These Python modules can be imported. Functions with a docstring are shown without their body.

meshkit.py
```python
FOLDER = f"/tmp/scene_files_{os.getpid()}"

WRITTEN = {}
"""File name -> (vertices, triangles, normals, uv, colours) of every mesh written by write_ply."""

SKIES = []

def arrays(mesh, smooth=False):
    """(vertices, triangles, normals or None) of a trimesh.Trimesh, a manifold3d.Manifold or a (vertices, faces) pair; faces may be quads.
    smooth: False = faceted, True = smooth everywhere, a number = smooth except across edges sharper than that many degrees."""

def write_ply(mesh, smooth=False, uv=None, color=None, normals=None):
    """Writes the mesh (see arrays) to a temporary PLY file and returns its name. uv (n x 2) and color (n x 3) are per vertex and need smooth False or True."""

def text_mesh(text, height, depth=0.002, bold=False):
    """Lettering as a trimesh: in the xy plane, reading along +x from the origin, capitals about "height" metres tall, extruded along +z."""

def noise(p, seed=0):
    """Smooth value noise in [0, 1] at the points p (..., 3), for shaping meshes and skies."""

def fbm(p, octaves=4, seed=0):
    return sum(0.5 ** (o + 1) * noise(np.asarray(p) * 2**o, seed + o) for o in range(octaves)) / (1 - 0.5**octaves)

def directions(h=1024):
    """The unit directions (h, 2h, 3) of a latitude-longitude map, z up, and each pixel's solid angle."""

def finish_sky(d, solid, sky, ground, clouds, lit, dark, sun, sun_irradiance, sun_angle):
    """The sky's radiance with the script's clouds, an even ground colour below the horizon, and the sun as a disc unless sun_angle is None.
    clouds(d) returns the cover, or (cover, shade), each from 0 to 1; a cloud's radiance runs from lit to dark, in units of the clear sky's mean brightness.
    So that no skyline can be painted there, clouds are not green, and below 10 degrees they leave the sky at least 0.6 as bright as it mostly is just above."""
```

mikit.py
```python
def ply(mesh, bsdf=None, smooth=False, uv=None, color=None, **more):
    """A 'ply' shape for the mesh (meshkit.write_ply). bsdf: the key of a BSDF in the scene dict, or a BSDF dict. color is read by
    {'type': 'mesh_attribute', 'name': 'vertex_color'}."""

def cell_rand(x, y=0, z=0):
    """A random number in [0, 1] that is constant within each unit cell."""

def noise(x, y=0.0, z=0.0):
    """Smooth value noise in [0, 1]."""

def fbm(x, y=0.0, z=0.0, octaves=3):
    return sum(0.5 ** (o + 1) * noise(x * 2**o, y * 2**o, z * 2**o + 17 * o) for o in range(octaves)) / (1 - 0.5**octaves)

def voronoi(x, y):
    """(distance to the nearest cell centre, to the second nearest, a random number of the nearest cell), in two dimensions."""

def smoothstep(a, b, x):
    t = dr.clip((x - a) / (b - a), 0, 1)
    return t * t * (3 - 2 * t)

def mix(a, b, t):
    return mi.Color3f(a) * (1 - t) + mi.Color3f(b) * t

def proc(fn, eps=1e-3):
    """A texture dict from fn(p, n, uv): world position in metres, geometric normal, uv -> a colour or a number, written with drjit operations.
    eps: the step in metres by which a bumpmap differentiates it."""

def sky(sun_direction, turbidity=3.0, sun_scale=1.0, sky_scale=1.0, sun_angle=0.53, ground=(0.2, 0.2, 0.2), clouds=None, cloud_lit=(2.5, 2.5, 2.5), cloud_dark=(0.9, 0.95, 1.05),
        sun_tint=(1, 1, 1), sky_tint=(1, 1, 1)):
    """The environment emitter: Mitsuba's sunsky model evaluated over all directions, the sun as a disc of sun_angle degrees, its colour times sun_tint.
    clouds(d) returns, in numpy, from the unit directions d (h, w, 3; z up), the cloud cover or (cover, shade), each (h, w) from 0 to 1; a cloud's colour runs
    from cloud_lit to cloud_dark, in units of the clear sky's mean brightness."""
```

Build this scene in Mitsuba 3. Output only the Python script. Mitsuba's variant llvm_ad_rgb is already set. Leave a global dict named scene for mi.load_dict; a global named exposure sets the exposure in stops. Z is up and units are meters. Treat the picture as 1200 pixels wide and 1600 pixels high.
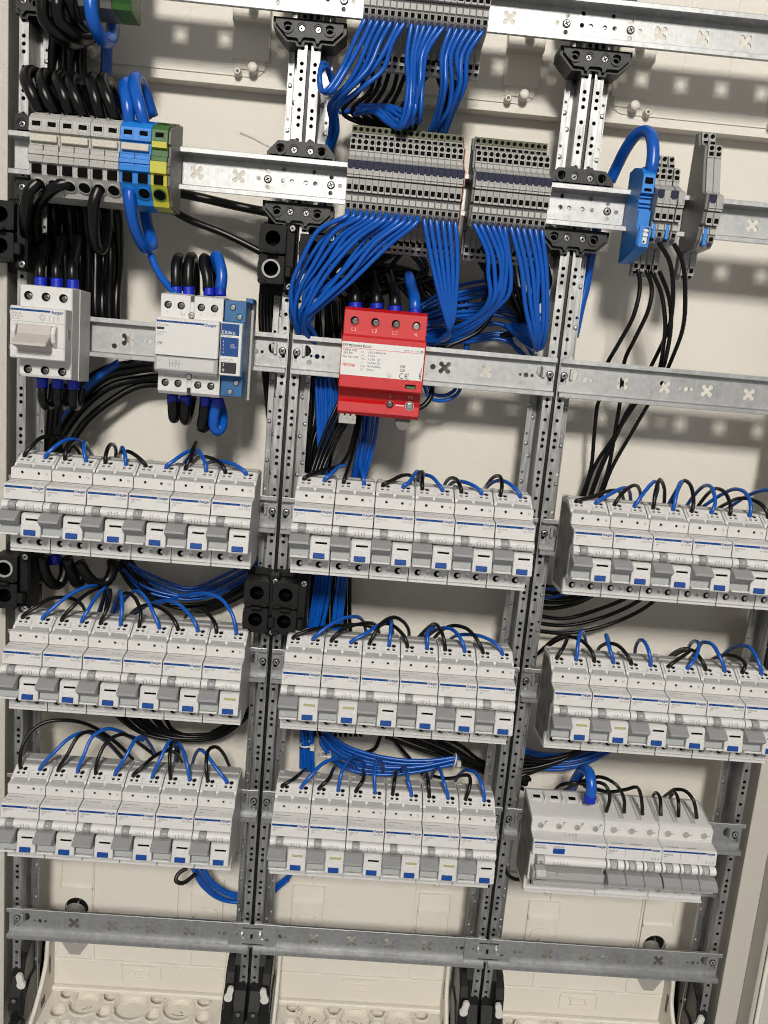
import math, random
import numpy as np, trimesh, shapely
from shapely.geometry import Polygon, Point, box as sbox
from shapely.ops import unary_union
from shapely import affinity
import mitsuba as mi, mikit, meshkit
from mikit import proc, noise, fbm, smoothstep, mix

T = mi.ScalarTransform4f
rng = random.Random(7)
scene, labels = {}, {}
MM = 0.001                      # everything below is written in millimetres, z up, y into the cabinet; z = 0 is the rail of the upper breaker row

# ------------------------------------------------------------------ camera, lamp, room light, exposure
CAM = np.array([323.23, -775.02, 150.75])
FWD, DOWN = np.array([0.03382, 0.98334, -0.17861]), np.array([0.08174, -0.18084, -0.98011])
scene['camera'] = {'type': 'perspective', 'fov': 49.9, 'fov_axis': 'x', 'near_clip': 0.02, 'far_clip': 20.0,
                   'to_world': T().look_at(origin=(CAM * MM).tolist(), target=((CAM + FWD * 1000) * MM).tolist(), up=(-DOWN).tolist())}
exposure = 0.0
LAMP, AIM = np.array([300., -3500., 1950.]), np.array([300., 0., 0.])
scene['ceiling_lamp'] = {'type': 'rectangle', 'to_world': T().look_at(origin=(LAMP * MM).tolist(), target=(AIM * MM).tolist(), up=[0, 0, 1]) @ T().scale([0.26, 0.26, 1]),
                         'bsdf': {'type': 'diffuse', 'reflectance': {'type': 'rgb', 'value': [0.8, 0.8, 0.8]}},
                         'emitter': {'type': 'area', 'radiance': {'type': 'rgb', 'value': [170., 163., 151.]}}}
labels['ceiling_lamp'] = {'label': 'square ceiling lamp panel that lights the open cabinet', 'category': 'lamp'}
scene['room_light'] = {'type': 'constant', 'radiance': {'type': 'rgb', 'value': [0.325, 0.321, 0.312]}}

# ------------------------------------------------------------------ materials
def rgb(*c): return {'type': 'rgb', 'value': list(c)}
def plastic(name, c, a=0.25, ior=1.49):
    scene[name] = {'type': 'twosided', 'bsdf': {'type': 'roughplastic', 'diffuse_reflectance': c if isinstance(c, dict) else rgb(*c), 'alpha': a, 'int_ior': ior, 'nonlinear': False}}
    return name
def metal(name, c, rough, met=1.0):
    scene[name] = {'type': 'twosided', 'bsdf': {'type': 'principled', 'base_color': c if isinstance(c, dict) else rgb(*c), 'roughness': rough, 'metallic': met, 'specular': 0.5}}
    return name
def matte(name, c):
    scene[name] = {'type': 'twosided', 'bsdf': {'type': 'diffuse', 'reflectance': rgb(*c)}}
    return name

def wall_tone(p, n, uv):
    g = fbm(p.x * 9, p.y * 9, p.z * 9)
    s = noise(p.x * 900, p.y * 900, p.z * 900)
    dust = smoothstep(0.985, 1.0, noise(p.x * 260, p.y * 260, p.z * 260))
    return mi.Color3f(0.80, 0.755, 0.67) * (0.95 + 0.08 * g + 0.02 * (s - 0.5)) * (1 - 0.25 * dust)
def zinc_tone(p, n, uv):
    g = noise(p.x * 260, p.y * 260, p.z * 260)
    h = fbm(p.x * 30, p.y * 30, p.z * 12)
    st = noise(p.x * 1500, p.y * 600, p.z * 60)
    return mi.Color3f(0.50, 0.505, 0.505) * (0.66 + 0.22 * g + 0.26 * h + 0.12 * (st - 0.5))
def post_tone(p, n, uv):
    g = noise(p.x * 700, p.y * 700, p.z * 55)
    h = fbm(p.x * 60, p.y * 60, p.z * 14)
    return mi.Color3f(0.46, 0.46, 0.455) * (0.34 + 0.60 * g + 0.42 * h)
def case_tone(p, n, uv):
    g = fbm(p.x * 25, p.y * 25, p.z * 25)
    s = noise(p.x * 1400, p.y * 1400, p.z * 1400)
    return mi.Color3f(0.655, 0.645, 0.63) * (0.96 + 0.06 * g + 0.03 * (s - 0.5))

CREAM = plastic('cream_paint', proc(wall_tone), 0.35)
CREAMP = plastic('cream_plastic', (0.80, 0.755, 0.67), 0.3)
FRAME = plastic('frame_paint', (0.53, 0.50, 0.445), 0.3)
ZINC = metal('zinc', proc(zinc_tone), 0.52, 1.0)
POSTM = metal('post_zinc', proc(post_tone), 0.50, 1.0)
CHROME = metal('bright_steel', (0.72, 0.72, 0.70), 0.22)
WHITE = plastic('case_white', proc(case_tone), 0.28)
BRIGHT = plastic('label_white', (0.71, 0.70, 0.685), 0.28)
WGREY = plastic('warm_grey', (0.46, 0.42, 0.39), 0.28)
LGREY = plastic('terminal_grey', (0.35, 0.345, 0.33), 0.3)
LGREY2 = plastic('terminal_light_grey', (0.42, 0.41, 0.39), 0.3)
DGREY = plastic('side_grey', (0.15, 0.145, 0.135), 0.3)
LEVER = plastic('lever_grey', (0.265, 0.265, 0.27), 0.25)
INNER = plastic('inner_grey', (0.42, 0.42, 0.41), 0.3)
BLACK = plastic('black_plastic', (0.006, 0.006, 0.006), 0.22, 1.42)
GUIDE = plastic('guide_black', (0.004, 0.004, 0.004), 0.42, 1.33)
DARKS = metal('dark_screw', (0.16, 0.16, 0.155), 0.35)
VOID = matte('dark_void', (0.006, 0.006, 0.006))
BLUEW = plastic('blue_insulation', (0.003, 0.082, 0.41), 0.12, 1.5)
BLACKW = plastic('black_insulation', (0.003, 0.003, 0.003), 0.13, 1.42)
FERR = plastic('blue_ferrule', (0.004, 0.02, 0.42), 0.2)
STRIPE = plastic('blue_print', (0.004, 0.055, 0.23), 0.35, 1.35)
BUTTON = plastic('blue_button', (0.004, 0.055, 0.27), 0.3, 1.35)
TBLUE = plastic('terminal_blue', (0.006, 0.19, 0.62), 0.25)
RBLUE = plastic('relay_blue', (0.008, 0.10, 0.26), 0.22)
NAVY = plastic('navy_marker', (0.008, 0.010, 0.042), 0.4, 1.35)
GREEN = plastic('earth_green', (0.035, 0.12, 0.022), 0.25)
YELLOW = plastic('earth_yellow', (0.50, 0.47, 0.035), 0.25)
OLIVE = plastic('earth_olive', (0.075, 0.085, 0.028), 0.25)
FLAG = plastic('flag_yellow', (0.44, 0.425, 0.20), 0.3)
RED = plastic('arrester_red', (0.55, 0.008, 0.012), 0.3)
PINK = plastic('red_print_light', (0.85, 0.52, 0.52), 0.35)
INK = matte('dark_ink', (0.05, 0.05, 0.055))
INKG = matte('grey_ink', (0.22, 0.215, 0.21))
INKR = matte('red_ink', (0.55, 0.05, 0.03))
PEN = matte('red_brown_pen', (0.22, 0.05, 0.035))
BUFF = plastic('buff_marker', (0.58, 0.54, 0.45), 0.35)
ORANGE = plastic('orange_film', (0.50, 0.22, 0.14), 0.3)
CLIPW = plastic('clip_white', (0.62, 0.60, 0.57), 0.25)
PLUG = plastic('plug_grey', (0.36, 0.345, 0.33), 0.3)
scene['clear_flap'] = {'type': 'thindielectric', 'int_ior': 1.5}
CLEAR = 'clear_flap'

# ------------------------------------------------------------------ mesh helpers (millimetres)
def cat(*m):
    out = []
    for a in m: out.extend(a) if isinstance(a, (list, tuple)) else out.append(a)
    return trimesh.util.concatenate(out) if len(out) > 1 else out[0]
def box(x0, x1, y0, y1, z0, z1, b=0.0):
    x0, x1, y0, y1, z0, z1 = min(x0, x1), max(x0, x1), min(y0, y1), max(y0, y1), min(z0, z1), max(z0, z1)
    if b <= 0:
        m = trimesh.creation.box([x1 - x0, y1 - y0, z1 - z0]); m.apply_translation([(x0 + x1) / 2, (y0 + y1) / 2, (z0 + z1) / 2]); return m
    p = []
    for X, sx in ((x0, 1), (x1, -1)):
        for Y, sy in ((y0, 1), (y1, -1)):
            for Z, sz in ((z0, 1), (z1, -1)):
                p += [(X, Y + sy * b, Z + sz * b), (X + sx * b, Y, Z + sz * b), (X + sx * b, Y + sy * b, Z)]
    return trimesh.convex.convex_hull(np.array(p))
def tri_poly(poly):
    v, f = trimesh.creation.triangulate_polygon(poly, engine='earcut'); return np.asarray(v), np.asarray(f)
def prof(pts, x0, x1, b=0.0):
    """A (y, z) outline extruded along x, with its two ends chamfered by b."""
    poly = shapely.geometry.polygon.orient(Polygon(pts).buffer(0))
    c = np.array(poly.exterior.coords)[:-1]
    def cap(cc, x, flip):
        v, f = tri_poly(Polygon(cc)); v3 = np.column_stack([np.full(len(v), x), v])
        return trimesh.Trimesh(v3, f[:, ::-1] if flip else f, process=False)
    rings = [(x0, c), (x1, c)]
    if b > 0:
        d = np.roll(c, -1, 0) - c; d /= np.linalg.norm(d, axis=1, keepdims=True)
        nrm = np.column_stack([d[:, 1], -d[:, 0]]); n0 = np.roll(nrm, 1, 0)
        m = nrm + n0; m /= np.maximum((m * nrm).sum(1, keepdims=True), 0.35)
        ins = c - b * m
        if Polygon(ins).is_valid:
            rings = [(x0, ins), (x0 + b, c), (x1 - b, c), (x1, ins)]
    out = [cap(rings[0][1], x0, True), cap(rings[-1][1], x1, False)]
    k = len(c); i = np.arange(k); j = (i + 1) % k
    for (xa, ca), (xb, cb) in zip(rings[:-1], rings[1:]):
        v = np.vstack([np.column_stack([np.full(k, xa), ca]), np.column_stack([np.full(k, xb), cb])])
        f = np.vstack([np.column_stack([i, j, j + k]), np.column_stack([i, j + k, i + k])])[:, ::-1]
        out.append(trimesh.Trimesh(v, f[:, ::-1], process=False))
    m = trimesh.util.concatenate(out); m.merge_vertices(); return m
def plate(poly, y0, y1):
    """An (x, z) outline with holes, between the depths y0 and y1."""
    y0, y1 = min(y0, y1), max(y0, y1)
    ms = []
    for g in getattr(poly, 'geoms', [poly]):
        if g.is_empty: continue
        m = trimesh.creation.extrude_polygon(g, y1 - y0, engine='earcut')
        v = m.vertices.copy(); m.vertices = np.column_stack([v[:, 0], y1 - v[:, 2], v[:, 1]]); ms.append(m)
    return cat(ms)
def slab(poly, z0, z1):
    """An (x, y) outline between the heights z0 and z1."""
    m = [trimesh.creation.extrude_polygon(g, z1 - z0, engine='earcut') for g in getattr(poly, 'geoms', [poly])]
    m = cat(m); m.apply_translation([0, 0, z0]); return m
def disc(x, z, r, y0, y1, n=20):
    a = np.arange(n) / n * 2 * math.pi
    return plate(Polygon(np.column_stack([x + r * np.cos(a), z + r * np.sin(a)])), y0, y1)
def circ(x, z, r, n=14):
    a = (np.arange(n) + 0.5) / n * 2 * math.pi
    return Polygon(np.column_stack([x + r * np.cos(a), z + r * np.sin(a)]))
def rect(x0, x1, z0, z1): return sbox(min(x0, x1), min(z0, z1), max(x0, x1), max(z0, z1))
def rrect(x0, x1, z0, z1, r): return rect(x0 + r, x1 - r, z0 + r, z1 - r).buffer(r, quad_segs=4)
def lathe(rz, n=20, axis='y'):
    """Revolve (radius, height) pairs; heights run along -y (towards the viewer) or z."""
    m = trimesh.creation.revolve(np.array(rz, float), sections=n)
    if axis == 'y':
        v = m.vertices.copy(); m.vertices = np.column_stack([v[:, 0], -v[:, 2], v[:, 1]])
    return m
def put(m, x=0, y=0, z=0):
    m = m.copy(); m.apply_translation([x, y, z]); return m
def tilt(m, a, b, up, x=0.0):
    """Stand a plate made in the (x, z) plane (front towards -y) on a slope: its z = 0 edge lies at a = (y, z), its z axis runs towards b = (y, z)."""
    a, b = np.array(a, float), np.array(b, float); d = (b - a) / np.linalg.norm(b - a); nn = np.array(up, float); nn -= d * (d @ nn); nn /= np.linalg.norm(nn)
    v = m.vertices; w = np.empty_like(v); w[:, 0] = v[:, 0] + x
    w[:, 1] = a[0] + d[0] * v[:, 2] - nn[0] * v[:, 1]; w[:, 2] = a[1] + d[1] * v[:, 2] - nn[1] * v[:, 1]
    f = m.faces
    M = np.array([[1, 0, 0], [0, -nn[0], d[0]], [0, -nn[1], d[1]]])
    return trimesh.Trimesh(w, f if np.linalg.det(M) > 0 else f[:, ::-1], process=False)
def curve(pts, step=3.0):
    p = np.array(pts, float)
    if len(p) == 2: p = np.vstack([p[0], p.mean(0), p[1]])
    q = np.vstack([2 * p[0] - p[1], p, 2 * p[-1] - p[-2]]); out = []
    for i in range(1, len(q) - 2):
        a, b, c, d = q[i - 1:i + 3]
        ta, tb, tc = (max(np.linalg.norm(v), 1e-6) ** 0.5 for v in (b - a, c - b, d - c))
        m1 = (c - b + tb * ((b - a) / ta - (c - a) / (ta + tb))); m2 = (c - b + tb * ((d - c) / tc - (d - b) / (tb + tc)))
        n = max(3, int(np.linalg.norm(c - b) / step)); t = (np.arange(n) / n)[:, None]
        out.append((2 * t ** 3 - 3 * t ** 2 + 1) * b + (t ** 3 - 2 * t ** 2 + t) * m1 + (-2 * t ** 3 + 3 * t ** 2) * c + (t ** 3 - t ** 2) * m2)
    return np.vstack(out + [p[-1:]])
def tube(pts, r, n=10, step=3.0):
    c = curve(pts, step); t = np.gradient(c, axis=0); t /= np.linalg.norm(t, axis=1, keepdims=True)
    u = np.cross(t[0], [0.31, 0.9, 0.2]); u /= np.linalg.norm(u); rings = []
    a = np.arange(n) / n * 2 * math.pi
    for p, d in zip(c, t):
        u = u - d * (u @ d); u /= np.linalg.norm(u); w = np.cross(d, u)
        rings.append(p + r * (np.cos(a)[:, None] * u + np.sin(a)[:, None] * w))
    k = len(c); v = np.vstack(rings + [c[:1], c[-1:]]); i = np.arange(n); j = (i + 1) % n; f = []
    for s in range(k - 1):
        f.append(np.column_stack([s * n + i, s * n + j, (s + 1) * n + j])); f.append(np.column_stack([s * n + i, (s + 1) * n + j, (s + 1) * n + i]))
    f.append(np.column_stack([j, i, np.full(n, k * n)])); f.append(np.column_stack([(k - 1) * n + i, (k - 1) * n + j, np.full(n, k * n + 1)]))
    return trimesh.Trimesh(v, np.vstack(f), process=False)
def words_mesh(s, h, x, y, z, align='l', bold=False):
    """Printed lettering on a front face at depth y, its base line at height z."""
    m = meshkit.text_mesh(s, h, 0.12, bold)
    v = m.vertices.copy(); w = v[:, 0].max() - v[:, 0].min()
    off = {'l': 0, 'c': -w / 2, 'r': -w}[align] - v[:, 0].min()
    m.vertices = np.column_stack([v[:, 0] + off + x, y - v[:, 2], v[:, 1] + z]); return m

# ------------------------------------------------------------------ scene helpers
def shape(mesh, mat, smooth=False):
    m = mesh.copy(); m.vertices = np.asarray(m.vertices) * MM
    return mikit.ply(m, mat, smooth=smooth)
def fresh(key, table):
    if key not in table: return key
    k = 1
    while f'{key}_{k:03d}' in table: k += 1
    return f'{key}_{k:03d}'
taken = set()
class Thing:
    def __init__(self, name, label, category, group=None, at=(0, 0, 0), kind=None):
        self.key = fresh(name, taken); taken.add(self.key); self.at = at
        d = {'label': label, 'category': category}
        if group: d['group'] = group
        if kind: d = {'kind': kind}
        labels[self.key] = d
    def part(self, name, what, mat=None, smooth=False, at=None, under=None, label=None, kind=None):
        base = f'{under or self.key}__{name}'; key = fresh(base, taken); taken.add(key)
        d = what if isinstance(what, dict) else shape(what, mat, smooth)
        o = np.array(self.at, float) + (np.array(at, float) if at is not None else 0)
        scene[key] = {**d, 'to_world': T().translate((o * MM).tolist())} if np.any(o) else d
        e = {}
        if label: e['label'] = label
        if kind: e['kind'] = kind
        if e: labels[key] = e
        return key
def whole(name, mesh, mat, label, category, group=None, smooth=False, kind=None):
    key = fresh(name, taken); taken.add(key)
    scene[key] = shape(mesh, mat, smooth)
    labels[key] = {'kind': kind} if kind and not label else {k: v for k, v in dict(label=label, category=category, group=group, kind=kind).items() if v}
    return key
ORD = ['first', 'second', 'third', 'fourth', 'fifth', 'sixth', 'seventh', 'eighth', 'ninth', 'tenth', 'eleventh', 'twelfth', 'thirteenth', 'fourteenth', 'fifteenth', 'sixteenth', 'seventeenth', 'eighteenth', 'nineteenth', 'twentieth']
screw_head = cat(lathe([(0, 1.2), (1.6, 1.1), (2.5, 0.5), (2.7, 0), (0, 0)], 16))
def cross_shape(r):
    return affinity.rotate(unary_union([rect(-0.66 * r, 0.66 * r, -0.15 * r, 0.15 * r), rect(-0.15 * r, 0.15 * r, -0.66 * r, 0.66 * r)]), 30, origin=(0, 0))
def cross_screw(r):
    """A pan-head screw with a recessed cross, head towards the viewer, centred on the origin."""
    rim = lathe([(r * 0.62, 0.5 * r), (r * 0.86, 0.42 * r), (r, 0.2 * r), (r, 0)], 18)
    return cat(plate(circ(0, 0, r, 18), 0, -0.12 * r), plate(circ(0, 0, r * 0.74, 18).difference(cross_shape(r)), -0.12 * r, -0.5 * r), rim)
SCREW = shape(cross_screw(2.9), CHROME, 30); RECESS = shape(cat(plate(cross_shape(2.9), -0.15 * 2.9, -0.3 * 2.9), plate(circ(0, 0, 3.5, 18).difference(circ(0, 0, 2.9, 18)), -0.3, 0)), VOID)
def fix(t, at):
    k = t.part('screw', SCREW, at=at); t.part('recess', RECESS, at=at, under=k)
# ------------------------------------------------------------------ the cabinet
WALL, PLATE = 70.0, 52.0
cab = Thing('cabinet', 'open cream distribution cabinet shell behind all the rails', 'cabinet')
cab.part('back_panel', box(-40, 800, WALL, WALL + 3, -640, 620), CREAM)
cab.part('side_panel', cat(box(-90, -6, -2, 2, -640, 620, 0.5), box(-10, -6.0, 2, WALL, -640, 620)), FRAME)
rp = cab.part('side_panel', cat(box(756, 782, -2, 2, -640, 620, 0.6), box(756, 760, 2, WALL, -640, 620)), FRAME)
cab.part('edge_fold', cat(box(779, 784, -26, -2, -640, 620, 1.5), box(784, 840, -26, -22, -640, 620, 0.8)), FRAME, under=rp)
cab.part('door_seal', box(783, 787, -29.5, -26.2, -640, 620, 1.0), CREAMP, under=rp)

# moulded plates behind the uppermost rail, one per field
def peg(h, r, hollow=True):
    return lathe([(r * 0.35, 0), (r * 0.35, h - 2), (r * 0.5, h), (r * 0.8, h), (r, h - 1.0), (r * 1.15, 0)] if hollow else [(0, h), (r * 0.7, h - 0.3), (r, h - 1.5), (r * 1.12, 0)], 18)
PEG_H, PEG_S = shape(peg(9, 3.2), CREAMP, 40), shape(peg(13, 4.2, False), CREAMP, 40)
for k, xo in enumerate((58.0, 308.5, 559.0)):
    t = Thing('cover_plate', ['moulded cream plate behind the thick black cables at the top', 'moulded cream plate behind the top blue wire fan', 'moulded cream plate with cast pegs in the emptier top corner'][k], 'cover plate', at=(xo, 0, 0))
    t.part('sheet', plate(rect(-62, 190, 390, 560), PLATE, WALL), CREAM)
    ring = rrect(-30, 150, 398, 620, 14); t.part('raised_field', plate(ring.intersection(rect(-60, 200, 380, 558)), PLATE - 1.2, PLATE), CREAM)
    t.part('rib', box(34, 34.6, PLATE - 1.8, PLATE - 1.2, 440, 558), CREAM); t.part('rib', box(78, 78.6, PLATE - 1.8, PLATE - 1.2, 440, 558), CREAM)
    for x0, bx, px_, hx in ((118, 137, 138, 124), (-30, -12, -9, 5)):
        b = t.part('bracket', cat(prof([(PLATE, 412), (PLATE - 3.4, 412), (PLATE - 3.4, 440), (PLATE - 13, 441), (PLATE - 13, 460), (PLATE, 463)], x0, x0 + 34, 0.6), box(x0 + 3, x0 + 30, PLATE - 2.6, PLATE, 404, 412)), CREAM)
        t.part('peg', PEG_S, at=(bx, PLATE - 12, 452), under=b); t.part('peg', PEG_S, at=(px_, PLATE, 404)); t.part('peg', PEG_H, at=(hx, PLATE, 400))

# moulded cable-entry trays along the bottom, one per field
def tray(k, xo, wid):
    t = Thing('cable_entry_plate', ['cream cable entry tray below the bottom rail holding a blue scrap', 'cream cable entry tray marked with red brown pen strokes', 'cream cable entry tray beside the right foot'][k], 'cable entry plate', at=(xo, -8, 7))
    F = -590.0
    holes = []
    big = [(52, 50, 19.5), (111, 48, 21), (171, 50, 19.5)]
    q_ = wid / 232.0
    small = [(26, 62, 10), (24, 36, 10), (81, 62, 10), (80, 38, 10), (141, 62, 10), (141, 38, 10), (201, 62, 9.5), (204, 38, 10)] + [(22 + 18 * q, 17, 8.2) for q in range(11)]
    for x, y, r in big + small: holes.append((x * q_, y, r * (0.96 if r < 15 else 0.97)))
    fl = sbox(2, -4, wid - 2, 74)
    for x, y, r in holes: fl = fl.difference(Point(x, y).buffer(r, quad_segs=5))
    t.part('tray_floor', slab(fl, F - 3, F), CREAM)
    for x, y, r in holes:
        a = np.arange(22) / 22 * 2 * math.pi; rr = lambda q: np.column_stack([x + q * np.cos(a), y + q * np.sin(a)])
        m = cat(slab(Polygon(rr(r + 0.6), [rr(r * 0.9)]), F - 7.4, F - 2.2), slab(Polygon(rr(r * 0.92)), F - 8.4, F - 7.0), slab(Polygon(rr(r * 0.8), [rr(r * 0.76)]), F - 7, F - 6.2), slab(Polygon(rr(r + 1.2), [rr(r - 0.9)]), F - 3, F + 1.1))
        kk = t.part('knockout', m, CREAMP)
        if k == 1 and (r > 15 or (y > 55 and x < 90)) or (k == 0 and r > 18 and abs(x - 101) > 8):
            ms = []
            for _ in range(9 if k else 3):
                l = r * rng.uniform(0.12, 0.4); an = rng.uniform(0, 3.14); cx, cy = x + rng.gauss(0, r * 0.25), y + rng.gauss(0, r * 0.22)
                ms.append(slab(affinity.rotate(sbox(cx - l / 2, cy - 0.35, cx + l / 2, cy + 0.35), math.degrees(an)), F - 7.0, F - 6.85))
            t.part('pen_mark', cat(ms), PEN if k else INK, under=kk)
    t.part('rear_panel', cat(box(2, wid - 2, 70, 77, F - 3, -520, 0.8), box(2, wid - 2, 63, 70, F, F + 6, 1.5), box(4, wid - 4, 67.5, 70, -553, -550, 0.6)), CREAM)
    cx = wid / 2
    t.part('latch', cat(plate(rrect(cx - 22, cx + 22, -576, -555, 3).difference(rrect(cx - 21, cx + 21, -577, -556, 2.5)), 68.4, 70), box(cx - 11, cx + 11, 68, 70, -571, -569.8), box(cx - 11, cx + 11, 68, 70, -563, -561.8), box(cx - 9, cx - 7.4, 68, 70, -571, -562), box(cx + 7.4, cx + 9, 68, 70, -571, -562)), CREAMP)
    t.part('window_pocket', cat(plate(rrect(cx - 56, cx + 56, -553, -490, 3).difference(rrect(cx - 53, cx + 53, -550, -487, 2)), 68.5, 73), plate(rect(cx - 44, cx - 22, -556, -549).union(rect(cx + 18, cx + 40, -556, -549)), 67.6, 70)), CREAM)
    ck = [(74, -496), (64, -496), (54, -516), (48, -545), (22, -572), (8, -579), (0, F), (74, F)]
    for s, x in ((1, 0), (-1, wid)):
        c_ = t.part('side_cheek', prof(ck, min(x, x + s * 4), max(x, x + s * 4), 0.8), CREAM)
        t.part('edge_bead', tube([(x + s * 2, 64, -495), (x + s * 2, 54, -515), (x + s * 2, 47.5, -544), (x + s * 2, 22, -571), (x + s * 2, 4, -582)], 2.6, 8), CREAM, True, under=c_)
        t.part('slot', cat(box(x + s * 3.9, x + s * 4.1, 52, 58, -560, -538), box(x + s * 3.9, x + s * 4.1, 30, 42, -584, -574)), BLACK, under=c_)
    t.part('front_rim', box(2, wid - 2, -8, 0, F - 6, F + 3, 1.5), CREAM)
    return t
for k, (xo, wid) in enumerate(((20, 204), (277, 194), (526, 202))): tray(k, xo, wid)
whole('cable_scrap', put(tube([(0, 0, 0), (3, 1, 0.4), (8, 0.5, 0)], 1.6), 192, 47, -586), BLUEW, 'short scrap of blue cable lying in a knockout', 'scrap', smooth=True)

# lower wall mouldings above the trays
for k, (x0, x1, holeb, arch) in enumerate(((22, 226, 30, (174,)), (272, 480, None, (287, 430)), (524, 728, 690, (556,)))):
    t = Thing('wall_moulding', ['cream moulded panel behind the bottom rail, beside the round black opening', 'cream moulded panel behind the bottom rail in the middle field', 'cream moulded panel below the four-pole breaker'][k], 'wall panel')
    pn = rect(x0, x1, -520, -404)
    if holeb: pn = pn.difference(circ(holeb + 16.5, -482, 12.6, 30))
    t.part('panel', plate(pn, WALL - 2.5, WALL), CREAM)
    for x in ((holeb + 34, holeb + 128) if holeb == 30 else (holeb - 4, holeb - 110) if holeb else (arch[0] + 38, arch[1] - 4)): t.part('rib', box(x, x + 1.0, WALL - 4.5, WALL - 2.5, -519, -412), CREAM)
    for x in arch:
        q = t.part('clip_boss', prof([(WALL - 2.5, -436), (WALL - 5, -436), (WALL - 6, -452), (WALL - 10, -454), (WALL - 10, -457), (WALL - 5, -458), (WALL - 4.4, -500), (WALL - 2.5, -500)], x, x + 36, 0.8), CREAM)
        t.part('arch', plate(circ(x + 18, -482, 13, 28).difference(circ(x + 18, -482, 12, 28)).intersection(rect(x, x + 40, -482, -400)).union(rect(x + 5, x + 31, -483, -482)), WALL - 6.2, WALL - 4.2), CREAM, under=q)
        t.part('peg', shape(peg(9, 3.4, False), CREAMP, 40), at=(x + 18, WALL - 2.5, -420))
    if holeb:
        x = holeb; fr = rect(x - 1, x + 34, -500, -458).difference(circ(x + 16.5, -482, 13.2, 30))
        q = t.part('opening_boss', cat(prof([(WALL - 2.5, -420), (WALL - 5, -420), (WALL - 6, -452), (WALL - 9, -454), (WALL - 9, -457), (WALL - 2.5, -458)], x - 1, x + 34, 0.8), plate(fr, WALL - 6, WALL - 2.5)), CREAM)
        t.part('peg', shape(peg(9, 3.4, False), CREAMP, 40), at=(x + 16, WALL - 2.5, -416))
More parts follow.
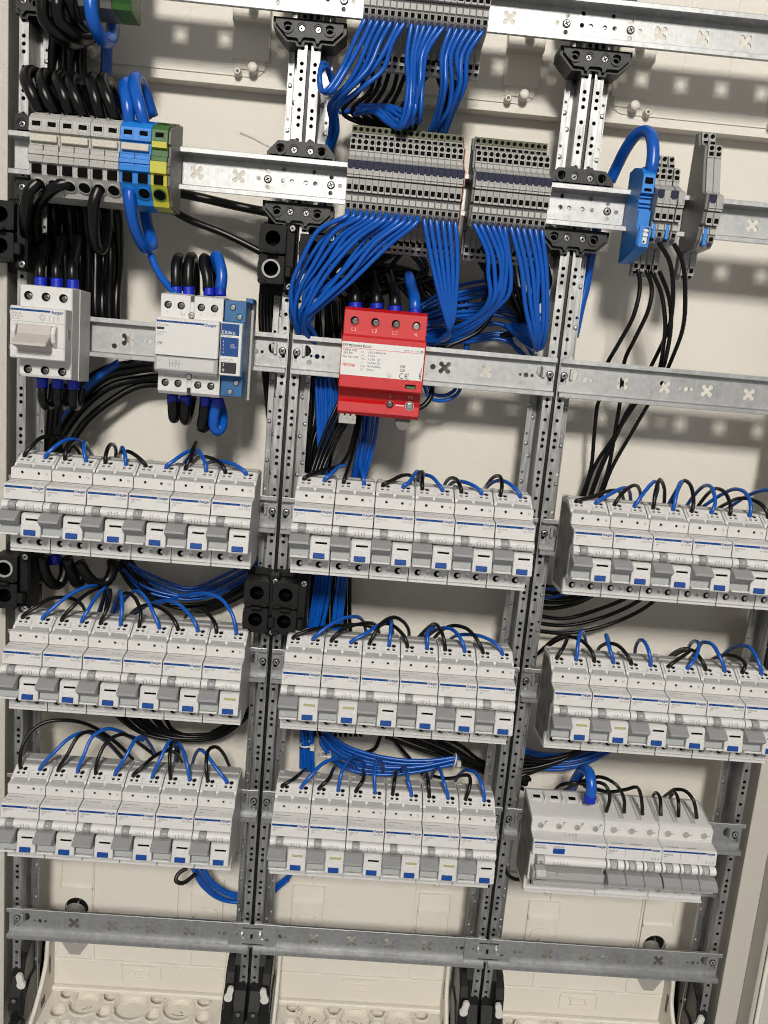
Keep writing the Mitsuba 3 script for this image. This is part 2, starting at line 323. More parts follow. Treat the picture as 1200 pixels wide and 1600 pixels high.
for k, (x, z) in enumerate(((46.5, -482), (706.5, -482))):
    t = Thing('fixing_plug', ['grey plug in the round black opening near the bottom of the left field', 'grey plug in the round black opening near the bottom of the right field'][k], 'plug', at=(x, WALL, z))
    t.part('socket', cat(plate(circ(0, 0, 12.8, 28), -0.4, 2.4)), BLACK)
    m = lathe([(0, 22), (8.5, 22), (9.6, 21), (10.6, 6), (11, 0)], 26); m.apply_transform(trimesh.transformations.rotation_matrix(0.25, [1, 0, 0]))
    t.part('cap', put(m, -2.5, 0, -6.5), PLUG, 40)
    t.part('spark_stud', lathe([(0, 4), (1.2, 3.4), (1.6, 0)], 12), CHROME, 40, at=(1, -0.4, 6))
    t.part('tongue', plate(Polygon([(-13, -37), (-13, -42), (-5, -55), (5, -55), (13, -42), (13, -37)]).buffer(1.5).difference(circ(0, -36, 7)), -9, -6), PLUG)

# ------------------------------------------------------------------ perforated posts
ZT, ZB, Z0 = 600.0, -560.0, 391.5
def holes_z(lo, hi):
    out, k = [], -8
    while True:
        c = Z0 - 37.5 * k
        if c < lo - 20: break
        out += [z for z in (c, c + 6.25, c - 6.25, c + 18.75) if lo < z < hi]; k += 1
    return out
def post_half(s):
    """One half post: s = +1 grows to the right of its inner edge, s = -1 to the left; x = 0 is the middle between two posts."""
    a, b, c = s * 1.7, s * 9.9, s * 19.6
    fr = rect(a, b, ZB, ZT)
    for z in holes_z(ZB, ZT): fr = fr.difference(circ(s * 5.7, z, 1.75, 12))
    front = plate(fr, 0, 1.2)
    legs = cat(box(a, a + s * 1.2, 1.2, 26, ZB, ZT), box(b - s * 1.2, b, 1.2, 26, ZB, ZT), box(a, b, 26, 27, ZB, ZT))
    fl = rect(s * 14.6, c, ZB, ZT); bump = []
    zz = holes_z(ZB, ZT)
    for i, z in enumerate(zz):
        if i % 4 == 0: fl = fl.difference(circ(s * 17.2, z + 3, 1.4, 10))
        if i % 4 in (2, 3): bump.append(put(lathe([(0, 1.4), (1.4, 1.1), (2.0, 0.4), (2.3, 0)], 12), s * (17.2 if i % 4 == 2 else 12.6), 21.2 if i % 4 == 2 else 26, z))
    flange = cat(plate(fl, 21.2, 22.4), box(c - s * 1.0, c, 20, 21.2, ZB, ZT), box(s * 14.6, s * 15.4, 22, 27, ZB, ZT), box(b, s * 15.4, 26, 27, ZB, ZT), box(s * 14.4, s * 15.2, 20.4, 22, ZB, ZT), bump)
    return front, legs, flange
HOLE_SHADE = {s: shape(box(min(s * 3.0, s * 8.6), max(s * 3.0, s * 8.6), 5, 6, ZB, ZT), BLACK) for s in (1, -1)}  # added black strips behind the perforations, standing in for the shade inside the post
HALF = {s: [shape(m, POSTM, 30) for m in post_half(s)] for s in (1, -1)}
SHADE = shape(box(-4, 4, 27, 28.5, ZB, ZT), BLACK)
GX = [0.7, 250.5, 498.7, 748.3]
for i, (g, s, lab) in enumerate(((0, 1, 'perforated zinc post along the left cabinet wall'), (1, -1, 'left half of the perforated zinc double post between left and middle fields'), (1, 1, 'right half of the perforated zinc double post between left and middle fields'),
                                 (2, -1, 'left half of the perforated zinc double post between middle and right fields'), (2, 1, 'right half of the perforated zinc double post between middle and right fields'), (3, -1, 'perforated zinc post along the right cabinet wall'))):
    t = Thing('mounting_post', lab, 'post', 'perforated posts that carry the rails', at=(GX[g], 0, 0))
    for n, d in zip(('front_strip', 'side_leg', 'rear_flange'), HALF[s]): t.part(n, d)
    t.part('hole_shade', HOLE_SHADE[s])
    if g in (1, 2): t.part('gap_shade', shape(box(0.02 * s, 1.65 * s, 5, 24, ZB, ZT), BLACK))  # added black strip painting the shade of the post gap, not a real seal

# ------------------------------------------------------------------ rails
def clover(x, z, q=1.0):
    r, l = 2.2 * q, 3.3 * q; c = [Point(x + sx * l, z + sz * l).buffer(r, quad_segs=4) for sx in (-1, 1) for sz in (-1, 1)]
    bars = [affinity.rotate(rect(x - l * 1.41, x + l * 1.41, z - 1.7 * q, z + 1.7 * q), a, origin=(x, z)) for a in (45, -45)]
    return unary_union(c + bars)
def rail_mesh(x0, x1, cuts, deep=0.0):
    web = rect(x0, x1, -13.4, 13.4)
    for c in cuts: web = web.difference(c)
    d = deep
    lip = lambda s: prof([(0, s * 12.2), (-6.9 - d, s * 12.9), (-8.2 - d, s * 13.6), (-8.2 - d, s * 17.2), (-8.0 - d, s * 17.6), (-7.2 - d, s * 17.6), (-7.2 - d, s * 14.0), (-6.4 - d, s * 13.8), (0, s * 13.4)], x0, x1)
    return cat(plate(web, -1.3, 0), lip(1), lip(-1))
def trio(x, z=0): return [circ(x - 5.5, z, 1.3), circ(x, z, 2.3), circ(x + 5.5, z, 1.5)]
def rail(z, x0, x1, label, cl, tr, extra=(), dy=-0.4, deep=0.0):
    t = Thing('din_rail', label, 'rail', at=(0, dy, z))
    cuts = [clover(x, 0) for x in cl]
    for x in tr: cuts += trio(x)
    t.part('channel', rail_mesh(x0, x1, cuts + list(extra), deep), ZINC)
    return t
def plate_holes(xg):
    out = []
    for dx in (-15.5, -7.8, 4.5, 13): out.append(circ(xg + dx, 0, 2.0))
    for dx in (-29, 27): out += [circ(xg + dx, 6.6, 2.0), circ(xg + dx, -6.6, 2.0)]
    out += [circ(xg - 37, 0, 1.9), circ(xg + 35, 0, 1.9), circ(xg - 15, 9.6, 2.0), circ(xg + 11, 9.6, 2.0)]
    return out
for z, lab, cl in ((450, 'long zinc rail across the very top with cross-shaped cut-outs', [130, 552 - 130 * 0, 589, 627, 90, 170, 420, 460, 665, 705]), (300, 'long zinc rail carrying the grey and coloured terminals', [159, 196, 659, 699, 619])):
    ex = plate_holes(GX[1]) + plate_holes(GX[2])
    t = rail(z, 0, 752, lab, [x for x in cl if all(abs(x - g) > 44 for g in GX[1:3])], [], ex, deep=6.5)
    for g in GX[1:3]:
        for dx in (-29, 27): fix(t, (g + dx, -1.3, 0))
def end_cut(g, s):
    return [unary_union([circ(g + s * 6, -4.5, 3.4), rect(g + s * 6 - 2.6, g + s * 6 + 2.6, -4.5, 1)]), circ(g + s * 14.5, 4.2, 5.2, 18).intersection(rect(g + s * 14.5, g + s * 24, -5, 12))]
def short_rail(z, f, label, cl, tr, extra=()):
    g0, g1 = GX[f], GX[f + 1]
    t = rail(z, g0 + (2.6 if f else -1.5), g1 - (2.6 if f < 2 else 0.5), label, cl, tr, end_cut(g0, 1) + end_cut(g1, -1) + list(extra))
    fix(t, (g0 + 6.6, -1.3, 2.2)); fix(t, (g1 - 6.6, -1.3, 2.2))
    t.part('tongue', box(g0 + 11.5, g0 + 14.3, -4.5, 0.3, -1, 9, 0.3), ZINC); t.part('tongue', box(g1 - 14.3, g1 - 11.5, -4.5, 0.3, -1, 9, 0.3), ZINC)
    return t
short_rail(150, 0, 'zinc rail behind the main switch and the contactor', [103, 63, 183], [123, 30, 220], [circ(91, -6.5, 2.4)])
short_rail(150, 1, 'zinc rail behind the red surge arrester', [394, 433], [276, 470], [circ(269, -6, 2.4), circ(383, 0, 2.6)])
short_rail(150, 2, 'bare zinc rail in the upper part of the right field', [561, 601, 641, 681, 721], [526, 621], [circ(587, -7, 2.4)])
for r, nm in ((0, 'upper'), (-150, 'middle'), (-300, 'lower')):
    for f, side in ((0, 'left'), (1, 'middle'), (2, 'right')):
        short_rail(r, f, f'zinc rail behind the {nm} breaker row of the {side} bank', [], [])
for f, lab in ((0, 'zinc rail across the bottom of the left field below the breakers'), (1, 'zinc rail across the bottom of the middle field below the breakers'), (2, 'zinc rail across the bottom of the right field below the breakers')):
    o = GX[f]
    short_rail(-450, f, lab, [o + 65, o + 105, o + 145, o + 185], [o + 30, o + 125, o + 222])
for f in (1, 2):
    g = GX[f]
    t = Thing('joining_bracket', ['stamped zinc bracket joining the bottom rails at the post beside the left tray', 'stamped zinc bracket joining the bottom rails at the post beside the right tray'][f - 1], 'bracket', at=(g, -3.4, -450))
    bp = rrect(-24, 26, -13, 13.6, 1).difference(rect(-9, 13, 8.8, 10.2)).difference(rect(-9, 13, -9.8, -8.4)).difference(unary_union([circ(-9, 0, 2.2), circ(10, 0, 2.2), rect(-1, 1.6, -3, 3), circ(16, -3, 1.8), circ(-14, 2, 1.7)]))
    t.part('plate', plate(bp, -1.4, 0), ZINC)
    for x in (-9, 10): t.part('tab', cat(box(x - 2, x + 0.4, -5, -1.4, 1, 5, 0.4), put(cross_screw(2.2), x + 1, -1.4, -1)), CHROME)

# ------------------------------------------------------------------ black rail clamps, feet, cable guides
def clamp(x, z, up, label, half=0):
    t = Thing('rail_clamp', label, 'clamp', at=(x, 0, z))
    o = [(-31, 0), (-31, 5), (-22, 15), (-12, 15.4), (-11, 17), (-5, 17), (-4, 15.4), (3, 15.4), (4, 17), (9, 17), (10, 15.4), (21, 15), (29, 6), (29, 0)]
    if not up: o = [(-32, 0), (-32, -7), (-20, -19), (-12, -19), (-11, -22), (-5, -22), (-4, -18), (3, -18), (4, -22), (10, -22), (11, -19), (21, -19), (31, -9), (31, 0)]
    p = Polygon(o); sz = 7.4 if up else -8.5
    if half: p = p.intersection(rect(0, 40, -40, 40) if half > 0 else rect(-40, 0, -40, 40))
    xs = [x for x in ((-7.1, 7.1) if up else (-7.1, 7.1)) if half == 0 or x * half > 0]
    q = p
    for u in (-19, 17): q = q.difference(circ(u, sz - (0 if up else 1), 3.0))
    t.part('block', cat(plate(q, -3.5, 22), plate(p.buffer(-2.6).difference(unary_union([circ(u, sz, 4.4) for u in xs + [-19, 17]])), -7.0, -3.5)), BLACK)
    for u in xs:
        fix(t, (u, -4.6, sz))
        t.part('collar', plate(circ(u, sz, 4.4, 18).difference(circ(u, sz, 3.1, 18)), -6.2, -3.5), BLACK, at=None)
    for u in (-19, 17):
        if half == 0: t.part('hook', plate(circ(u, sz, 5.4, 18).difference(circ(u, sz, 3.4, 18)).intersection(rect(u - 9, u + 9, sz - 9, sz + 1.5)), -8.2, -3.5), BLACK)
for z, g, nm in ((450, 1, 'top rail, left of the top blue fan'), (450, 2, 'top rail, right of the top blue fan'), (300, 1, 'terminal rail, left of the wide block'), (300, 2, 'terminal rail, right of the narrow block')):
    clamp(GX[g], z - 18, False, f'black clamp with two screws below the {nm}')
    clamp(GX[g], z + 18, True, f'black clamp with two screws above the {nm}')
clamp(GX[0], 432, False, 'black corner clamp with one screw under the thick cables at the top', 1)
clamp(GX[0], 318, True, 'black corner clamp with one screw above the grey cable terminals', 1)
clamp(GX[0], 282, False, 'black corner clamp with one screw below the grey cable terminals', 1)

def foot(g, s, label, single=False):
    t = Thing('post_foot', label, 'foot', 'black plastic feet of the posts', at=(g, 0, -548))
    k = s; o = 19 if single else 26
    X = lambda u, v: (min(k * u, k * v), max(k * u, k * v))
    t.part('shoe', cat(prof([(12, 66), (2, 58), (-1, 30), (-9, 12), (-13, 0), (-8, -14), (44, -34), (60, -34), (60, 40), (24, 66)], *X(1.2, 17), 1.0),
                       prof([(8, 62), (-4, 54), (-8, 44), (-10, 26), (-12, -6), (-2, -20), (40, -20), (40, 62)], *X(14, o - 2), 1.2),
                       prof([(4, 26), (-10, 14), (-14, -6), (-4, -20), (30, -20), (30, 26)], *X(13, o), 1.2)), BLACK)
    t.part('sole', cat(prof([(6, -4), (-30, -16), (-36, -22), (-36, -40), (-28, -44), (6, -40)], *X(4, o - 5), 1.5), [box(*X(5 + 3.6 * i, 6.6 + 3.6 * i), -38, -35, -40, -20, 0.5) for i in range(3)]), BLACK)
    m = cat(plate(unary_union([circ(0, 5, 3.0), circ(0, -5, 4.0), rect(-2.8, 2.8, -5, 5)]).buffer(0.4), -3, 0), box(-0.5, 0.5, -3.2, -3, -8, -3.5))
    m.apply_transform(trimesh.transformations.rotation_matrix(-0.2 * k, [0, 1, 0]))
    t.part('locking_lever', put(m, k * (15.5 if single else 18), -12.5, 37), CLIPW)
    t.part('screw', put(cross_screw(2.2), k * 8, -12.0, 10), DGREY)
for g, s, lab in ((0, 1, 'black foot with white lever at the bottom left corner'), (1, -1, 'black foot with white lever beside the left tray'), (1, 1, 'black foot with white lever beside the middle tray, left end'), (2, -1, 'black foot with white lever beside the middle tray, right end'), (2, 1, 'black foot with white lever beside the right tray'), (3, -1, 'black foot with white lever at the bottom right corner')):
    foot(GX[g], s, lab, g in (0, 3))

def guide(x, y, z, n, label, ring=None):
    t = Thing('cable_guide', label, 'cable guide', at=(x, y, z))
    for i in range(n):
        q = rrect(-11.5, 11.5, -12, 12, 1.5).difference(circ(0, 0.5, 6.6, 22))
        zz = -26 * i
        b = t.part('socket', cat(plate(q, -14, 10), box(-11.5, 11.5, 10, 12, -12, 12), box(-10.5, -4, -16.5, -14, -12.6, -9.4, 0.5), box(3, 10, -15.5, -14, -12.4, -9.8, 0.4), box(-12.6, -11.2, -10, 8, -6, 6, 0.4)), GUIDE, at=(0, 0, zz))
        if ring == i: t.part('ring', plate(circ(0, 0.5, 8.2, 26).difference(circ(0, 0.5, 6.4, 26)), -15.5, -13.8), LGREY, at=(0, 0, zz), under=b)
    t.part('bracket', cat(box(9, 20, -6, 20, -26 * n + 8, 16, 2), box(-13, 12, 12, 20, -26 * n + 6, 18, 2), box(-4, 6, -22, -14, -13.5, -11, 0.8), box(12, 18, -16, -6, -26 * n + 20, -26 * n + 30, 1.0)), GUIDE)
    t.part('bore_plug', cat([plate(circ(0.5, 0.5 - 26 * i, 6.5, 20), 2, 4) for i in range(n)]), VOID)
    fix(t, (16, -6.5, 11)); fix(t, (16, -6.5, -26 * n + 13))
guide(231, -4, 248, 2, 'black two-socket cable guide left of the big blue wire fan', ring=1)
guide(266, -2, 243, 1, 'black single-socket cable guide partly behind the big blue wire fan')
guide(-2, -12, 246, 2, 'black cable guide at the left edge above the main switch')
guide(3, -12, -68, 2, 'black cable guide at the left edge between the upper two breaker rows', ring=0)
guide(237, -14, -72, 2, 'black two-socket cable guide on the post between upper and middle breaker rows')
guide(264, -14, -72, 2, 'second black cable guide on the same post, nearer the middle bank')
guide(752, 10, -82, 2, 'black cable guide at the right edge below the upper breaker row')
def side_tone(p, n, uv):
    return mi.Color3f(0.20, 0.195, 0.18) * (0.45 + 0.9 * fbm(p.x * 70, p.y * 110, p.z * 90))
SHADED_PRINT = plastic('shaded_side_print', proc(side_tone), 0.3)  # mottled side printing, with the shade of the side face mixed into the grey
DECK = plastic('top_deck_grey', (0.42, 0.415, 0.405), 0.3); FLAPC = plastic('flap_pale', (0.50, 0.515, 0.51), 0.3)
# ------------------------------------------------------------------ two-pole breakers with residual current release
def hole_screw(r, d=3.0, kind='void'):
    return cat(plate(circ(0, 0, r * 0.84, 18), d - 0.7, d - 0.2)), plate(rect(-0.8 * r, 0.8 * r, -0.13 * r, 0.13 * r), d - 0.76, d - 0.7)
W2 = 35.6
def breaker_parts():
    P = {}
    P['body'] = (prof([(-9, 41), (-31, 42), (-34, 41.5), (-45, 35), (-46, 33), (-51.5, 32.4), (-51.5, 22.3), (-66.3, 20.6), (-67.7, 19.6), (-68.6, 7.4), (-66, 6.6), (-62, 6.2), (-62, -24.8), (-51, -26.2), (-51, -39.6), (-53.8, -40.2), (-53.8, -42.2), (-49, -43.6), (-9, -44)], 0.42, W2 - 0.42, 0.35), WHITE)
    sh = rrect(0.45, W2 - 0.45, 22.8, 32.3, 0.3)
    for x in (10.2, 24.4): sh = sh.difference(circ(x, 28.6, 1.25, 12))
    P['upper_cover'] = (cat(plate(sh, -53, -51.5), plate(unary_union([rect(3, 26.2, 24.0, 24.25), rect(24.25, 24.5, 24.2, 27.3)]), -53.06, -53), plate(rect(1.5, 33.6, 31.2, 31.4), -53.06, -53)), WHITE)
    P['upper_screw'] = (cat([cat(plate(circ(x, 28.6, 1.25, 10), -51.75, -51.55)) for x in (10.2, 24.4)]), VOID)
    ent = []
    for x0 in (2.4, 20.8):
        p = rrect(x0, x0 + 13, 0.6, 11.4, 0.8)
        for hx in (3.9, 8.3): p = p.difference(circ(x0 + hx, 4.0, 2.15, 16))
        for hx in (3.4, 8.4): p = p.difference(rect(x0 + hx - 1.3, x0 + hx + 1.3, 7.3, 9.9))
        ent.append(p)
    ent.append(rect(15.4, 20.8, 0.6, 5.6))
    fl = lambda m: tilt(m, (-34, 41.5), (-45, 35), (-0.509, 0.861))
    P['wire_terminal'] = (fl(plate(unary_union([affinity.scale(e, 1, 1) for e in ent]), -1.5, 0.3)), BRIGHT)
    P['terminal_opening'] = (fl(plate(unary_union([rect(3.4, 14.6, 1.6, 10.6), rect(21.8, 33, 1.6, 10.6)]), -0.25, 0.1)), VOID)
    P['clamp_step'] = (cat(prof([(-45.2, 35.1), (-51.0, 32.6), (-51.0, 32.2), (-45, 33)], 3.0, 16.0), prof([(-45.2, 35.1), (-51.0, 32.6), (-51.0, 32.2), (-45, 33)], 18.2, 33.2)), DECK)
    P['top_deck'] = (cat(prof([(-9.5, 41.0), (-31, 42.0), (-33.4, 41.7), (-33.0, 42.5), (-31, 42.8), (-25, 42.6), (-24, 43.6), (-18, 43.4), (-17, 42.2), (-9.5, 41.9)], 1.6, W2 - 1.6, 0.3), box(1.0, 6, -13.5, -9.6, 41.6, 43.0, 0.4)), DECK)
    st = box(1.2, 24.8, -68.05, -67.6, 17.9, 19.2)
    a = [(-67.75, 19.2), (-68.0, 17.8)]
    front = lambda z: -67.7 - (19.6 - z) * 0.0738
    P['blue_stripe'] = (cat(plate(rect(1.2, 25.0, 17.1, 19.0), front(17.2) - 0.13, front(17.2) + 0.5)), STRIPE)
    P['maker_name'] = (words_mesh(':hager', 2.3, 25.4, front(16.6) - 0.05, 17.1, bold=True), STRIPE)
    pr = [words_mesh('ADA916D', 1.3, 2.6, front(14.6) - 0.05, 14.8), words_mesh('16A 0,03A', 1.35, 34, front(14.0) - 0.05, 14.2, 'r'), words_mesh('6000', 0.95, 2.6, front(12.6) - 0.05, 13.0), words_mesh('3', 0.95, 2.6, front(11.2) - 0.05, 11.5)]
    pr += [plate(rect(2.2, 14, 21.2 + 0, 21.5), -60.2, -59.9)] if False else []
    P['rating_print'] = (cat(pr), INKG)
    P['top_print'] = (cat([put(m, 0, 0, 0) for m in [box(2.2, 18, -57.2, -56.6, 21.72, 21.82), box(2.2, 8, -61.5, -61.0, 21.2, 21.3), box(24, 26.4, -61.5, -61.0, 21.2, 21.3), box(29.4, 32.6, -61.5, -61.0, 21.2, 21.3)]]), INKG)
    P['pole_mark'] = (words_mesh('N', 2.3, 30.5, -52.95, 27.3), INKG)
    arc = [(-68.2 - 5.2 * math.cos(q), 2.2 + 4.5 * math.sin(q)) for q in np.linspace(1.25, -1.3, 12)]
    P['curved_band'] = (cat(prof(arc + [(-62, -2.6), (-62, 6.4)], 0.35, 6.0, 0.2), prof(arc + [(-62, -2.6), (-62, 6.4)], 13.2, W2 - 0.35, 0.2), prof([(-62, 6), (-67, 6), (-71.5, 4), (-72.6, 2), (-71.5, -1), (-67, -2.4), (-62, -2.4)], 6.0, 13.2)), WHITE)
    on = lambda z: -68.2 - 5.2 * math.sqrt(max(0.05, 1 - ((z - 2.2) / 4.5) ** 2))
    bp = []
    rr = random.Random(3)
    for i in range(22):
        x = 17.2 + rr.random() * 15.5; z = rr.choice([3.9, 3.2, 2.4, 1.6, 0.8, 0.0, -0.6]); w = rr.choice([0.16, 0.16, 0.24, 0.9, 1.3]); h = 0.9 if w < 0.3 else 0.24
        bp.append(box(x, x + w, on(z) - 0.06, on(z) + 0.2, z - h / 2, z + h / 2))
    for x in (20.5, 23.0, 25.6, 28.2):
        for z in (3.4, 2.6, 1.8, 1.0, 0.2): bp.append(box(x, x + 0.3, on(z) - 0.05, on(z) + 0.3, z - 0.42, z + 0.42))
    P['wiring_print'] = (cat(bp), INK)
    P['band_notch'] = (cat([box(x, x + 2.4, on(1.2) - 0.05, on(1.2) + 0.3, 0.95, 1.5) for x in (3.4, 13.3)]), INK)
    arc2 = [(-68.4 - 5.6 * math.cos(q), 2.2 + 4.6 * math.sin(q)) for q in np.linspace(1.2, -1.1, 10)]
    P['lever'] = (cat(prof(arc2 + [(-66, -2.4), (-66, 6.0)], 6.3, 12.9, 0.25), prof([(-70, -1.4), (-75.0, -2.0), (-83.2, -6.6), (-83.6, -8.4), (-77.0, -13.6), (-70, -13.6)], -0.5, 16.8, 0.5)), LEVER)
    ring = words_mesh('O', 1.7, 9.6, -73.6, 3.6, 'c', True)
    P['off_mark'] = (ring, BRIGHT)
    P['flap_base'] = (box(0.6, 17.0, -73.5, -61.5, -21.5, -13.9, 0.4), FLAPC)
    P['clear_flap'] = (prof([(-77.4, -13.2), (-76.9, -20.6), (-76.4, -21.2), (-66, -21.6), (-66, -22.0), (-76.6, -21.7), (-77.4, -20.8), (-77.9, -13.2)], 0.5, 17.2), CLEAR)
    P['flap_lip'] = (box(1.0, 16.6, -77.6, -76.2, -22.1, -20.3, 0.35), BRIGHT)
    P['test_block'] = (prof([(-61.5, -3.2), (-71.2, -3.6), (-73.4, -4.6), (-74.3, -13.0), (-75.2, -13.4), (-76.0, -22.4), (-75.4, -23.4), (-61.5, -24.2)], 17.9, W2 - 0.4, 0.45), WHITE)
    P['button'] = (prof([(-74, -17.0), (-76.6, -17.2), (-77.2, -21.2), (-76.8, -21.8), (-74, -21.8)], 21.0, 31.0, 0.3), BUTTON)
    P['window'] = (plate(rect(22, 32.3, -9.3, -7.7), -74.05, -73.6), VOID)
    P['window_flag'] = (cat(plate(rect(21.9, 32.4, -9.6, -7.4), -74.15, -73.6)), FLAG)
    P['window_frame'] = (cat(plate(rect(20.6, 33.4, -10.9, -6.9).difference(rect(21.8, 32.5, -9.7, -7.3)), -74.2, -73.5), plate(rect(20.6, 33.4, -15.3, -15.0), -75.6, -75.2)), BRIGHT)
    lo = rrect(0.45, W2 - 0.45, -39.5, -26.6, 0.3)
    for x, r in ((8.4, 3.1), (25.9, 3.1)): lo = lo.difference(circ(x, -33.2, r, 20))
    lo = lo.difference(circ(17.3, -33.4, 1.25, 14))
    P['lower_cover'] = (plate(lo, -53.3, -51), WHITE)
    P['screw_well'] = (cat([plate(circ(x, -33.2, 3.3, 18), -51.15, -50.9) for x in (8.4, 25.9)]), VOID)
    P['clamp_screw'] = (cat([put(cross_screw(1.9), x + 1.35, -51.1, -33.5) for x in (8.4, 25.9)]), CHROME)
    P['small_ring'] = (plate(circ(17.3, -33.4, 1.7, 16).difference(circ(17.3, -33.4, 1.3, 16)), -53.4, -53.2), INKG)
    P['lower_mark'] = (words_mesh('N', 2.0, 30.6, -53.25, -36.2), INKG)
    return P
BP = {n: shape(m, mat, 35 if n in ('curved_band', 'clear_flap') else False) for n, (m, mat) in breaker_parts().items()}
SUB = {'button': 'test_block', 'window': 'test_block', 'window_flag': 'test_block', 'window_frame': 'test_block', 'off_mark': 'lever', 'clamp_screw': 'lower_cover', 'screw_well': 'lower_cover', 'small_ring': 'lower_cover', 'lower_mark': 'lower_cover',
       'upper_screw': 'upper_cover', 'pole_mark': 'upper_cover', 'wiring_print': 'curved_band', 'band_notch': 'curved_band', 'flap_lip': 'clear_flap', 'terminal_opening': 'wire_terminal'}
SIDE_LINES = {}
OFFS = {(4, 'left'): 19.5, (4, 'middle'): 268.1, (4, 'right'): 515.5, (5, 'left'): 19.0, (5, 'middle'): 268.4, (5, 'right'): 516.6, (6, 'left'): 18.2, (6, 'middle'): 267.8}
ROWN = {4: 'upper', 5: 'middle', 6: 'lower'}
YEL = {(5, 'left', 5), (5, 'middle', 0), (5, 'middle', 1), (5, 'right', 0), (5, 'right', 1), (6, 'middle', 0), (6, 'middle', 1), (6, 'middle', 3), (6, 'middle', 4)}
for (row, bank), x0 in OFFS.items():
    for k in range(6):
        yel = (row, bank, k) in YEL
        t = Thing('circuit_breaker', f"{'yellow' if yel else 'dark'}-window white breaker, {ORD[k]} from left, {ROWN[row]} row of the {bank} bank", 'circuit breaker', 'two-pole breakers with grey levers and blue test buttons',
                  at=(x0 + k * W2, 0, -150 * (row - 4)))
        made = {}
        for n in BP:
            if n not in SUB: made[n] = t.part(n, BP[n])
        for n in SUB:
            if n == ('window' if yel else 'window_flag'): continue
            t.part(n, BP[n], under=made[SUB[n]])

        if k == 0 and bank == 'right': t.part('shaded_side_label', prof([(-14, 37), (-31, 38), (-44, 33), (-50, 30), (-50, 23), (-65, 18.5), (-65.5, 8.5), (-60, 4), (-60, -22), (-49, -28), (-48, -39), (-14, -40)], 0.15, 0.6), SHADED_PRINT)  # added plate: side print darkened to carry the shade of that face
# ------------------------------------------------------------------ four-pole breaker and the two three-pole breakers beside it
XR = 0.0
def side_case(name, label, cat_, x0, n, z=-300):
    t = Thing(name, label, cat_, at=(x0, 0, z)); w = 17.7 * n
    t.part('body', prof([(-9, 42), (-14, 43), (-47, 36), (-50, 35), (-53, 33), (-53, 22), (-66, 20.5), (-67.6, 19.5), (-68.4, 6.8), (-66, 6), (-62, 5.6), (-62, -24), (-51, -26), (-51, -41), (-54, -41.5), (-54, -43), (-49, -44.5), (-9, -45)], 0.2, w - 0.2, 0.4), WHITE)
    return t, w
X6 = 515.6
t, w = side_case('residual_current_breaker', 'wide white four-pole breaker with blue test button at the bottom of the right bank', 'circuit breaker', X6, 4)
t.part('shaded_side_label', prof([(-14, 37), (-44, 33), (-50, 30), (-50, 23), (-65, 18.5), (-65.5, 8.5), (-60, 4), (-60, -22), (-49, -28), (-48, -39), (-14, -40)], -0.1, 0.4), SHADED_PRINT)
for i in range(4):
    x = 17.7 * i + 9
    q = tilt(plate(rrect(x - 5, x + 5, 0, 9, 0.5).difference(rect(x - 3.6, x + 3.6, 1.2, 6.4)), -1.0, 0.2), (-20, 41.8), (-47, 36), (-0.2, 0.98))
    e = t.part('wire_entry', q, BRIGHT); t.part('opening', tilt(plate(rect(x - 3.7, x + 3.7, 1.1, 6.5), -0.3, 0.1), (-20, 41.8), (-47, 36), (-0.2, 0.98)), VOID, under=e)
    t.part('insulating_rib', prof([(-12, 43.2), (-30, 44), (-30, 38), (-12, 41)], x + 7.0, x + 8.6, 0.3), WHITE)
    s = t.part('screw_cover', cat(plate(circ(x, 27.8, 4.0, 22).difference(circ(x, 27.8, 3.2, 22)), -53.5, -52.9), plate(circ(x, 27.8, 3.2, 20), -53.05, -52.9)), WHITE); t.part('screw', put(cross_screw(2.7), x, -53.1, 27.8), LGREY, under=s)
    t.part('marker_notch', plate(rect(x + 3.5, x + 4.3, 29, 32.5).union(rect(x + 4.3, x + 6, 31.6, 32.5)), -53.3, -52.9), INKG)
    ws = t.part('screw_well', plate(circ(x, -33.6, 3.4, 18), -51.3, -50.9), VOID); t.part('clamp_screw', put(cross_screw(2.4), x + 0.8, -51.3, -34.6), CHROME, under=ws)
t.part('blue_stripe', plate(rect(1.2, 60.5, 17.6, 19.2), -67.95, -67.6), STRIPE); t.part('maker_name', words_mesh(':hager', 2.2, 61, -67.9, 17.2, bold=True), STRIPE)
t.part('rating_print', cat(words_mesh('ADA440D', 1.5, 2, -68.0, 14.6), words_mesh('40A 0,03A', 1.4, 20, -68.0, 14.6), words_mesh('L  I  I  I', 2.4, 32, -59, 21.9)), INKG)
t.part('test_button', box(19.5, 30.5, -69.6, -68, 8.6, 13.8, 0.5), BUTTON); t.part('indicator', plate(rect(2, 13, 13, 13.8), -68.5, -67.9), LGREY)
arcR = [(-68.2 - 5.2 * math.cos(q), 1.6 + 4.6 * math.sin(q)) for q in np.linspace(1.25, -1.3, 12)]
bd = t.part('curved_band', prof(arcR + [(-62, -3.2), (-62, 6)], 11.5, w - 0.5, 0.3), WHITE)
t.part('wiring_print', cat([box(20 + 3.2 * i, 20.4 + 3.2 * i, -73.5, -72.5, -0.8, 3.2) for i in range(5)] + [box(19, 36, -73.5, -72.5, 0.6, 0.9)]), INKG, under=bd)
lv = t.part('lever', cat(prof(arcR + [(-62, -3.2), (-62, 6)], 4.5, 11.2, 0.3), prof([(-70, -3), (-77, -4), (-80, -9), (-79, -14), (-70, -14)], 3.5, 13.0, 0.5)), LGREY2)
t.part('off_mark', words_mesh('O', 2.6, 7.9, -73.4, 0.4, 'c', True), INK, under=lv)
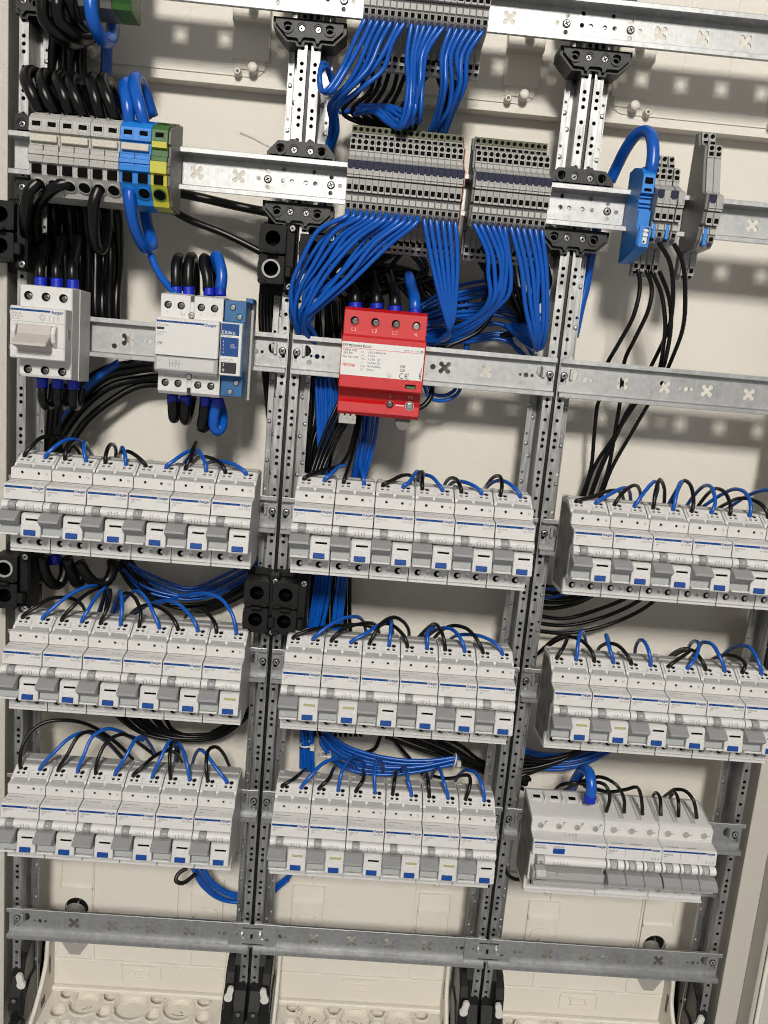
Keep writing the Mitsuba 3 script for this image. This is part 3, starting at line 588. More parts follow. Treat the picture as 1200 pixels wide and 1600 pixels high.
t.part('clear_flap', prof([(-76, -5), (-79.4, -12), (-79, -19), (-66, -20.6), (-66, -21.1), (-79.6, -19.5), (-80, -12), (-76.3, -4.6)], 1.5, w - 1.0), CLEAR)
t.part('flap_base', cat(box(1.5, w - 1, -74, -61.5, -15.0, -7.5, 0.4), box(1.5, w - 1, -78, -61.5, -20, -15.2, 0.5), box(24, 36, -76, -73, -9.5, -7, 0.4)), INNER)
for b, lab in ((0, 'white three-pole breaker next to the wide four-pole breaker'), (1, 'white three-pole breaker at the right end of the bottom row')):
    t, w = side_case('three_pole_breaker', lab, 'circuit breaker', X6 + 70.8 + 53.1 * b, 3)
    for i in range(3):
        x = 17.7 * i + 8.85
        t.part('pole_rib', cat([tilt(plate(rect(x + s * 7.4 - 0.5, x + s * 7.4 + 0.5, 2, 33), -1.0, 0.2), (-14, 43), (-47, 36), (-0.2, 0.98)) for s in (-1, 1)]), INNER)
        bs = tilt(plate(circ(x - 2.5, 12, 2.6, 18), -1.2, 0.2), (-14, 43), (-47, 36), (-0.2, 0.98)); t.part('boss', bs, BRIGHT)
        s = t.part('screw_cover', plate(circ(x, 28, 3.9, 22).union(rect(x, x + 6.2, 27.2, 28.8)), -53.4, -52.9), WHITE); t.part('screw', cat(plate(circ(x, 28, 3.2, 20), -53.6, -53.4), plate(rect(x, x + 5.6, 27.6, 28.4), -53.6, -53.4)), LGREY, under=s)
        t.part('mid_seam', plate(unary_union([rect(x + 8.75, x + 8.95, 7, 19), rect(x - 5, x + 6, 23.2, 23.4)]), -68.25, -67.8) if i < 2 else plate(rect(x - 5, x + 6, 23.2, 23.4), -53.1, -52.9), INKG)
        tg = t.part('toggle', cat(prof(arcR + [(-62, -3.2), (-62, 6)], x - 4.8, x + 1.4, 0.25)), LGREY); t.part('off_mark', words_mesh('O', 2.7, x - 1.7, -73.45, 0.2, 'c', True), BRIGHT, under=tg)
        t.part('toggle_cheek', cat(prof(arcR + [(-62, -3.2), (-62, 6)], x + 2.0, x + 8.2, 0.3), prof(arcR + [(-62, -3.2), (-62, 6)], x - 8.2, x - 5.2, 0.3)), BRIGHT)
        ws = t.part('screw_well', plate(circ(x + 1, -33.6, 3.2, 18), -51.3, -50.9), VOID); t.part('clamp_screw', put(cross_screw(2.2), x + 2.0, -51.3, -34.8), CHROME, under=ws)
        t.part('ring_mark', plate(circ(x + 7.4, -34.5, 1.6, 16).difference(circ(x + 7.4, -34.5, 1.2, 16)), -51.3, -50.9), INKG)
    t.part('blue_stripe', plate(rect(1, 42, 17.6, 19.2), -67.95, -67.6), STRIPE); t.part('maker_name', words_mesh(':hager', 2.2, 42.3, -67.9, 17.2, bold=True), STRIPE)
    t.part('rating_print', cat(words_mesh('MBN316', 1.5, 2, -68.0, 14.4), words_mesh('B16', 1.4, 2, -68.1, 12.2), words_mesh('5 5 5', 2.6, 51, -68.2, 8.2, 'r')), INKG)
    t.part('joined_lever', cat([prof([(-70, -3.4), (-76, -4.2), (-82, -9), (-82, -12.4), (-78, -13), (-70, -13)], 0.6 + 17.4 * q, 0.6 + 17.4 * q + 17.0, 0.5) for q in range(3)] + [box(1, w - 1, -80, -70, -12, -8)]), LEVER)
    t.part('flap_base', cat(box(1, w - 1, -74, -61.5, -19.2, -13.2, 0.4)), INNER)
    t.part('clear_flap', prof([(-78.5, -13.2), (-78, -19), (-66, -20), (-66, -20.4), (-78.6, -19.5), (-79.1, -13.2)], 0.8, w - 0.8), CLEAR)

# ------------------------------------------------------------------ main switch
t = Thing('main_switch', 'white three-pole main switch with broad beige rocker', 'switch', at=(26.3, 0, 150)); w = 44.0
w = 53.4 - 9.2
w = 44.0
t.part('body', cat(prof([(-9, 38.6), (-40, 39.2), (-53, 38), (-53, 20.5), (-53, -23), (-53, -36), (-52, -38), (-9, -40.5)], 0, w, 0.8), prof([(-9, 38.4), (-36, 38.8), (-36, -39.6), (-9, -40.2)], w + 0.05, w + 0.8, 0.3)), WHITE)
t.part('nose', prof([(-52, 20.5), (-67, 20.2), (-68.4, 19.4), (-68.4, -21.8), (-67, -22.8), (-52, -23.4)], -1.8, w - 0.2, 0.9), WHITE)
for i in range(3):
    x = 7.4 + 14.6 * i
    for z, nm in ((29.5, 'top'), (-31.8, 'bottom')):
        e = t.part('screw_hole', cat(plate(circ(x, z, 3.7, 22), -53.08, -52.9)), VOID); t.part('screw', cat(put(cross_screw(2.5), x + 0.9, -53.0, z - 0.3)), DARKS, under=e)
        t.part('hole_rim', plate(circ(x, z, 4.1, 22).difference(circ(x, z, 3.65, 22)), -53.5, -52.9), WHITE, under=e)
t.part('blue_stripe', plate(rect(-1.0, 31.5, 16.3, 18.0), -68.6, -68.3), STRIPE); t.part('maker_name', words_mesh(':hager', 2.5, 32, -68.45, 15.6, bold=True), STRIPE)
t.part('rating_print', cat(words_mesh('SBN363', 1.5, 0, -68.4, 13.4), words_mesh('63A 400V', 1.4, 0, -68.4, 11.2), words_mesh('AC-22A', 1.2, 0, -68.4, 9.2), [plate(rect(30.5 + 3.6 * i, 30.8 + 3.6 * i, 8.4, 14), -68.5, -68.3) for i in range(3)], plate(affinity.rotate(rect(23, 27, 10, 14), 45).difference(affinity.rotate(rect(23.4, 26.6, 10.4, 13.6), 45)), -68.5, -68.3)), INKG)
t.part('seam', cat(plate(rect(-1.6, w - 0.4, -11.8, -11.5), -68.5, -68.3), plate(rect(-1.6, w - 0.4, 7.6, 7.9), -68.5, -68.3)), INKG)
ck = [(-68, 7.0), (-73, 4.5), (-75.5, -1), (-74, -8), (-68, -13)]
t.part('cheek', prof(ck, 1.6, 5.2, 0.8), WHITE); t.part('cheek', prof(ck, 34.0, 37.8, 0.8), WHITE)
r = t.part('rocker', prof([(-66, 6.2), (-70.5, 5.8), (-73, -2.0), (-83, -9.0), (-83.4, -11.2), (-72, -14.5), (-66, -18)], 5.5, 33.7, 0.7), WGREY)
t.part('zero_mark', words_mesh('0', 2.6, 20, -72.2, 0.4, 'c'), BUFF, under=r)
t.part('side_notch', box(w - 0.3, w + 0.2, -63, -57.5, -4, 4.4, 0.1), LGREY)

# ------------------------------------------------------------------ contactor and impulse relay
t = Thing('contactor', 'white installation contactor with clear label flap, left of the blue relay', 'contactor', at=(144, 0, 150)); w = 53.4
t.part('body', cat(prof([(-9, 43), (-40, 43), (-53, 41), (-53, -40), (-50, -42.5), (-9, -43.5)], 0.2, 25.3, 0.5), prof([(-9, 43), (-40, 43), (-53, 41), (-53, -40), (-50, -42.5), (-9, -43.5)], 28.4, w - 0.2, 0.5), box(25, 28.8, -52, -9, -36, 36)), WHITE)
t.part('nose', prof([(-52, 22), (-64.5, 21.8), (-66, 21), (-66, -9.4), (-52, -10)], -0.3, w - 0.6, 0.8), WHITE)
lo = t.part('flap_tray', prof([(-52, -9.8), (-63, -9.8), (-65, -11), (-65, -22), (-63, -23.2), (-52, -23.6)], -0.3, w - 0.6, 0.6), INNER)
t.part('label_strip', plate(rect(2, w - 4, -20.8, -11.4), -65.2, -64.9), WHITE, under=lo)
t.part('wiring_print', cat(words_mesh('C3', 1.4, 3, -65.2, -15), [box(12.5 + 2.6 * i, 12.9 + 2.6 * i, -65.35, -65.1, -19, -13) for i in range(4)], box(12, 22, -65.35, -65.1, -16.4, -16)), INKG, under=lo)
t.part('clear_flap', prof([(-66.2, -9.6), (-66.8, -10.4), (-66.8, -22.6), (-65, -24.0), (-65, -24.4), (-67.3, -22.8), (-67.3, -10.2), (-66.6, -9.2)], -0.2, w - 0.7), CLEAR)
t.part('blue_stripe', plate(rect(0.8, 40.5, 17.3, 18.9), -66.2, -65.9), STRIPE); t.part('maker_name', words_mesh(':hager', 2.4, 41, -66.05, 16.6, bold=True), STRIPE)
t.part('rating_print', cat(words_mesh('ESC440S', 1.6, 1.2, -66.0, 14.3), words_mesh('40A AC1', 1.3, 1.2, -66.0, 8.4), words_mesh('230V~', 1.3, 1.2, -66.0, 6.4)), INKG)
t.part('indicator', plate(rect(1.2, 7.2, 11.2, 13.2), -66.2, -65.9), INK)
t.part('approval_mark', cat(plate(circ(3.2, 0, 1.4).difference(circ(3.2, 0, 1.1)), -66.15, -65.9), plate(rect(5.0, 5.4, -1.4, 1.4), -66.15, -65.9), plate(rect(3.2, 5.6, -0.2, 0.2), -66.15, -65.9)), INK)
for xs, z, lb in (((6.5, 17.5, 34.5, 45.7), 32.3, '1357'), ((6.5, 17.5, 34.5, 45.7), -33, '2468')):
    for x, c in zip(xs, lb):
        e = t.part('screw_hole', plate(circ(x, z, 3.2, 20), -53.1, -52.9), VOID); t.part('screw', put(cross_screw(2.4), x + 0.4, -53.0, z), DARKS, under=e)
        t.part('pole_mark', words_mesh(c, 1.6, x, -52.95, z - 6.6 if z > 0 else z + 5.2, 'c'), INKG)
for z, tx in ((24.9, 'A1'), (-26.4, 'A2')):
    e = t.part('screw_hole', plate(circ(26.6, z, 2.7, 18), -53.3, -52), INK); t.part('screw', put(cross_screw(2.2), 26.6, -53.2, z), CHROME, under=e)
    t.part('coil_mark', words_mesh(tx, 1.7, 19.5 if z > 0 else 32, -52.95, z - 0.8, 'c'), INKG)
t = Thing('impulse_relay', 'narrow blue impulse relay beside the contactor', 'relay', at=(198, 0, 150)); w = 18.5
t.part('body', cat(prof([(-9, 40), (-30, 42), (-53, 40), (-53, 23.5), (-58, 22.6), (-58, -23), (-53, -24.5), (-53, -40), (-30, -42), (-9, -41)], 0.3, w, 0.4), box(15, w + 3, -34, -14, 40, 44.5, 0.6)), RBLUE)
t.part('side_plate', prof([(-9, 43.5), (-24, 44), (-24, -44), (-9, -43)], w + 0.2, w + 2.6, 0.4), LGREY2)
n = t.part('nose', prof([(-52, 22), (-63.5, 21.6), (-64.4, 20.8), (-64.4, -22), (-52, -23.6)], -0.2, w - 0.8, 0.5), WHITE)
t.part('front_label', plate(rect(0.4, w - 3.2, -6.2, 20.6), -64.7, -64.3), STRIPE, under=n)
t.part('white_strip', cat(plate(rect(0.4, w - 3.2, 9.3, 11.2), -64.95, -64.6), plate(rect(0.4, w - 3.2, -10.4, -7.2), -64.8, -64.4)), BRIGHT, under=n)
t.part('lettering', cat(words_mesh('Eltako', 2.9, 1.2, -64.65, 12.0), words_mesh('10A', 1.3, 8.6, -64.65, 2.8), words_mesh('250V~', 1.3, 8.6, -64.65, 0.8), [plate(rect(2.6, 3.0, -4 + 3 * i, -2.4 + 3 * i), -64.9, -64.6) for i in range(4)]), BRIGHT, under=n)
t.part('type_print', cat(words_mesh('S12-100-', 1.3, 1.0, -64.85, 9.65), words_mesh('A1-A2 230V~', 1.25, 0.7, -64.75, -9.5)), INK, under=n)
t.part('manual_switch', cat(box(1.4, w - 4.2, -65.2, -63, -20.4, -11.4, 0.3)), INK, under=n); t.part('switch_mark', cat(words_mesh('I', 2.0, 3.6, -65.2, -14.6, 'c', True), words_mesh('O', 2.0, 3.6, -65.2, -19, 'c', True)), BRIGHT, under=n)
for x, z in ((7.2, 34.5), (13.2, 27), (13.2, -28.5), (8.2, -36.5)):
    e = t.part('screw_hole', plate(circ(x, z, 2.6, 18), -53.25, -52.9), VOID); t.part('screw', put(cross_screw(2.2), x, -53.1, z), CHROME, under=e)

# ------------------------------------------------------------------ red surge arrester
t = Thing('surge_arrester', 'bright red surge arrester with white print label', 'surge arrester', at=(299.6, 0, 150)); w = 71.2
t.part('body', prof([(-9, 46), (-46, 44.5), (-53, 41.5), (-53.5, 21.5), (-66.5, 20.4), (-67.8, 19.2), (-67.8, -22.6), (-66.5, -23.4), (-51, -26), (-50, -33), (-53.5, -36), (-54, -44), (-50, -47), (-9, -48)], 0, w, 0.7), RED)
t.part('face_label', plate(rrect(0.6, w - 1.2, -12.8, 14.8, 0.3), -68.05, -67.7), BRIGHT)
for i, c in enumerate(('L1', 'L2', 'L3', 'N')):
    x = 9.2 + 17.6 * i
    e = t.part('screw_hole', plate(circ(x, 33, 3.6, 22), -53.9, -52.4), VOID); t.part('hole_rim', plate(circ(x, 33, 4.1, 24).difference(circ(x, 33, 3.5, 24)), -54.2, -52.6), RED, under=e)
    t.part('screw', cat(put(cross_screw(2.9), x + (0.6 if i < 3 else 0), -53.7, 32.4)), CHROME if i == 3 else DARKS, under=e)
    t.part('pole_name', words_mesh(c, 2.9, x, -53.6, 24.2, 'c'), PINK)
t.part('red_rule', plate(rect(1.4, w - 2, 9.6, 9.95), -68.15, -67.95), INKR)
Y = -68.03
t.part('type_print', cat(words_mesh('DEHNshield Basic', 2.1, 1.2, Y, 11.0, bold=True), words_mesh('DSH B TNS', 1.55, 2.2, Y, 7.2, bold=True), words_mesh('255 FM', 1.55, 2.2, Y, 4.8, bold=True), words_mesh('No. 941 400', 1.55, 2.2, Y, 1.6, bold=True)), INK)
rows = [('Uc', '255 V 50/60 Hz'), ('Up', '1,5 kV'), ('Iimp', '7,5 kA'), ('In', '12,5 kA'), ('Imax', '30 kA/50Hz'), ('gG', '160 A')]
t.part('ratings_print', cat([words_mesh(a, 1.35, 17.2, Y, 6.6 - 2.9 * i) for i, (a, b) in enumerate(rows)] + [words_mesh(b, 1.45, 23.0, Y, 6.6 - 2.9 * i, bold=True) for i, (a, b) in enumerate(rows)]
       + [plate(rect(31.2, 33.6, 0.8 - 2.9 * i, 2.4 - 2.9 * i).difference(rect(31.5, 33.3, 1.1 - 2.9 * i, 2.1 - 2.9 * i)), -68.15, -68) for i in (0, 1)]), INK)
t.part('maker_name', cat(words_mesh('DEHN', 2.3, 7.6, Y, -5.6, 'c', True), plate(Polygon([(1.2, -4.6), (4.4, -3.0), (3.6, -4.2), (5.0, -4.6)]), -68.15, -68), plate(Polygon([(13.6, -4.0), (10.4, -5.8), (11.2, -4.6), (9.9, -4.2)]), -68.15, -68)), INKR)
t.part('window_print', cat(words_mesh('green: ok -> red:', 1.25, w - 4.6, Y, 10.9, 'r'), plate(unary_union([affinity.rotate(rect(66.4, 69.4, 11.2, 11.7), a) for a in (40, -40)]), -68.15, -68)), INK)
def letter_arc(x, z, r, a0, a1, wd):
    an = np.radians(np.linspace(a0, a1, 14)); return Polygon(np.vstack([np.column_stack([x + r * np.cos(an), z + r * np.sin(an)]), np.column_stack([x + (r - wd) * np.cos(an[::-1]), z + (r - wd) * np.sin(an[::-1])])]))
t.part('approval_mark', cat(words_mesh('UK', 2.3, 51, Y, -3.2, bold=True), words_mesh('CA', 2.3, 51, Y, -6.4, bold=True), plate(letter_arc(53, -10, 2.4, 60, 300, 0.6), -68.15, -68), plate(unary_union([letter_arc(57.6, -10, 2.4, 60, 300, 0.6), rect(55.3, 57.6, -10.3, -9.7)]), -68.15, -68)), INK)
t.part('triangle_mark', plate(circ(42, -10.4, 2.0, 22).difference(circ(42, -10.4, 1.75, 22)).union(Polygon([(40.8, -11.2), (43.2, -11.2), (42, -9.2)]).difference(Polygon([(41.3, -11.0), (42.7, -11.0), (42, -9.7)]))), -68.15, -68), INKG)
t.part('edge_code', plate(unary_union([rect(68.4, 69.0, -12.2, -2), rect(67.4, 68.0, -11, -6)]), -68.15, -68), INK)
t.part('status_window', cat(plate(rect(56.5, 65.5, -20.2, -16.6), -67.95, -67.6)), VOID); t.part('status_flag', plate(rect(57.6, 65.0, -20.0, -18.0), -68.1, -67.9), GREEN)
for x in (45.2, 62.4):
    e = t.part('screw_hole', plate(circ(x, -35.2, 3.3, 20), -54.0, -52.6), VOID); t.part('hole_rim', plate(circ(x, -35.2, 3.9, 24).difference(circ(x, -35.2, 3.2, 24)), -54.3, -52.6), LGREY2 if x > 50 else RED, under=e)
    t.part('screw', put(cross_screw(2.7), x, -53.8, -35.2), CHROME if x > 50 else DARKS, under=e)
t.part('link_print', box(50, 58, -54.0, -53.0, -36.0, -34.9), PINK)
t.part('earth_print', cat(words_mesh('PE', 2.9, 62.8, -50.9, -29.6, 'c'), plate(unary_union([rect(44.9, 45.3, -28.6, -26.4), rect(43.6, 46.6, -29.2, -28.8), rect(44.2, 46.0, -30.0, -29.7)]), -51.0, -50.6)), PINK)
t.part('lower_post', lathe([(0, 6), (6.5, 5.5), (7, 0)], 20), DGREY, 40, at=(58.5, -38, -51))
t = Thing('plug_connector', 'small grey three-way plug connector under the red surge arrester', 'connector', at=(301.6, 0, 103))
t.part('body', cat(box(0, 15, -52, -38, -8, -1.2, 0.4), [box(0.6 + 5 * i, 4.2 + 5 * i, -52, -40, -1.4, 0.4, 0.3) for i in range(3)]), LGREY2)
for i in range(3): t.part('screw', cat(plate(circ(2.5 + 5 * i, -3.6, 1.6, 14).difference(affinity.rotate(rect(2.2 + 5 * i, 2.8 + 5 * i, -5, -2.2), 45)), -52.4, -52)), LGREY)

# ------------------------------------------------------------------ big cable terminals
PB = [(-9, 36.5), (-26, 32.5), (-46, 25), (-50, 21), (-51, 11), (-48, 10), (-48, 1), (-50, 0), (-50, -3), (-52.4, -4), (-52.4, -7), (-51, -7.6), (-51, -9), (-52.4, -9.6), (-52, -13), (-49, -14), (-48, -22), (-38, -33), (-36, -37), (-20, -38.5), (-9, -38.5)]
XB = [31.2, 56.3, 81.4, 105.4, 131.0, 144.6]
bigs = [('grey', 'grey double cable terminal at the left end of the terminal rail', LGREY2), ('grey', 'second grey double cable terminal from the left', LGREY2), ('grey', 'grey double cable terminal beside the blue one', LGREY2), ('blue', 'bright blue double cable terminal with two blue loops', TBLUE), ('green', 'green and yellow earth terminal at the end of the cable terminals', GREEN)]
for i, (c, lab, mat) in enumerate(bigs):
    x0, x1 = XB[i], XB[i + 1]
    t = Thing('cable_terminal', lab, 'terminal', 'large cable terminals' if c == 'grey' else None, at=(0, 0, 300))
    t.part('housing', prof(PB, x0 + 0.1, x1 - 0.1, 0.4), mat)
    if c == 'green':
        t.part('yellow_section', cat(prof([(-46, 12), (-51.6, 11.6), (-51.4, 7), (-46, 6.5)], x0 + 0.6, x1 - 0.6, 0.3), prof([(-20, -38.8), (-36.2, -37.2), (-38.2, -33.2), (-48.2, -22.1), (-49.3, -14.1), (-52.3, -13.1), (-52.7, -4), (-30, -4)], x0 - 0.0, x1 + 0.05, 0.3)), YELLOW)
        t.part('end_cover', prof([(q[0] + 1.5, q[1] * 0.97) for q in PB], x1 + 0.1, x1 + 2.2, 0.4), DGREY)
    cells = [(x0 + x1) / 2] if c == 'green' else [x0 + (x1 - x0) * 0.26, x0 + (x1 - x0) * 0.76]
    rim = {'grey': LGREY2, 'blue': TBLUE, 'green': GREEN}[c]
    for x in cells:
        a, b, u = (-30, 31), (-46, 25), (-0.35, 0.94)
        e = t.part('cable_entry', tilt(plate(circ(x, 8.8, 5.6, 24).difference(circ(x, 8.8, 4.9, 24)), -0.8, 0.2), a, b, u), rim); t.part('bore', tilt(plate(circ(x, 8.8, 4.95, 22), -0.25, 0.1), a, b, u), VOID, under=e)
        e = t.part('driver_slot', plate(rect(x - 4.4, x + 4.4, 12.0, 19.6).difference(rect(x - 3.4, x + 3.4, 13.0, 18.6)), -51.2, -49), rim); t.part('slot_floor', plate(rect(x - 3.5, x + 3.5, 12.9, 18.7), -50.6, -49), VOID, under=e)
        e = t.part('cable_entry', tilt(plate(circ(x, 5.6, 5.5, 24).difference(circ(x, 5.6, 4.8, 24)), -1.4, 0.2), (-46.5, -24), (-37, -34), (-0.7, -0.7)), rim); t.part('bore', tilt(plate(circ(x, 5.6, 4.85, 22), -1.0, 0.1), (-46.5, -24), (-37, -34), (-0.7, -0.7)), VOID, under=e)
        e = t.part('driver_slot', plate(rect(x - 3.9, x + 3.9, -21.4, -14.4), -50.2, -48), VOID)
        t.part('seam', box(x + 6.0, x + 6.2, -52.6, -50.9, -13, 1), DGREY) if c != 'green' else None
    if c != 'green': t.part('marker_strip', box(x0 + 1.4, x1 - 1.8, -51.5, -48.2, 3.2, 8.6, 0.4), BUFF)

# ------------------------------------------------------------------ narrow three-level terminals
PN = [(-3, -54), (-8, -54), (-12, -50), (-13, -42), (-14, -31), (-42, -30), (-47, -25), (-49, -16), (-48, -13), (-53, -12), (-54, -3), (-52, -2), (-55, -1), (-55, 11), (-46, 14), (-44, 16), (-37, 19), (-35, 33), (-28, 35.5), (-20, 36.5), (-17, 42), (-15, 48), (-9, 49)]
def narrow_set(pitch, tall=0.0):
    w = pitch - 0.22; c = w / 2
    pts = [(y, z + (tall if z > 17 else 0)) for y, z in PN]
    D = {'housing': (prof(pts, 0, w, 0.18), LGREY)}
    D['earth_cap'] = (prof([(-9.2, 49.4 + tall), (-15.6, 48.4 + tall), (-17.6, 42 + tall), (-15, 42 + tall)], 0.05, w - 0.05), OLIVE)
    k = tall
    def spot(sh, y0): return plate(sh, y0, y0 + 1.2)
    D['wire_entry'] = (cat(spot(circ(c, 45 + k, 1.75, 12), -17.4), spot(rect(c - 1.8, c + 1.8, 37.6 + k, 40.0 + k), -19.8), spot(circ(c, 30.5 + k, 1.8, 12), -36.2), spot(rect(c - 1.8, c + 1.8, 24.2 + k, 27.2 + k), -36.8)), VOID)
    D['driver_slot'] = (cat(spot(rect(c - 1.7, c + 1.7, -11.2, -7.4), -53.8), spot(rect(c - 1.5, c + 1.5, -24.6, -21.6), -48.4)), VOID)
    D['entry_sill'] = (cat(box(0.3, w - 0.3, -37.4, -35.5, 22.6 + k, 23.6 + k), box(0.3, w - 0.3, -20.6, -18, 36.6 + k, 37.4 + k)), LGREY2)
    D['front_sill'] = (cat(box(0.1, w - 0.1, -55.6, -54.5, -1.8, -1.0), box(0.3, w - 0.3, -54.6, -53, -13.2, -12.0), box(0.3, w - 0.3, -50.0, -48.2, -19.8, -13.6, 0.2)), LGREY2)
    D['marker'] = (box(0.05, w - 0.05, -55.7, -54.6, 4.4, 11.3, 0.2), NAVY)
    D['marker_clip'] = (cat(box(0.1, 0.7, -56.2, -54.5, 0.4, 5), box(w - 0.7, w - 0.1, -56.2, -54.5, 0.4, 5), box(0.1, w - 0.1, -56.2, -54.5, 0.2, 1.0)), LGREY2)
    D['outlet_seal'] = (cat(spot(circ(c, -27.6, 1.9, 12), -46.2)), NAVY)
    D['rear_entry'] = (cat(spot(rect(c - 1.6, c + 1.6, -47.4, -44.2), -13.2), spot(circ(c, -50.6, 1.6, 12), -12.0)), VOID)
    D['rear_sill'] = (cat(box(0.3, w - 0.3, -14.4, -12, -43.6, -36.5, 0.2)), LGREY)
    return {n: shape(m, a) for n, (m, a) in D.items()}
def terminal_row(name_, x0, z, n, pitch, label, group, skip=()):
    D = narrow_set(pitch)
    for i in range(n):
        t = Thing('rail_terminal', label(i), 'terminal', group, at=(x0 + pitch * i, 0, z))
        for k, d in D.items():
            if k not in skip: t.part(k, d)
NA, NB, NT = 18, 12, 19
terminal_row('a', 293.0, 300, NA, 5.36, lambda i: f'grey terminal with navy marker, {ORD[i]} from left in the wide block above the arrester', 'grey terminals of the wide block')
terminal_row('b', 399.6, 300, NB, 5.3, lambda i: f'grey terminal with navy marker, {ORD[i]} from left in the narrow block beside the post', 'grey terminals of the narrow block')
terminal_row('t', 296.0, 450, NT, 5.36, lambda i: f'narrow grey rail terminal, {ORD[i]} from the left in the block on the topmost rail', 'grey terminals on the topmost rail')
PC = [(q[0] + 0.8, q[1] * 0.985) for q in PN]
whole('end_plate', prof(PC, 389.9, 390.8, 0.2).apply_translation([0, 0, 300]), ORANGE, 'thin orange end plate closing the wide terminal block', 'end plate')
whole('end_plate', prof(PC, 397.4, 399.3, 0.2).apply_translation([0, 0, 300]), DGREY, 'dark end plate at the start of the narrow terminal block', 'end plate')
# group at the right: blue neutral terminal, four grey terminals, two tall grey terminals
t = Thing('neutral_terminal', 'large bright blue neutral terminal with thick blue cable', 'terminal', at=(540.5, 0, 300))
BN = [(-5, -44), (-14, -44), (-44, -38), (-52, -34), (-53, -22), (-46, -20), (-47, -5), (-42, -4), (-42, 8), (-47, 9), (-47, 24), (-40, 30), (-18, 35), (-5, 34)]
t.part('housing', prof(BN, 0, 10.6, 0.4), TBLUE)
e = t.part('cable_entry', tilt(plate(circ(5.3, 4, 5.2, 24).difference(circ(5.3, 4, 4.6, 24)), -0.8, 0.2), (-36, 31.2), (-46, 25), (-0.5, 0.86)), TBLUE); t.part('bore', tilt(plate(circ(5.3, 4, 4.6, 22), -0.2, 0.1), (-36, 31.2), (-46, 25), (-0.5, 0.86)), VOID, under=e)
t.part('driver_slot', cat(plate(rect(2.0, 8.6, 16.5, 21.5), -47.4, -46), plate(rect(2.2, 8.4, 10.4, 12.8), -47.4, -46)), VOID)
t.part('rib', cat([box(0.3, 10.3, -44.5, -42, z, z + 1.2, 0.2) for z in (5.6, 1.2, -2.0)]), TBLUE)
e = t.part('slide_frame', plate(rect(1.0, 9.6, -35.5, -18.5).difference(rect(4.0, 8.6, -33.5, -20.0)), -54.2, -51), TBLUE); t.part('slide', cat(box(4.2, 8.4, -53, -51, -33, -20.4, 0.4), box(4.2, 8.4, -54.4, -53, -27.0, -25.0, 0.2), box(4.2, 8.4, -54.4, -53, -23.2, -21.6, 0.2)), BRIGHT, under=e)
t.part('slide_hole', plate(circ(5.8, -31.2, 0.9), -53.2, -52.8), VOID, under=e)
D = narrow_set(5.6); D.pop('earth_cap')
for i in range(4):
    t = Thing('rail_terminal', f'narrow grey rail terminal, {ORD[i]} of four beside the blue neutral terminal', 'terminal', 'four grey terminals beside the blue neutral terminal', at=(552.2 + 5.6 * i + (0.8 if i > 2 else 0), 0, 300))
    for k, d in D.items():
        if not (k == 'marker' and i in (1, 3)): t.part(k, d)
    if i in (0, 2): t.part('blue_slide', cat(box(1.2, 4.0, -50.2, -47, -27, -14.5, 0.3)), TBLUE)
whole('end_plate', prof(PC, 574.6, 575.4, 0.2).apply_translation([0, 0, 300]), LGREY, 'grey end plate closing the four terminals by the blue one', 'end plate')
D = narrow_set(6.0, 22.0); D.pop('earth_cap')
for i in range(2):
    t = Thing('rail_terminal', ['tall grey rail terminal with a blue slide, standing alone at the right', 'tall grey rail terminal with a cut-out, closing the lone pair at the right'][i], 'terminal', at=(596.0 + 6.2 * i, 0, 300))
    for k, d in D.items():
        if not (k == 'marker' and i == 1): t.part(k, d)
    if i == 0: t.part('blue_slide', cat(box(1.2, 4.4, -50.2, -47, -29, -14.5, 0.3)), TBLUE)
whole('end_plate', prof([(y + 0.8, (z + (22 if z > 17 else 0)) * 0.99) for y, z in PN], 593.2, 595.8, 0.4).apply_translation([0, 0, 300]), DGREY, 'dark grey end plate in front of the lone tall terminals', 'end plate')
# earth terminal at the very top left
t = Thing('cable_terminal', 'green earth terminal on the topmost rail beside the thick blue loop', 'terminal', at=(0, 0, 450))
t.part('housing', prof(PB, 92, 108, 0.4), GREEN)
for x0, x1, lab in ((30, 52, 'dark terminal at the top left under the black cables'), (52.2, 72, 'dark terminal at the top under the black cables, second'), (72.2, 91.8, 'dark terminal at the top beside the green earth terminal')):
    t = Thing('cable_terminal', lab, 'terminal', at=(0, 0, 450)); t.part('housing', prof(PB, x0, x1 - 0.2, 0.4), DGREY); t.part('marker_strip', box(x0 + 1, x1 - 1.4, -51.5, -48.2, 3.2, 8.6, 0.4), BUFF)
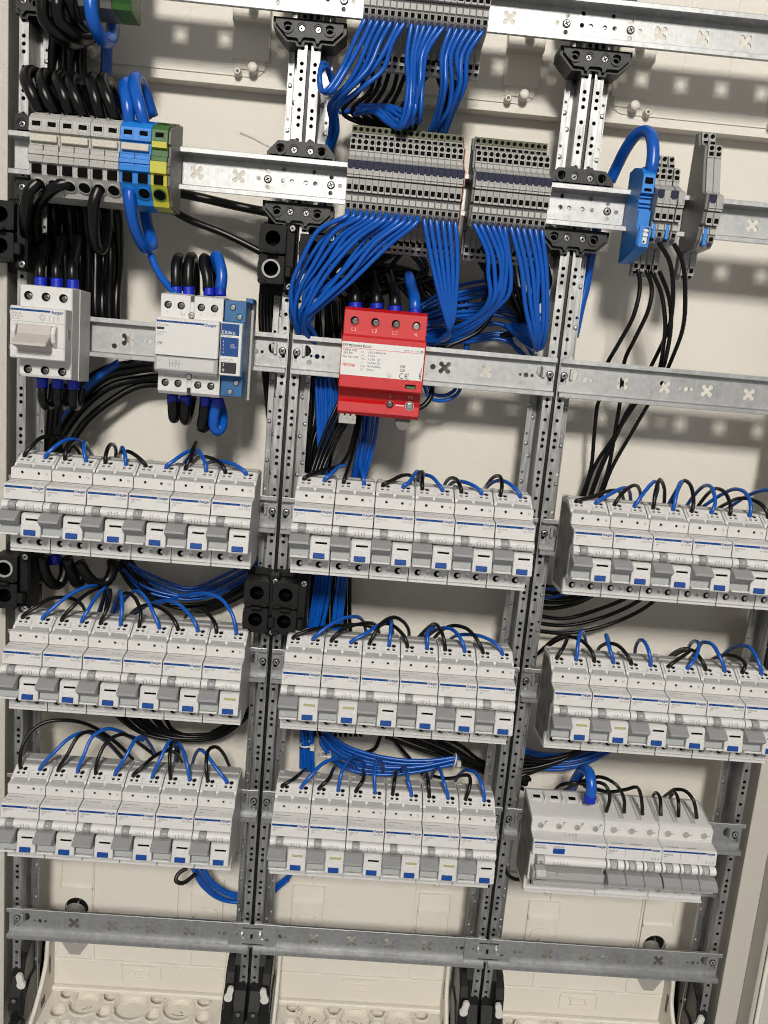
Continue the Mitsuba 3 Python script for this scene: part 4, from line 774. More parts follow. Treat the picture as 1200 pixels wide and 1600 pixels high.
# ------------------------------------------------------------------ wires: (name, label, category, group, material, radius, path in millimetres)
WIRES = [
('jumper_wire','thin black wire into the first breaker, upper row of the left bank','wire','thin black wires into the breaker tops',BLACKW,1.8,[(25.8,-33,36.2),(25.8,-39,42),(30.5,-36,49.3),(34.5,-26.2,56.3),(40.9,-16.4,58.4),(47.5,-0.9,55.5),(52,16.5,44.6),(51.6,34,33.3)]),
('jumper_wire','thin blue wire into the first breaker, upper row of the left bank','wire','thin blue wires into the breaker tops',BLUEW,1.8,[(44.2,-33,36.2),(44.2,-39,42),(50.3,-36,50),(56.5,-26.2,56.2),(61.1,-16.4,56.7),(64.1,-0.9,52.3),(64.8,16.5,43.5),(62.7,34,34.2)]),
('jumper_wire','thin black wire into the second breaker, upper row of the left bank','wire','thin black wires into the breaker tops',BLACKW,1.8,[(61.4,-33,36.2),(61.4,-39,42),(62.1,-36,49.6),(61.7,-23.8,53.7),(61.9,-9.6,53.8),(60.3,12.2,44.7),(56.2,34,33.6)]),
('jumper_wire','thin blue wire into the second breaker, upper row of the left bank','wire','thin blue wires into the breaker tops',BLUEW,1.8,[(79.8,-33,36.2),(79.8,-39,42),(77,-36,50.2),(73,-23.8,55.3),(70.8,-9.6,52.1),(66.6,12.2,43.1),(61.8,34,34.1)]),
('jumper_wire','thin black wire into the third breaker, upper row of the left bank','wire','thin black wires into the breaker tops',BLACKW,1.8,[(97,-33,36.2),(97,-39,42),(96.7,-36,48.9),(95.5,-23.8,54.4),(94.7,-9.6,54.1),(91.1,12.2,46.2),(84.1,34,33.8)]),
('jumper_wire','thin blue wire into the third breaker, upper row of the left bank','wire','thin blue wires into the breaker tops',BLUEW,1.8,[(115.4,-33,36.2),(115.4,-39,42),(113.4,-36,48.7),(106.5,-19.7,53.2),(97.9,4.9,46.5),(87.5,34,33.6)]),
('jumper_wire','thin black wire into the fourth breaker, upper row of the left bank','wire','thin black wires into the breaker tops',BLACKW,1.8,[(132.6,-33,36.2),(132.6,-39,42),(125.8,-36,47.3),(113.2,-23.8,50.6),(103.1,-9.6,47.5),(93.8,12.2,41.1),(86.3,34,32.4)]),
('jumper_wire','thin blue wire into the fourth breaker, upper row of the left bank','wire','thin blue wires into the breaker tops',BLUEW,1.8,[(151,-33,36.2),(151,-39,42),(157.6,-36,48),(164.3,-26.2,53.9),(169.2,-16.4,55.9),(170.3,-0.9,53.3),(160.7,16.5,44.1),(151,34,32.4)]),
('jumper_wire','thin black wire into the fifth breaker, upper row of the left bank','wire','thin black wires into the breaker tops',BLACKW,1.8,[(168.2,-33,36.2),(168.2,-39,42),(171.1,-36,51.1),(171.6,-23.8,60),(170.6,-9.6,62.6),(165,12.2,53.6),(156.4,34,33.9)]),
('jumper_wire','thin blue wire into the fifth breaker, upper row of the left bank','wire','thin blue wires into the breaker tops',BLUEW,1.8,[(186.6,-33,36.2),(186.6,-39,42),(184.6,-36,48.2),(176.9,-23.8,55.3),(171.1,-9.6,55.4),(161.5,12.2,47.9),(148.8,34,32.2)]),
('jumper_wire','thin black wire into the sixth breaker, upper row of the left bank','wire','thin black wires into the breaker tops',BLACKW,1.8,[(203.8,-33,36.2),(203.8,-39,42),(198.7,-36,48.4),(184.4,-19.7,50.8),(170.5,4.9,46.3),(157.5,34,34)]),
('jumper_wire','thin blue wire into the sixth breaker, upper row of the left bank','wire','thin blue wires into the breaker tops',BLUEW,1.8,[(222.2,-33,36.2),(222.2,-39,42),(214.8,-36,46.7),(199.5,-23.8,48.8),(186.9,-9.6,46),(175.7,12.2,39.4),(166.3,34,31.9)]),
('jumper_wire','thin black wire into the first breaker, upper row of the middle bank','wire','thin black wires into the breaker tops',BLACKW,1.8,[(274.4,-33,36.2),(274.4,-39,42),(282.6,-30,45.7),(292,-20,48.9),(302.9,-10,51),(311.2,0,61.5),(315.7,10,82.2),(318.4,20,105.2)]),
('jumper_wire','thin blue wire into the first breaker, upper row of the middle bank','wire','thin blue wires into the breaker tops',BLUEW,1.8,[(292.8,-33,36.2),(292.8,-39,42),(298,-36,47.2),(304.2,-23.8,52.9),(309.6,-9.6,52.6),(311.3,12.2,46),(309.5,34,32.9)]),
('jumper_wire','thin black wire into the second breaker, upper row of the middle bank','wire','thin black wires into the breaker tops',BLACKW,1.8,[(310,-33,36.2),(310,-39,42),(312.4,-30,50.7),(315.5,-13.3,63.4),(318.9,3.3,83.1),(321.2,20,105.5)]),
('jumper_wire','thin blue wire into the second breaker, upper row of the middle bank','wire','thin blue wires into the breaker tops',BLUEW,1.8,[(328.4,-33,36.2),(328.4,-39,42),(326.9,-36,48.6),(323.4,-23.8,54.5),(323.4,-9.6,63.6),(325.3,12.2,74.3),(327.3,34,96.5)]),
('jumper_wire','thin black wire into the third breaker, upper row of the middle bank','wire','thin black wires into the breaker tops',BLACKW,1.8,[(345.6,-33,36.2),(345.6,-39,42),(352.9,-36,45.7),(362.2,-23.8,49.5),(370.3,-9.6,48.6),(377,12.2,41.3),(380,34,32.1)]),
('jumper_wire','thin blue wire into the third breaker, upper row of the middle bank','wire','thin blue wires into the breaker tops',BLUEW,1.8,[(364,-33,36.2),(364,-39,42),(369.2,-36,46),(375,-19.7,52.5),(379.2,4.9,50.4),(380.6,34,34.4)]),
('jumper_wire','thin black wire into the fourth breaker, upper row of the middle bank','wire','thin black wires into the breaker tops',BLACKW,1.8,[(381.2,-33,36.2),(381.2,-39,42),(380.7,-36,47),(382.1,-19.7,52.7),(381.6,4.9,50.1),(382.3,34,31.2)]),
('jumper_wire','thin blue wire into the fourth breaker, upper row of the middle bank','wire','thin blue wires into the breaker tops',BLUEW,1.8,[(399.6,-33,36.2),(399.6,-39,42),(395.7,-36,46.2),(390.1,-23.8,50.6),(383.8,-9.6,50.2),(381.5,12.2,44.3),(381.3,34,32.2)]),
('jumper_wire','thin black wire into the fifth breaker, upper row of the middle bank','wire','thin black wires into the breaker tops',BLACKW,1.8,[(416.8,-33,36.2),(416.8,-39,42),(415.1,-36,46.8),(412.5,-23.8,50.6),(408.8,-9.6,49.1),(406.8,12.2,41),(407.8,34,31.1)]),
('jumper_wire','thin blue wire into the fifth breaker, upper row of the middle bank','wire','thin blue wires into the breaker tops',BLUEW,1.8,[(435.2,-33,36.2),(435.2,-39,42),(430.5,-36,46),(421.5,-23.8,48.2),(413.8,-9.6,46.3),(410.4,12.2,38),(411.1,34,29.8)]),
('jumper_wire','thin black wire into the sixth breaker, upper row of the middle bank','wire','thin black wires into the breaker tops',BLACKW,1.8,[(452.4,-33,36.2),(452.4,-39,42),(453.3,-36,49),(452.8,-23.8,56.1),(449.4,-9.6,53.8),(447,12.2,42.2),(447.7,34,32.8)]),
('jumper_wire','thin blue wire into the sixth breaker, upper row of the middle bank','wire','thin blue wires into the breaker tops',BLUEW,1.8,[(470.8,-33,36.2),(470.8,-39,42),(465.1,-36,48.3),(457.4,-23.8,52.3),(450.5,-9.6,49.4),(447.2,12.2,40),(447.2,34,32.1)]),
('jumper_wire','thin black wire into the first breaker, upper row of the right bank','wire','thin black wires into the breaker tops',BLACKW,1.8,[(521.8,-33,36.2),(521.8,-39,42),(533.7,-36,45),(551,-23.8,49.9),(565.7,-9.6,50.6),(579.2,12.2,44.3),(589.2,34,33.6)]),
('jumper_wire','thin blue wire into the first breaker, upper row of the right bank','wire','thin blue wires into the breaker tops',BLUEW,1.8,[(540.2,-33,36.2),(540.2,-39,42),(548,-36,46.8),(563.2,-23.8,53),(574.8,-9.6,53.9),(586.3,12.2,47.1),(596.6,34,33.1)]),
('jumper_wire','thin black wire into the second breaker, upper row of the right bank','wire','thin black wires into the breaker tops',BLACKW,1.8,[(557.4,-33,36.2),(557.4,-39,42),(562.9,-36,50.8),(574.8,-23.8,57.4),(585.2,-9.6,56.5),(597,12.2,46.9),(605.2,34,36.1)]),
('jumper_wire','thin blue wire into the second breaker, upper row of the right bank','wire','thin blue wires into the breaker tops',BLUEW,1.8,[(575.8,-33,36.2),(575.8,-39,42),(582.4,-36,52.4),(593.6,-23.8,61.5),(602.2,-9.6,62),(613.2,12.2,53.8),(619.5,34,35)]),
('jumper_wire','thin black wire into the third breaker, upper row of the right bank','wire','thin black wires into the breaker tops',BLACKW,1.8,[(593,-33,36.2),(593,-39,42),(593.7,-36,53.3),(599.8,-23.8,64.5),(607.3,-9.6,63.5),(620,12.2,52.1),(630,34,33.6)]),
('jumper_wire','thin blue wire into the third breaker, upper row of the right bank','wire','thin blue wires into the breaker tops',BLUEW,1.8,[(611.4,-33,36.2),(611.4,-39,42),(613.3,-36,53.9),(619.6,-23.8,63.6),(627,-9.6,63.9),(632.3,12.2,54.3),(633.8,34,33.9)]),
('jumper_wire','thin black wire into the fourth breaker, upper row of the right bank','wire','thin black wires into the breaker tops',BLACKW,1.8,[(628.6,-33,36.2),(628.6,-39,42),(630.1,-36,50.2),(630.3,-23.8,62.4),(630,-9.6,65.4),(634.7,12.2,57.8),(637.8,34,34.3)]),
('jumper_wire','thin blue wire into the fourth breaker, upper row of the right bank','wire','thin blue wires into the breaker tops',BLUEW,1.8,[(647,-33,36.2),(647,-39,42),(650.2,-36,49.7),(650.4,-23.8,62),(650.2,-9.6,62.4),(651.5,12.2,52.1),(651,34,31.9)]),
('jumper_wire','thin black wire into the fifth breaker, upper row of the right bank','wire','thin black wires into the breaker tops',BLACKW,1.8,[(664.2,-33,36.2),(664.2,-39,42),(664.6,-36,48.9),(663.2,-23.8,58.9),(660.9,-9.6,60.3),(662.6,12.2,51.7),(662.7,34,32.9)]),
('jumper_wire','thin blue wire into the fifth breaker, upper row of the right bank','wire','thin blue wires into the breaker tops',BLUEW,1.8,[(682.6,-33,36.2),(682.6,-39,42),(682.8,-36,52.5),(682,-23.8,60.5),(679.1,-9.6,61.4),(675.9,12.2,52),(665.5,34,32.5)]),
('jumper_wire','thin black wire into the sixth breaker, upper row of the right bank','wire','thin black wires into the breaker tops',BLACKW,1.8,[(699.8,-33,36.2),(699.8,-39,42),(695.3,-36,50.4),(688.7,-23.8,54.7),(683.7,-9.6,52.7),(683.8,12.2,44.6),(680.4,34,32.1)]),
('jumper_wire','thin blue wire into the sixth breaker, upper row of the right bank','wire','thin blue wires into the breaker tops',BLUEW,1.8,[(718.2,-33,36.2),(718.2,-39,42),(708.8,-36,63),(702.9,-19.7,64.1),(698.8,4.9,54.4),(692.7,34,34.3)]),
('jumper_wire','thin black wire into the first breaker, middle row of the left bank','wire','thin black wires into the breaker tops',BLACKW,1.8,[(25.3,-33,-113.8),(25.3,-39,-108),(36.1,-36,-99.3),(44.6,-26.2,-93.6),(55.6,-16.4,-93.8),(62,-0.9,-101.7),(62.2,16.5,-112.9),(58.3,34,-124.9)]),
('jumper_wire','thin blue wire into the first breaker, middle row of the left bank','wire','thin blue wires into the breaker tops',BLUEW,1.8,[(43.7,-33,-113.8),(43.7,-39,-108),(52.5,-36,-98),(63.2,-26.2,-88.2),(74.3,-16.4,-82.4),(80.9,-0.9,-85.1),(82.2,16.5,-95.6),(71.8,34,-123.8)]),
('jumper_wire','thin black wire into the second breaker, middle row of the left bank','wire','thin black wires into the breaker tops',BLACKW,1.8,[(60.9,-33,-113.8),(60.9,-39,-108),(69.3,-36,-96.7),(76.9,-23.8,-87.8),(82.7,-9.6,-85.2),(83.5,12.2,-93.1),(73.6,34,-123.7)]),
('jumper_wire','thin blue wire into the second breaker, middle row of the left bank','wire','thin blue wires into the breaker tops',BLUEW,1.8,[(79.3,-33,-113.8),(79.3,-39,-108),(83.7,-36,-98.7),(86.3,-23.8,-90.3),(89.4,-9.6,-84.9),(87.1,12.2,-91.2),(78.6,34,-123.3)]),
('jumper_wire','thin black wire into the third breaker, middle row of the left bank','wire','thin black wires into the breaker tops',BLACKW,1.8,[(96.5,-33,-113.8),(96.5,-39,-108),(101.1,-36,-96.2),(98.9,-19.7,-87.2),(91.1,4.9,-90.4),(78.6,34,-123.3)]),
('jumper_wire','thin blue wire into the third breaker, middle row of the left bank','wire','thin blue wires into the breaker tops',BLUEW,1.8,[(114.9,-33,-113.8),(114.9,-39,-108),(115,-36,-95.1),(108.9,-19.7,-83.5),(98.6,4.9,-96.6),(84.2,34,-125.2)]),
('jumper_wire','thin black wire into the fourth breaker, middle row of the left bank','wire','thin black wires into the breaker tops',BLACKW,1.8,[(132.1,-33,-113.8),(132.1,-39,-108),(132.6,-36,-98),(124,-23.8,-87.6),(112.4,-9.6,-87),(98.3,12.2,-99.9),(85.8,34,-126.3)]),
('jumper_wire','thin blue wire into the fourth breaker, middle row of the left bank','wire','thin blue wires into the breaker tops',BLUEW,1.8,[(150.5,-33,-113.8),(150.5,-39,-108),(145,-36,-98.1),(134.2,-26.2,-85.7),(124.8,-16.4,-82.7),(114.3,-0.9,-88.4),(100,16.5,-105.7),(87.6,34,-126.1)]),
('jumper_wire','thin black wire into the fifth breaker, middle row of the left bank','wire','thin black wires into the breaker tops',BLACKW,1.8,[(167.7,-33,-113.8),(167.7,-39,-108),(162.1,-36,-100),(147,-23.8,-94.5),(130.9,-9.6,-97.5),(114.6,12.2,-110.1),(102.3,34,-124.9)]),
('jumper_wire','thin blue wire into the fifth breaker, middle row of the left bank','wire','thin blue wires into the breaker tops',BLUEW,1.8,[(186.1,-33,-113.8),(186.1,-39,-108),(180.2,-36,-98.5),(165.8,-23.8,-90.8),(149.8,-9.6,-91.5),(128.6,12.2,-103.2),(107.8,34,-122.1)]),
('jumper_wire','thin black wire into the sixth breaker, middle row of the left bank','wire','thin black wires into the breaker tops',BLACKW,1.8,[(203.3,-33,-113.8),(203.3,-39,-108),(201.1,-36,-101.2),(190.1,-23.8,-95),(180,-9.6,-96.9),(166.7,12.2,-109.3),(157.3,34,-125.2)]),
('jumper_wire','thin blue wire into the sixth breaker, middle row of the left bank','wire','thin blue wires into the breaker tops',BLUEW,1.8,[(221.7,-33,-113.8),(221.7,-39,-108),(217.3,-36,-93.3),(205,-26.2,-81.2),(190.1,-16.4,-79.6),(170.2,-0.9,-86.1),(147.2,16.5,-98.4),(127.8,34,-111)]),
('jumper_wire','thin black wire into the first breaker, middle row of the middle bank','wire','thin black wires into the breaker tops',BLACKW,1.8,[(274.7,-33,-113.8),(274.7,-39,-108),(287.2,-36,-101.9),(305.4,-23.8,-100.6),(322.2,-9.6,-102.3),(337.6,12.2,-107.6),(352,34,-117.2)]),
('jumper_wire','thin blue wire into the first breaker, middle row of the middle bank','wire','thin blue wires into the breaker tops',BLUEW,1.8,[(293.1,-33,-113.8),(293.1,-39,-108),(303.7,-36,-97.7),(317.5,-23.8,-91.8),(330.1,-9.6,-92.9),(338.4,12.2,-102.9),(343.6,34,-121.5)]),
('jumper_wire','thin black wire into the second breaker, middle row of the middle bank','wire','thin black wires into the breaker tops',BLACKW,1.8,[(310.3,-33,-113.8),(310.3,-39,-108),(317.5,-36,-99.9),(326.5,-23.8,-98.4),(340.3,-9.6,-98.6),(351.4,12.2,-106.5),(357,34,-121.6)]),
('jumper_wire','thin blue wire into the second breaker, middle row of the middle bank','wire','thin blue wires into the breaker tops',BLUEW,1.8,[(328.7,-33,-113.8),(328.7,-39,-108),(341.6,-36,-100.2),(353.9,-23.8,-94.4),(362.9,-9.6,-95),(367.4,12.2,-105.2),(368.6,34,-121.9)]),
('jumper_wire','thin black wire into the third breaker, middle row of the middle bank','wire','thin black wires into the breaker tops',BLACKW,1.8,[(345.9,-33,-113.8),(345.9,-39,-108),(350.9,-36,-97.2),(357.8,-26.2,-90),(366.9,-16.4,-88.4),(377.5,-0.9,-96.6),(385.1,16.5,-109.9),(388.1,34,-123.9)]),
('jumper_wire','thin blue wire into the third breaker, middle row of the middle bank','wire','thin blue wires into the breaker tops',BLUEW,1.8,[(364.3,-33,-113.8),(364.3,-39,-108),(364.6,-36,-98.3),(365.4,-19.7,-92.6),(367.3,4.9,-99.3),(370.8,34,-121.7)]),
('jumper_wire','thin black wire into the fourth breaker, middle row of the middle bank','wire','thin black wires into the breaker tops',BLACKW,1.8,[(381.5,-33,-113.8),(381.5,-39,-108),(377.4,-36,-99.5),(369,-23.8,-95.4),(362,-9.6,-97.3),(354.5,12.2,-108.6),(352.5,34,-123.2)]),
('jumper_wire','thin blue wire into the fourth breaker, middle row of the middle bank','wire','thin blue wires into the breaker tops',BLUEW,1.8,[(399.9,-33,-113.8),(399.9,-39,-108),(399.4,-36,-98.1),(401.2,-23.8,-96.4),(407.8,-9.6,-97.5),(404.1,12.2,-111.6),(400,34,-124.7)]),
('jumper_wire','thin black wire into the fifth breaker, middle row of the middle bank','wire','thin black wires into the breaker tops',BLACKW,1.8,[(417.1,-33,-113.8),(417.1,-39,-108),(414,-36,-96.5),(410.4,-23.8,-92.1),(407.4,-9.6,-94.1),(402.6,12.2,-107),(396.9,34,-124.4)]),
('jumper_wire','thin blue wire into the fifth breaker, middle row of the middle bank','wire','thin blue wires into the breaker tops',BLUEW,1.8,[(435.5,-33,-113.8),(435.5,-39,-108),(431.2,-36,-98.5),(425,-23.8,-94.3),(417.1,-9.6,-97.2),(409.5,12.2,-109.3),(404.6,34,-125)]),
('jumper_wire','thin black wire into the sixth breaker, middle row of the middle bank','wire','thin black wires into the breaker tops',BLACKW,1.8,[(452.7,-33,-113.8),(452.7,-39,-108),(445.9,-36,-97.3),(438.3,-23.8,-92.1),(427.1,-9.6,-94.1),(418.7,12.2,-106.4),(412.7,34,-124.4)]),
('jumper_wire','thin blue wire into the sixth breaker, middle row of the middle bank','wire','thin blue wires into the breaker tops',BLUEW,1.8,[(471.1,-33,-113.8),(471.1,-39,-108),(464.3,-36,-100.2),(451.9,-23.8,-98.1),(441.1,-9.6,-102.1),(432.3,12.2,-111.7),(428.9,34,-124.8)]),
('jumper_wire','thin black wire into the first breaker, middle row of the right bank','wire','thin black wires into the breaker tops',BLACKW,1.8,[(522.9,-33,-113.8),(522.9,-39,-108),(528.2,-36,-99.4),(534.2,-23.8,-93.2),(535,-9.6,-95),(530.4,12.2,-108.3),(518.7,34,-135.1)]),
('jumper_wire','thin blue wire into the first breaker, middle row of the right bank','wire','thin blue wires into the breaker tops',BLUEW,1.8,[(541.3,-33,-113.8),(541.3,-39,-108),(541.7,-36,-96.1),(547.3,-19.7,-87.4),(557.6,4.9,-95.4),(571.5,34,-117.5)]),
('jumper_wire','thin black wire into the second breaker, middle row of the right bank','wire','thin black wires into the breaker tops',BLACKW,1.8,[(558.5,-33,-113.8),(558.5,-39,-108),(555.6,-36,-100.5),(549.5,-23.8,-95.3),(542.2,-9.6,-96.3),(536,12.2,-107.2),(520.8,34,-132.5)]),
('jumper_wire','thin blue wire into the second breaker, middle row of the right bank','wire','thin blue wires into the breaker tops',BLUEW,1.8,[(576.9,-33,-113.8),(576.9,-39,-108),(573,-36,-98),(572.7,-19.7,-89.7),(583.1,4.9,-99.2),(597.1,34,-122.8)]),
('jumper_wire','thin black wire into the third breaker, middle row of the right bank','wire','thin black wires into the breaker tops',BLACKW,1.8,[(594.1,-33,-113.8),(594.1,-39,-108),(589.5,-36,-101.2),(584.5,-23.8,-97),(579.8,-9.6,-99.9),(578.6,12.2,-111.5),(583,34,-126.3)]),
('jumper_wire','thin blue wire into the third breaker, middle row of the right bank','wire','thin blue wires into the breaker tops',BLUEW,1.8,[(612.5,-33,-113.8),(612.5,-39,-108),(609.9,-36,-96.2),(608.6,-23.8,-90.6),(609.1,-9.6,-94.6),(614.5,12.2,-109.8),(623.5,34,-126.8)]),
('jumper_wire','thin black wire into the fourth breaker, middle row of the right bank','wire','thin black wires into the breaker tops',BLACKW,1.8,[(629.7,-33,-113.8),(629.7,-39,-108),(639.1,-36,-101.7),(654.3,-23.8,-96),(655.4,-9.6,-99.4),(656.2,12.2,-110.1),(656.2,34,-126.6)]),
('jumper_wire','thin blue wire into the fourth breaker, middle row of the right bank','wire','thin blue wires into the breaker tops',BLUEW,1.8,[(648.1,-33,-113.8),(648.1,-39,-108),(654.5,-36,-100.4),(662.2,-23.8,-90.8),(665.2,-9.6,-91),(669.7,12.2,-100.7),(676.8,34,-117.6)]),
('jumper_wire','thin black wire into the fifth breaker, middle row of the right bank','wire','thin black wires into the breaker tops',BLACKW,1.8,[(665.3,-33,-113.8),(665.3,-39,-108),(660.5,-36,-100),(658.8,-23.8,-96.7),(657.8,-9.6,-100.4),(656.7,12.2,-113.1),(658.1,34,-127.7)]),
('jumper_wire','thin blue wire into the fifth breaker, middle row of the right bank','wire','thin blue wires into the breaker tops',BLUEW,1.8,[(683.7,-33,-113.8),(683.7,-39,-108),(678.3,-36,-96.3),(675,-23.8,-88.6),(672.4,-9.6,-91.3),(677.9,12.2,-104.8),(680.9,34,-125.8)]),
('jumper_wire','thin black wire into the sixth breaker, middle row of the right bank','wire','thin black wires into the breaker tops',BLACKW,1.8,[(700.9,-33,-113.8),(700.9,-39,-108),(703.7,-36,-102.1),(703.2,-23.8,-100),(698.8,-9.6,-102.4),(698,12.2,-112.7),(699,34,-128.1)]),
('jumper_wire','thin blue wire into the sixth breaker, middle row of the right bank','wire','thin blue wires into the breaker tops',BLUEW,1.8,[(719.3,-33,-113.8),(719.3,-39,-108),(715.2,-36,-96.7),(712.4,-23.8,-89),(710.5,-9.6,-91.7),(710.3,12.2,-103.4),(711.1,34,-122.2)]),
('jumper_wire','thin black wire into the first breaker, lower row of the left bank','wire','thin black wires into the breaker tops',BLACKW,1.8,[(24.5,-33,-263.8),(24.5,-39,-258),(23.9,-36,-242.5),(28.4,-29,-228.3),(40.5,-22,-219.1),(57.3,-15,-218.6),(73,-3.4,-226.3),(84.8,9.1,-239.6),(99.7,21.5,-259.2),(111.8,34,-280.8)]),
('jumper_wire','thin blue wire into the first breaker, lower row of the left bank','wire','thin blue wires into the breaker tops',BLUEW,1.8,[(42.9,-33,-263.8),(42.9,-39,-258),(54.6,-36,-242.4),(65.8,-26.2,-231.3),(75.7,-16.4,-229.2),(82.4,-0.9,-238.7),(90.8,16.5,-256.2),(100.1,34,-280.5)]),
('jumper_wire','thin black wire into the second breaker, lower row of the left bank','wire','thin black wires into the breaker tops',BLACKW,1.8,[(60.1,-33,-263.8),(60.1,-39,-258),(67.4,-36,-243.7),(73.7,-26.2,-229.6),(80,-16.4,-228.1),(86.9,-0.9,-238.3),(94.3,16.5,-258.4),(102.5,34,-281.6)]),
('jumper_wire','thin blue wire into the second breaker, lower row of the left bank','wire','thin blue wires into the breaker tops',BLUEW,1.8,[(78.5,-33,-263.8),(78.5,-39,-258),(83.2,-36,-242.5),(87.6,-26.2,-228.5),(97.3,-16.4,-224),(106.7,-0.9,-233.2),(111,16.5,-246),(121.5,34,-258.6)]),
('jumper_wire','thin black wire into the third breaker, lower row of the left bank','wire','thin black wires into the breaker tops',BLACKW,1.8,[(95.7,-33,-263.8),(95.7,-39,-258),(97.1,-36,-243.7),(102.3,-26.2,-232),(111.1,-16.4,-228.8),(117.9,-0.9,-238.8),(123.8,16.5,-254.9),(133.7,34,-274.1)]),
('jumper_wire','thin blue wire into the third breaker, lower row of the left bank','wire','thin blue wires into the breaker tops',BLUEW,1.8,[(114.1,-33,-263.8),(114.1,-39,-258),(122.6,-36,-241.8),(127.8,-23.8,-230),(131.2,-9.6,-232.6),(133.4,12.2,-250.8),(134.9,34,-274)]),
('jumper_wire','thin black wire into the fourth breaker, lower row of the left bank','wire','thin black wires into the breaker tops',BLACKW,1.8,[(131.3,-33,-263.8),(131.3,-39,-258),(139.9,-36,-249.7),(147.3,-23.8,-244.9),(154.8,-9.6,-246.2),(161.5,12.2,-259.6),(162.5,34,-279.5)]),
('jumper_wire','thin blue wire into the fourth breaker, lower row of the left bank','wire','thin blue wires into the breaker tops',BLUEW,1.8,[(149.7,-33,-263.8),(149.7,-39,-258),(155.6,-36,-241.5),(160.2,-23.8,-229.8),(162.1,-9.6,-234.9),(160.4,12.2,-256),(155.5,34,-281.3)]),
('jumper_wire','thin black wire into the fifth breaker, lower row of the left bank','wire','thin black wires into the breaker tops',BLACKW,1.8,[(166.9,-33,-263.8),(166.9,-39,-258),(164.8,-36,-240.8),(163,-23.8,-230.8),(163.6,-9.6,-235.3),(163.5,12.2,-254.6),(157.4,34,-281.1)]),
('jumper_wire','thin blue wire into the fifth breaker, lower row of the left bank','wire','thin blue wires into the breaker tops',BLUEW,1.8,[(185.3,-33,-263.8),(185.3,-39,-258),(181.4,-36,-244.2),(174.1,-23.8,-235.8),(166.6,-9.6,-237),(157.7,12.2,-251.3),(136.1,34,-273.9)]),
('jumper_wire','thin black wire into the sixth breaker, lower row of the left bank','wire','thin black wires into the breaker tops',BLACKW,1.8,[(202.5,-33,-263.8),(202.5,-39,-258),(199.7,-36,-245.1),(199,-23.8,-235),(203.5,-9.6,-237.9),(208.7,12.2,-256),(212.3,34,-280.7)]),
('jumper_wire','thin blue wire into the sixth breaker, lower row of the left bank','wire','thin blue wires into the breaker tops',BLUEW,1.8,[(220.9,-33,-263.8),(220.9,-39,-258),(210.5,-36,-247.7),(195.9,-23.8,-237.6),(187.8,-9.6,-242.3),(179.7,12.2,-260.7),(173.4,34,-282.4)]),
('jumper_wire','thin black wire into the first breaker, lower row of the middle bank','wire','thin black wires into the breaker tops',BLACKW,1.8,[(274.1,-33,-263.8),(274.1,-39,-258),(282.7,-36,-253.2),(290.7,-9.6,-258.4),(293.2,34,-276.8)]),
('jumper_wire','thin blue wire into the first breaker, lower row of the middle bank','wire','thin blue wires into the breaker tops',BLUEW,1.8,[(292.5,-33,-263.8),(292.5,-39,-258),(301.6,-36,-245.9),(311.4,-23.8,-239.8),(324.1,-9.6,-241.1),(337,12.2,-254.5),(351.5,34,-279.5)]),
('jumper_wire','thin black wire into the second breaker, lower row of the middle bank','wire','thin black wires into the breaker tops',BLACKW,1.8,[(309.7,-33,-263.8),(309.7,-39,-258),(317.2,-36,-250.6),(320.7,-9.6,-254.9),(323,34,-272.7)]),
('jumper_wire','thin blue wire into the second breaker, lower row of the middle bank','wire','thin blue wires into the breaker tops',BLUEW,1.8,[(328.1,-33,-263.8),(328.1,-39,-258),(329.6,-36,-243.8),(335.3,-19.7,-237.7),(344.9,4.9,-245.7),(358,34,-271.3)]),
('jumper_wire','thin black wire into the third breaker, lower row of the middle bank','wire','thin black wires into the breaker tops',BLACKW,1.8,[(345.3,-33,-263.8),(345.3,-39,-258),(350.7,-36,-249.2),(352.5,-9.6,-253.7),(352.3,34,-274.3)]),
('jumper_wire','thin blue wire into the third breaker, lower row of the middle bank','wire','thin blue wires into the breaker tops',BLUEW,1.8,[(363.7,-33,-263.8),(363.7,-39,-258),(362.2,-36,-243.6),(363.2,-19.7,-236),(370.4,4.9,-249.6),(374.6,34,-276.4)]),
('jumper_wire','thin black wire into the fourth breaker, lower row of the middle bank','wire','thin black wires into the breaker tops',BLACKW,1.8,[(380.9,-33,-263.8),(380.9,-39,-258),(381.7,-36,-246.8),(384.2,-9.6,-250.5),(390.2,34,-275.2)]),
('jumper_wire','thin blue wire into the fourth breaker, lower row of the middle bank','wire','thin blue wires into the breaker tops',BLUEW,1.8,[(399.3,-33,-263.8),(399.3,-39,-258),(395.1,-36,-245.8),(392.9,-9.6,-245.2),(392.6,34,-272.5)]),
('jumper_wire','thin black wire into the fifth breaker, lower row of the middle bank','wire','thin black wires into the breaker tops',BLACKW,1.8,[(416.5,-33,-263.8),(416.5,-39,-258),(414.8,-36,-246.6),(414.8,-9.6,-250.1),(418.1,34,-278.2)]),
('jumper_wire','thin blue wire into the fifth breaker, lower row of the middle bank','wire','thin blue wires into the breaker tops',BLUEW,1.8,[(434.9,-33,-263.8),(434.9,-39,-258),(430,-36,-245.5),(427,-19.7,-240.2),(425.3,4.9,-252.8),(425.3,34,-277.7)]),
('jumper_wire','thin black wire into the sixth breaker, lower row of the middle bank','wire','thin black wires into the breaker tops',BLACKW,1.8,[(452.1,-33,-263.8),(452.1,-39,-258),(455.3,-36,-245.9),(455.3,-26.2,-241),(450.2,-16.4,-245.9),(444.7,-0.9,-257.4),(435.9,16.5,-268),(426.2,34,-275)]),
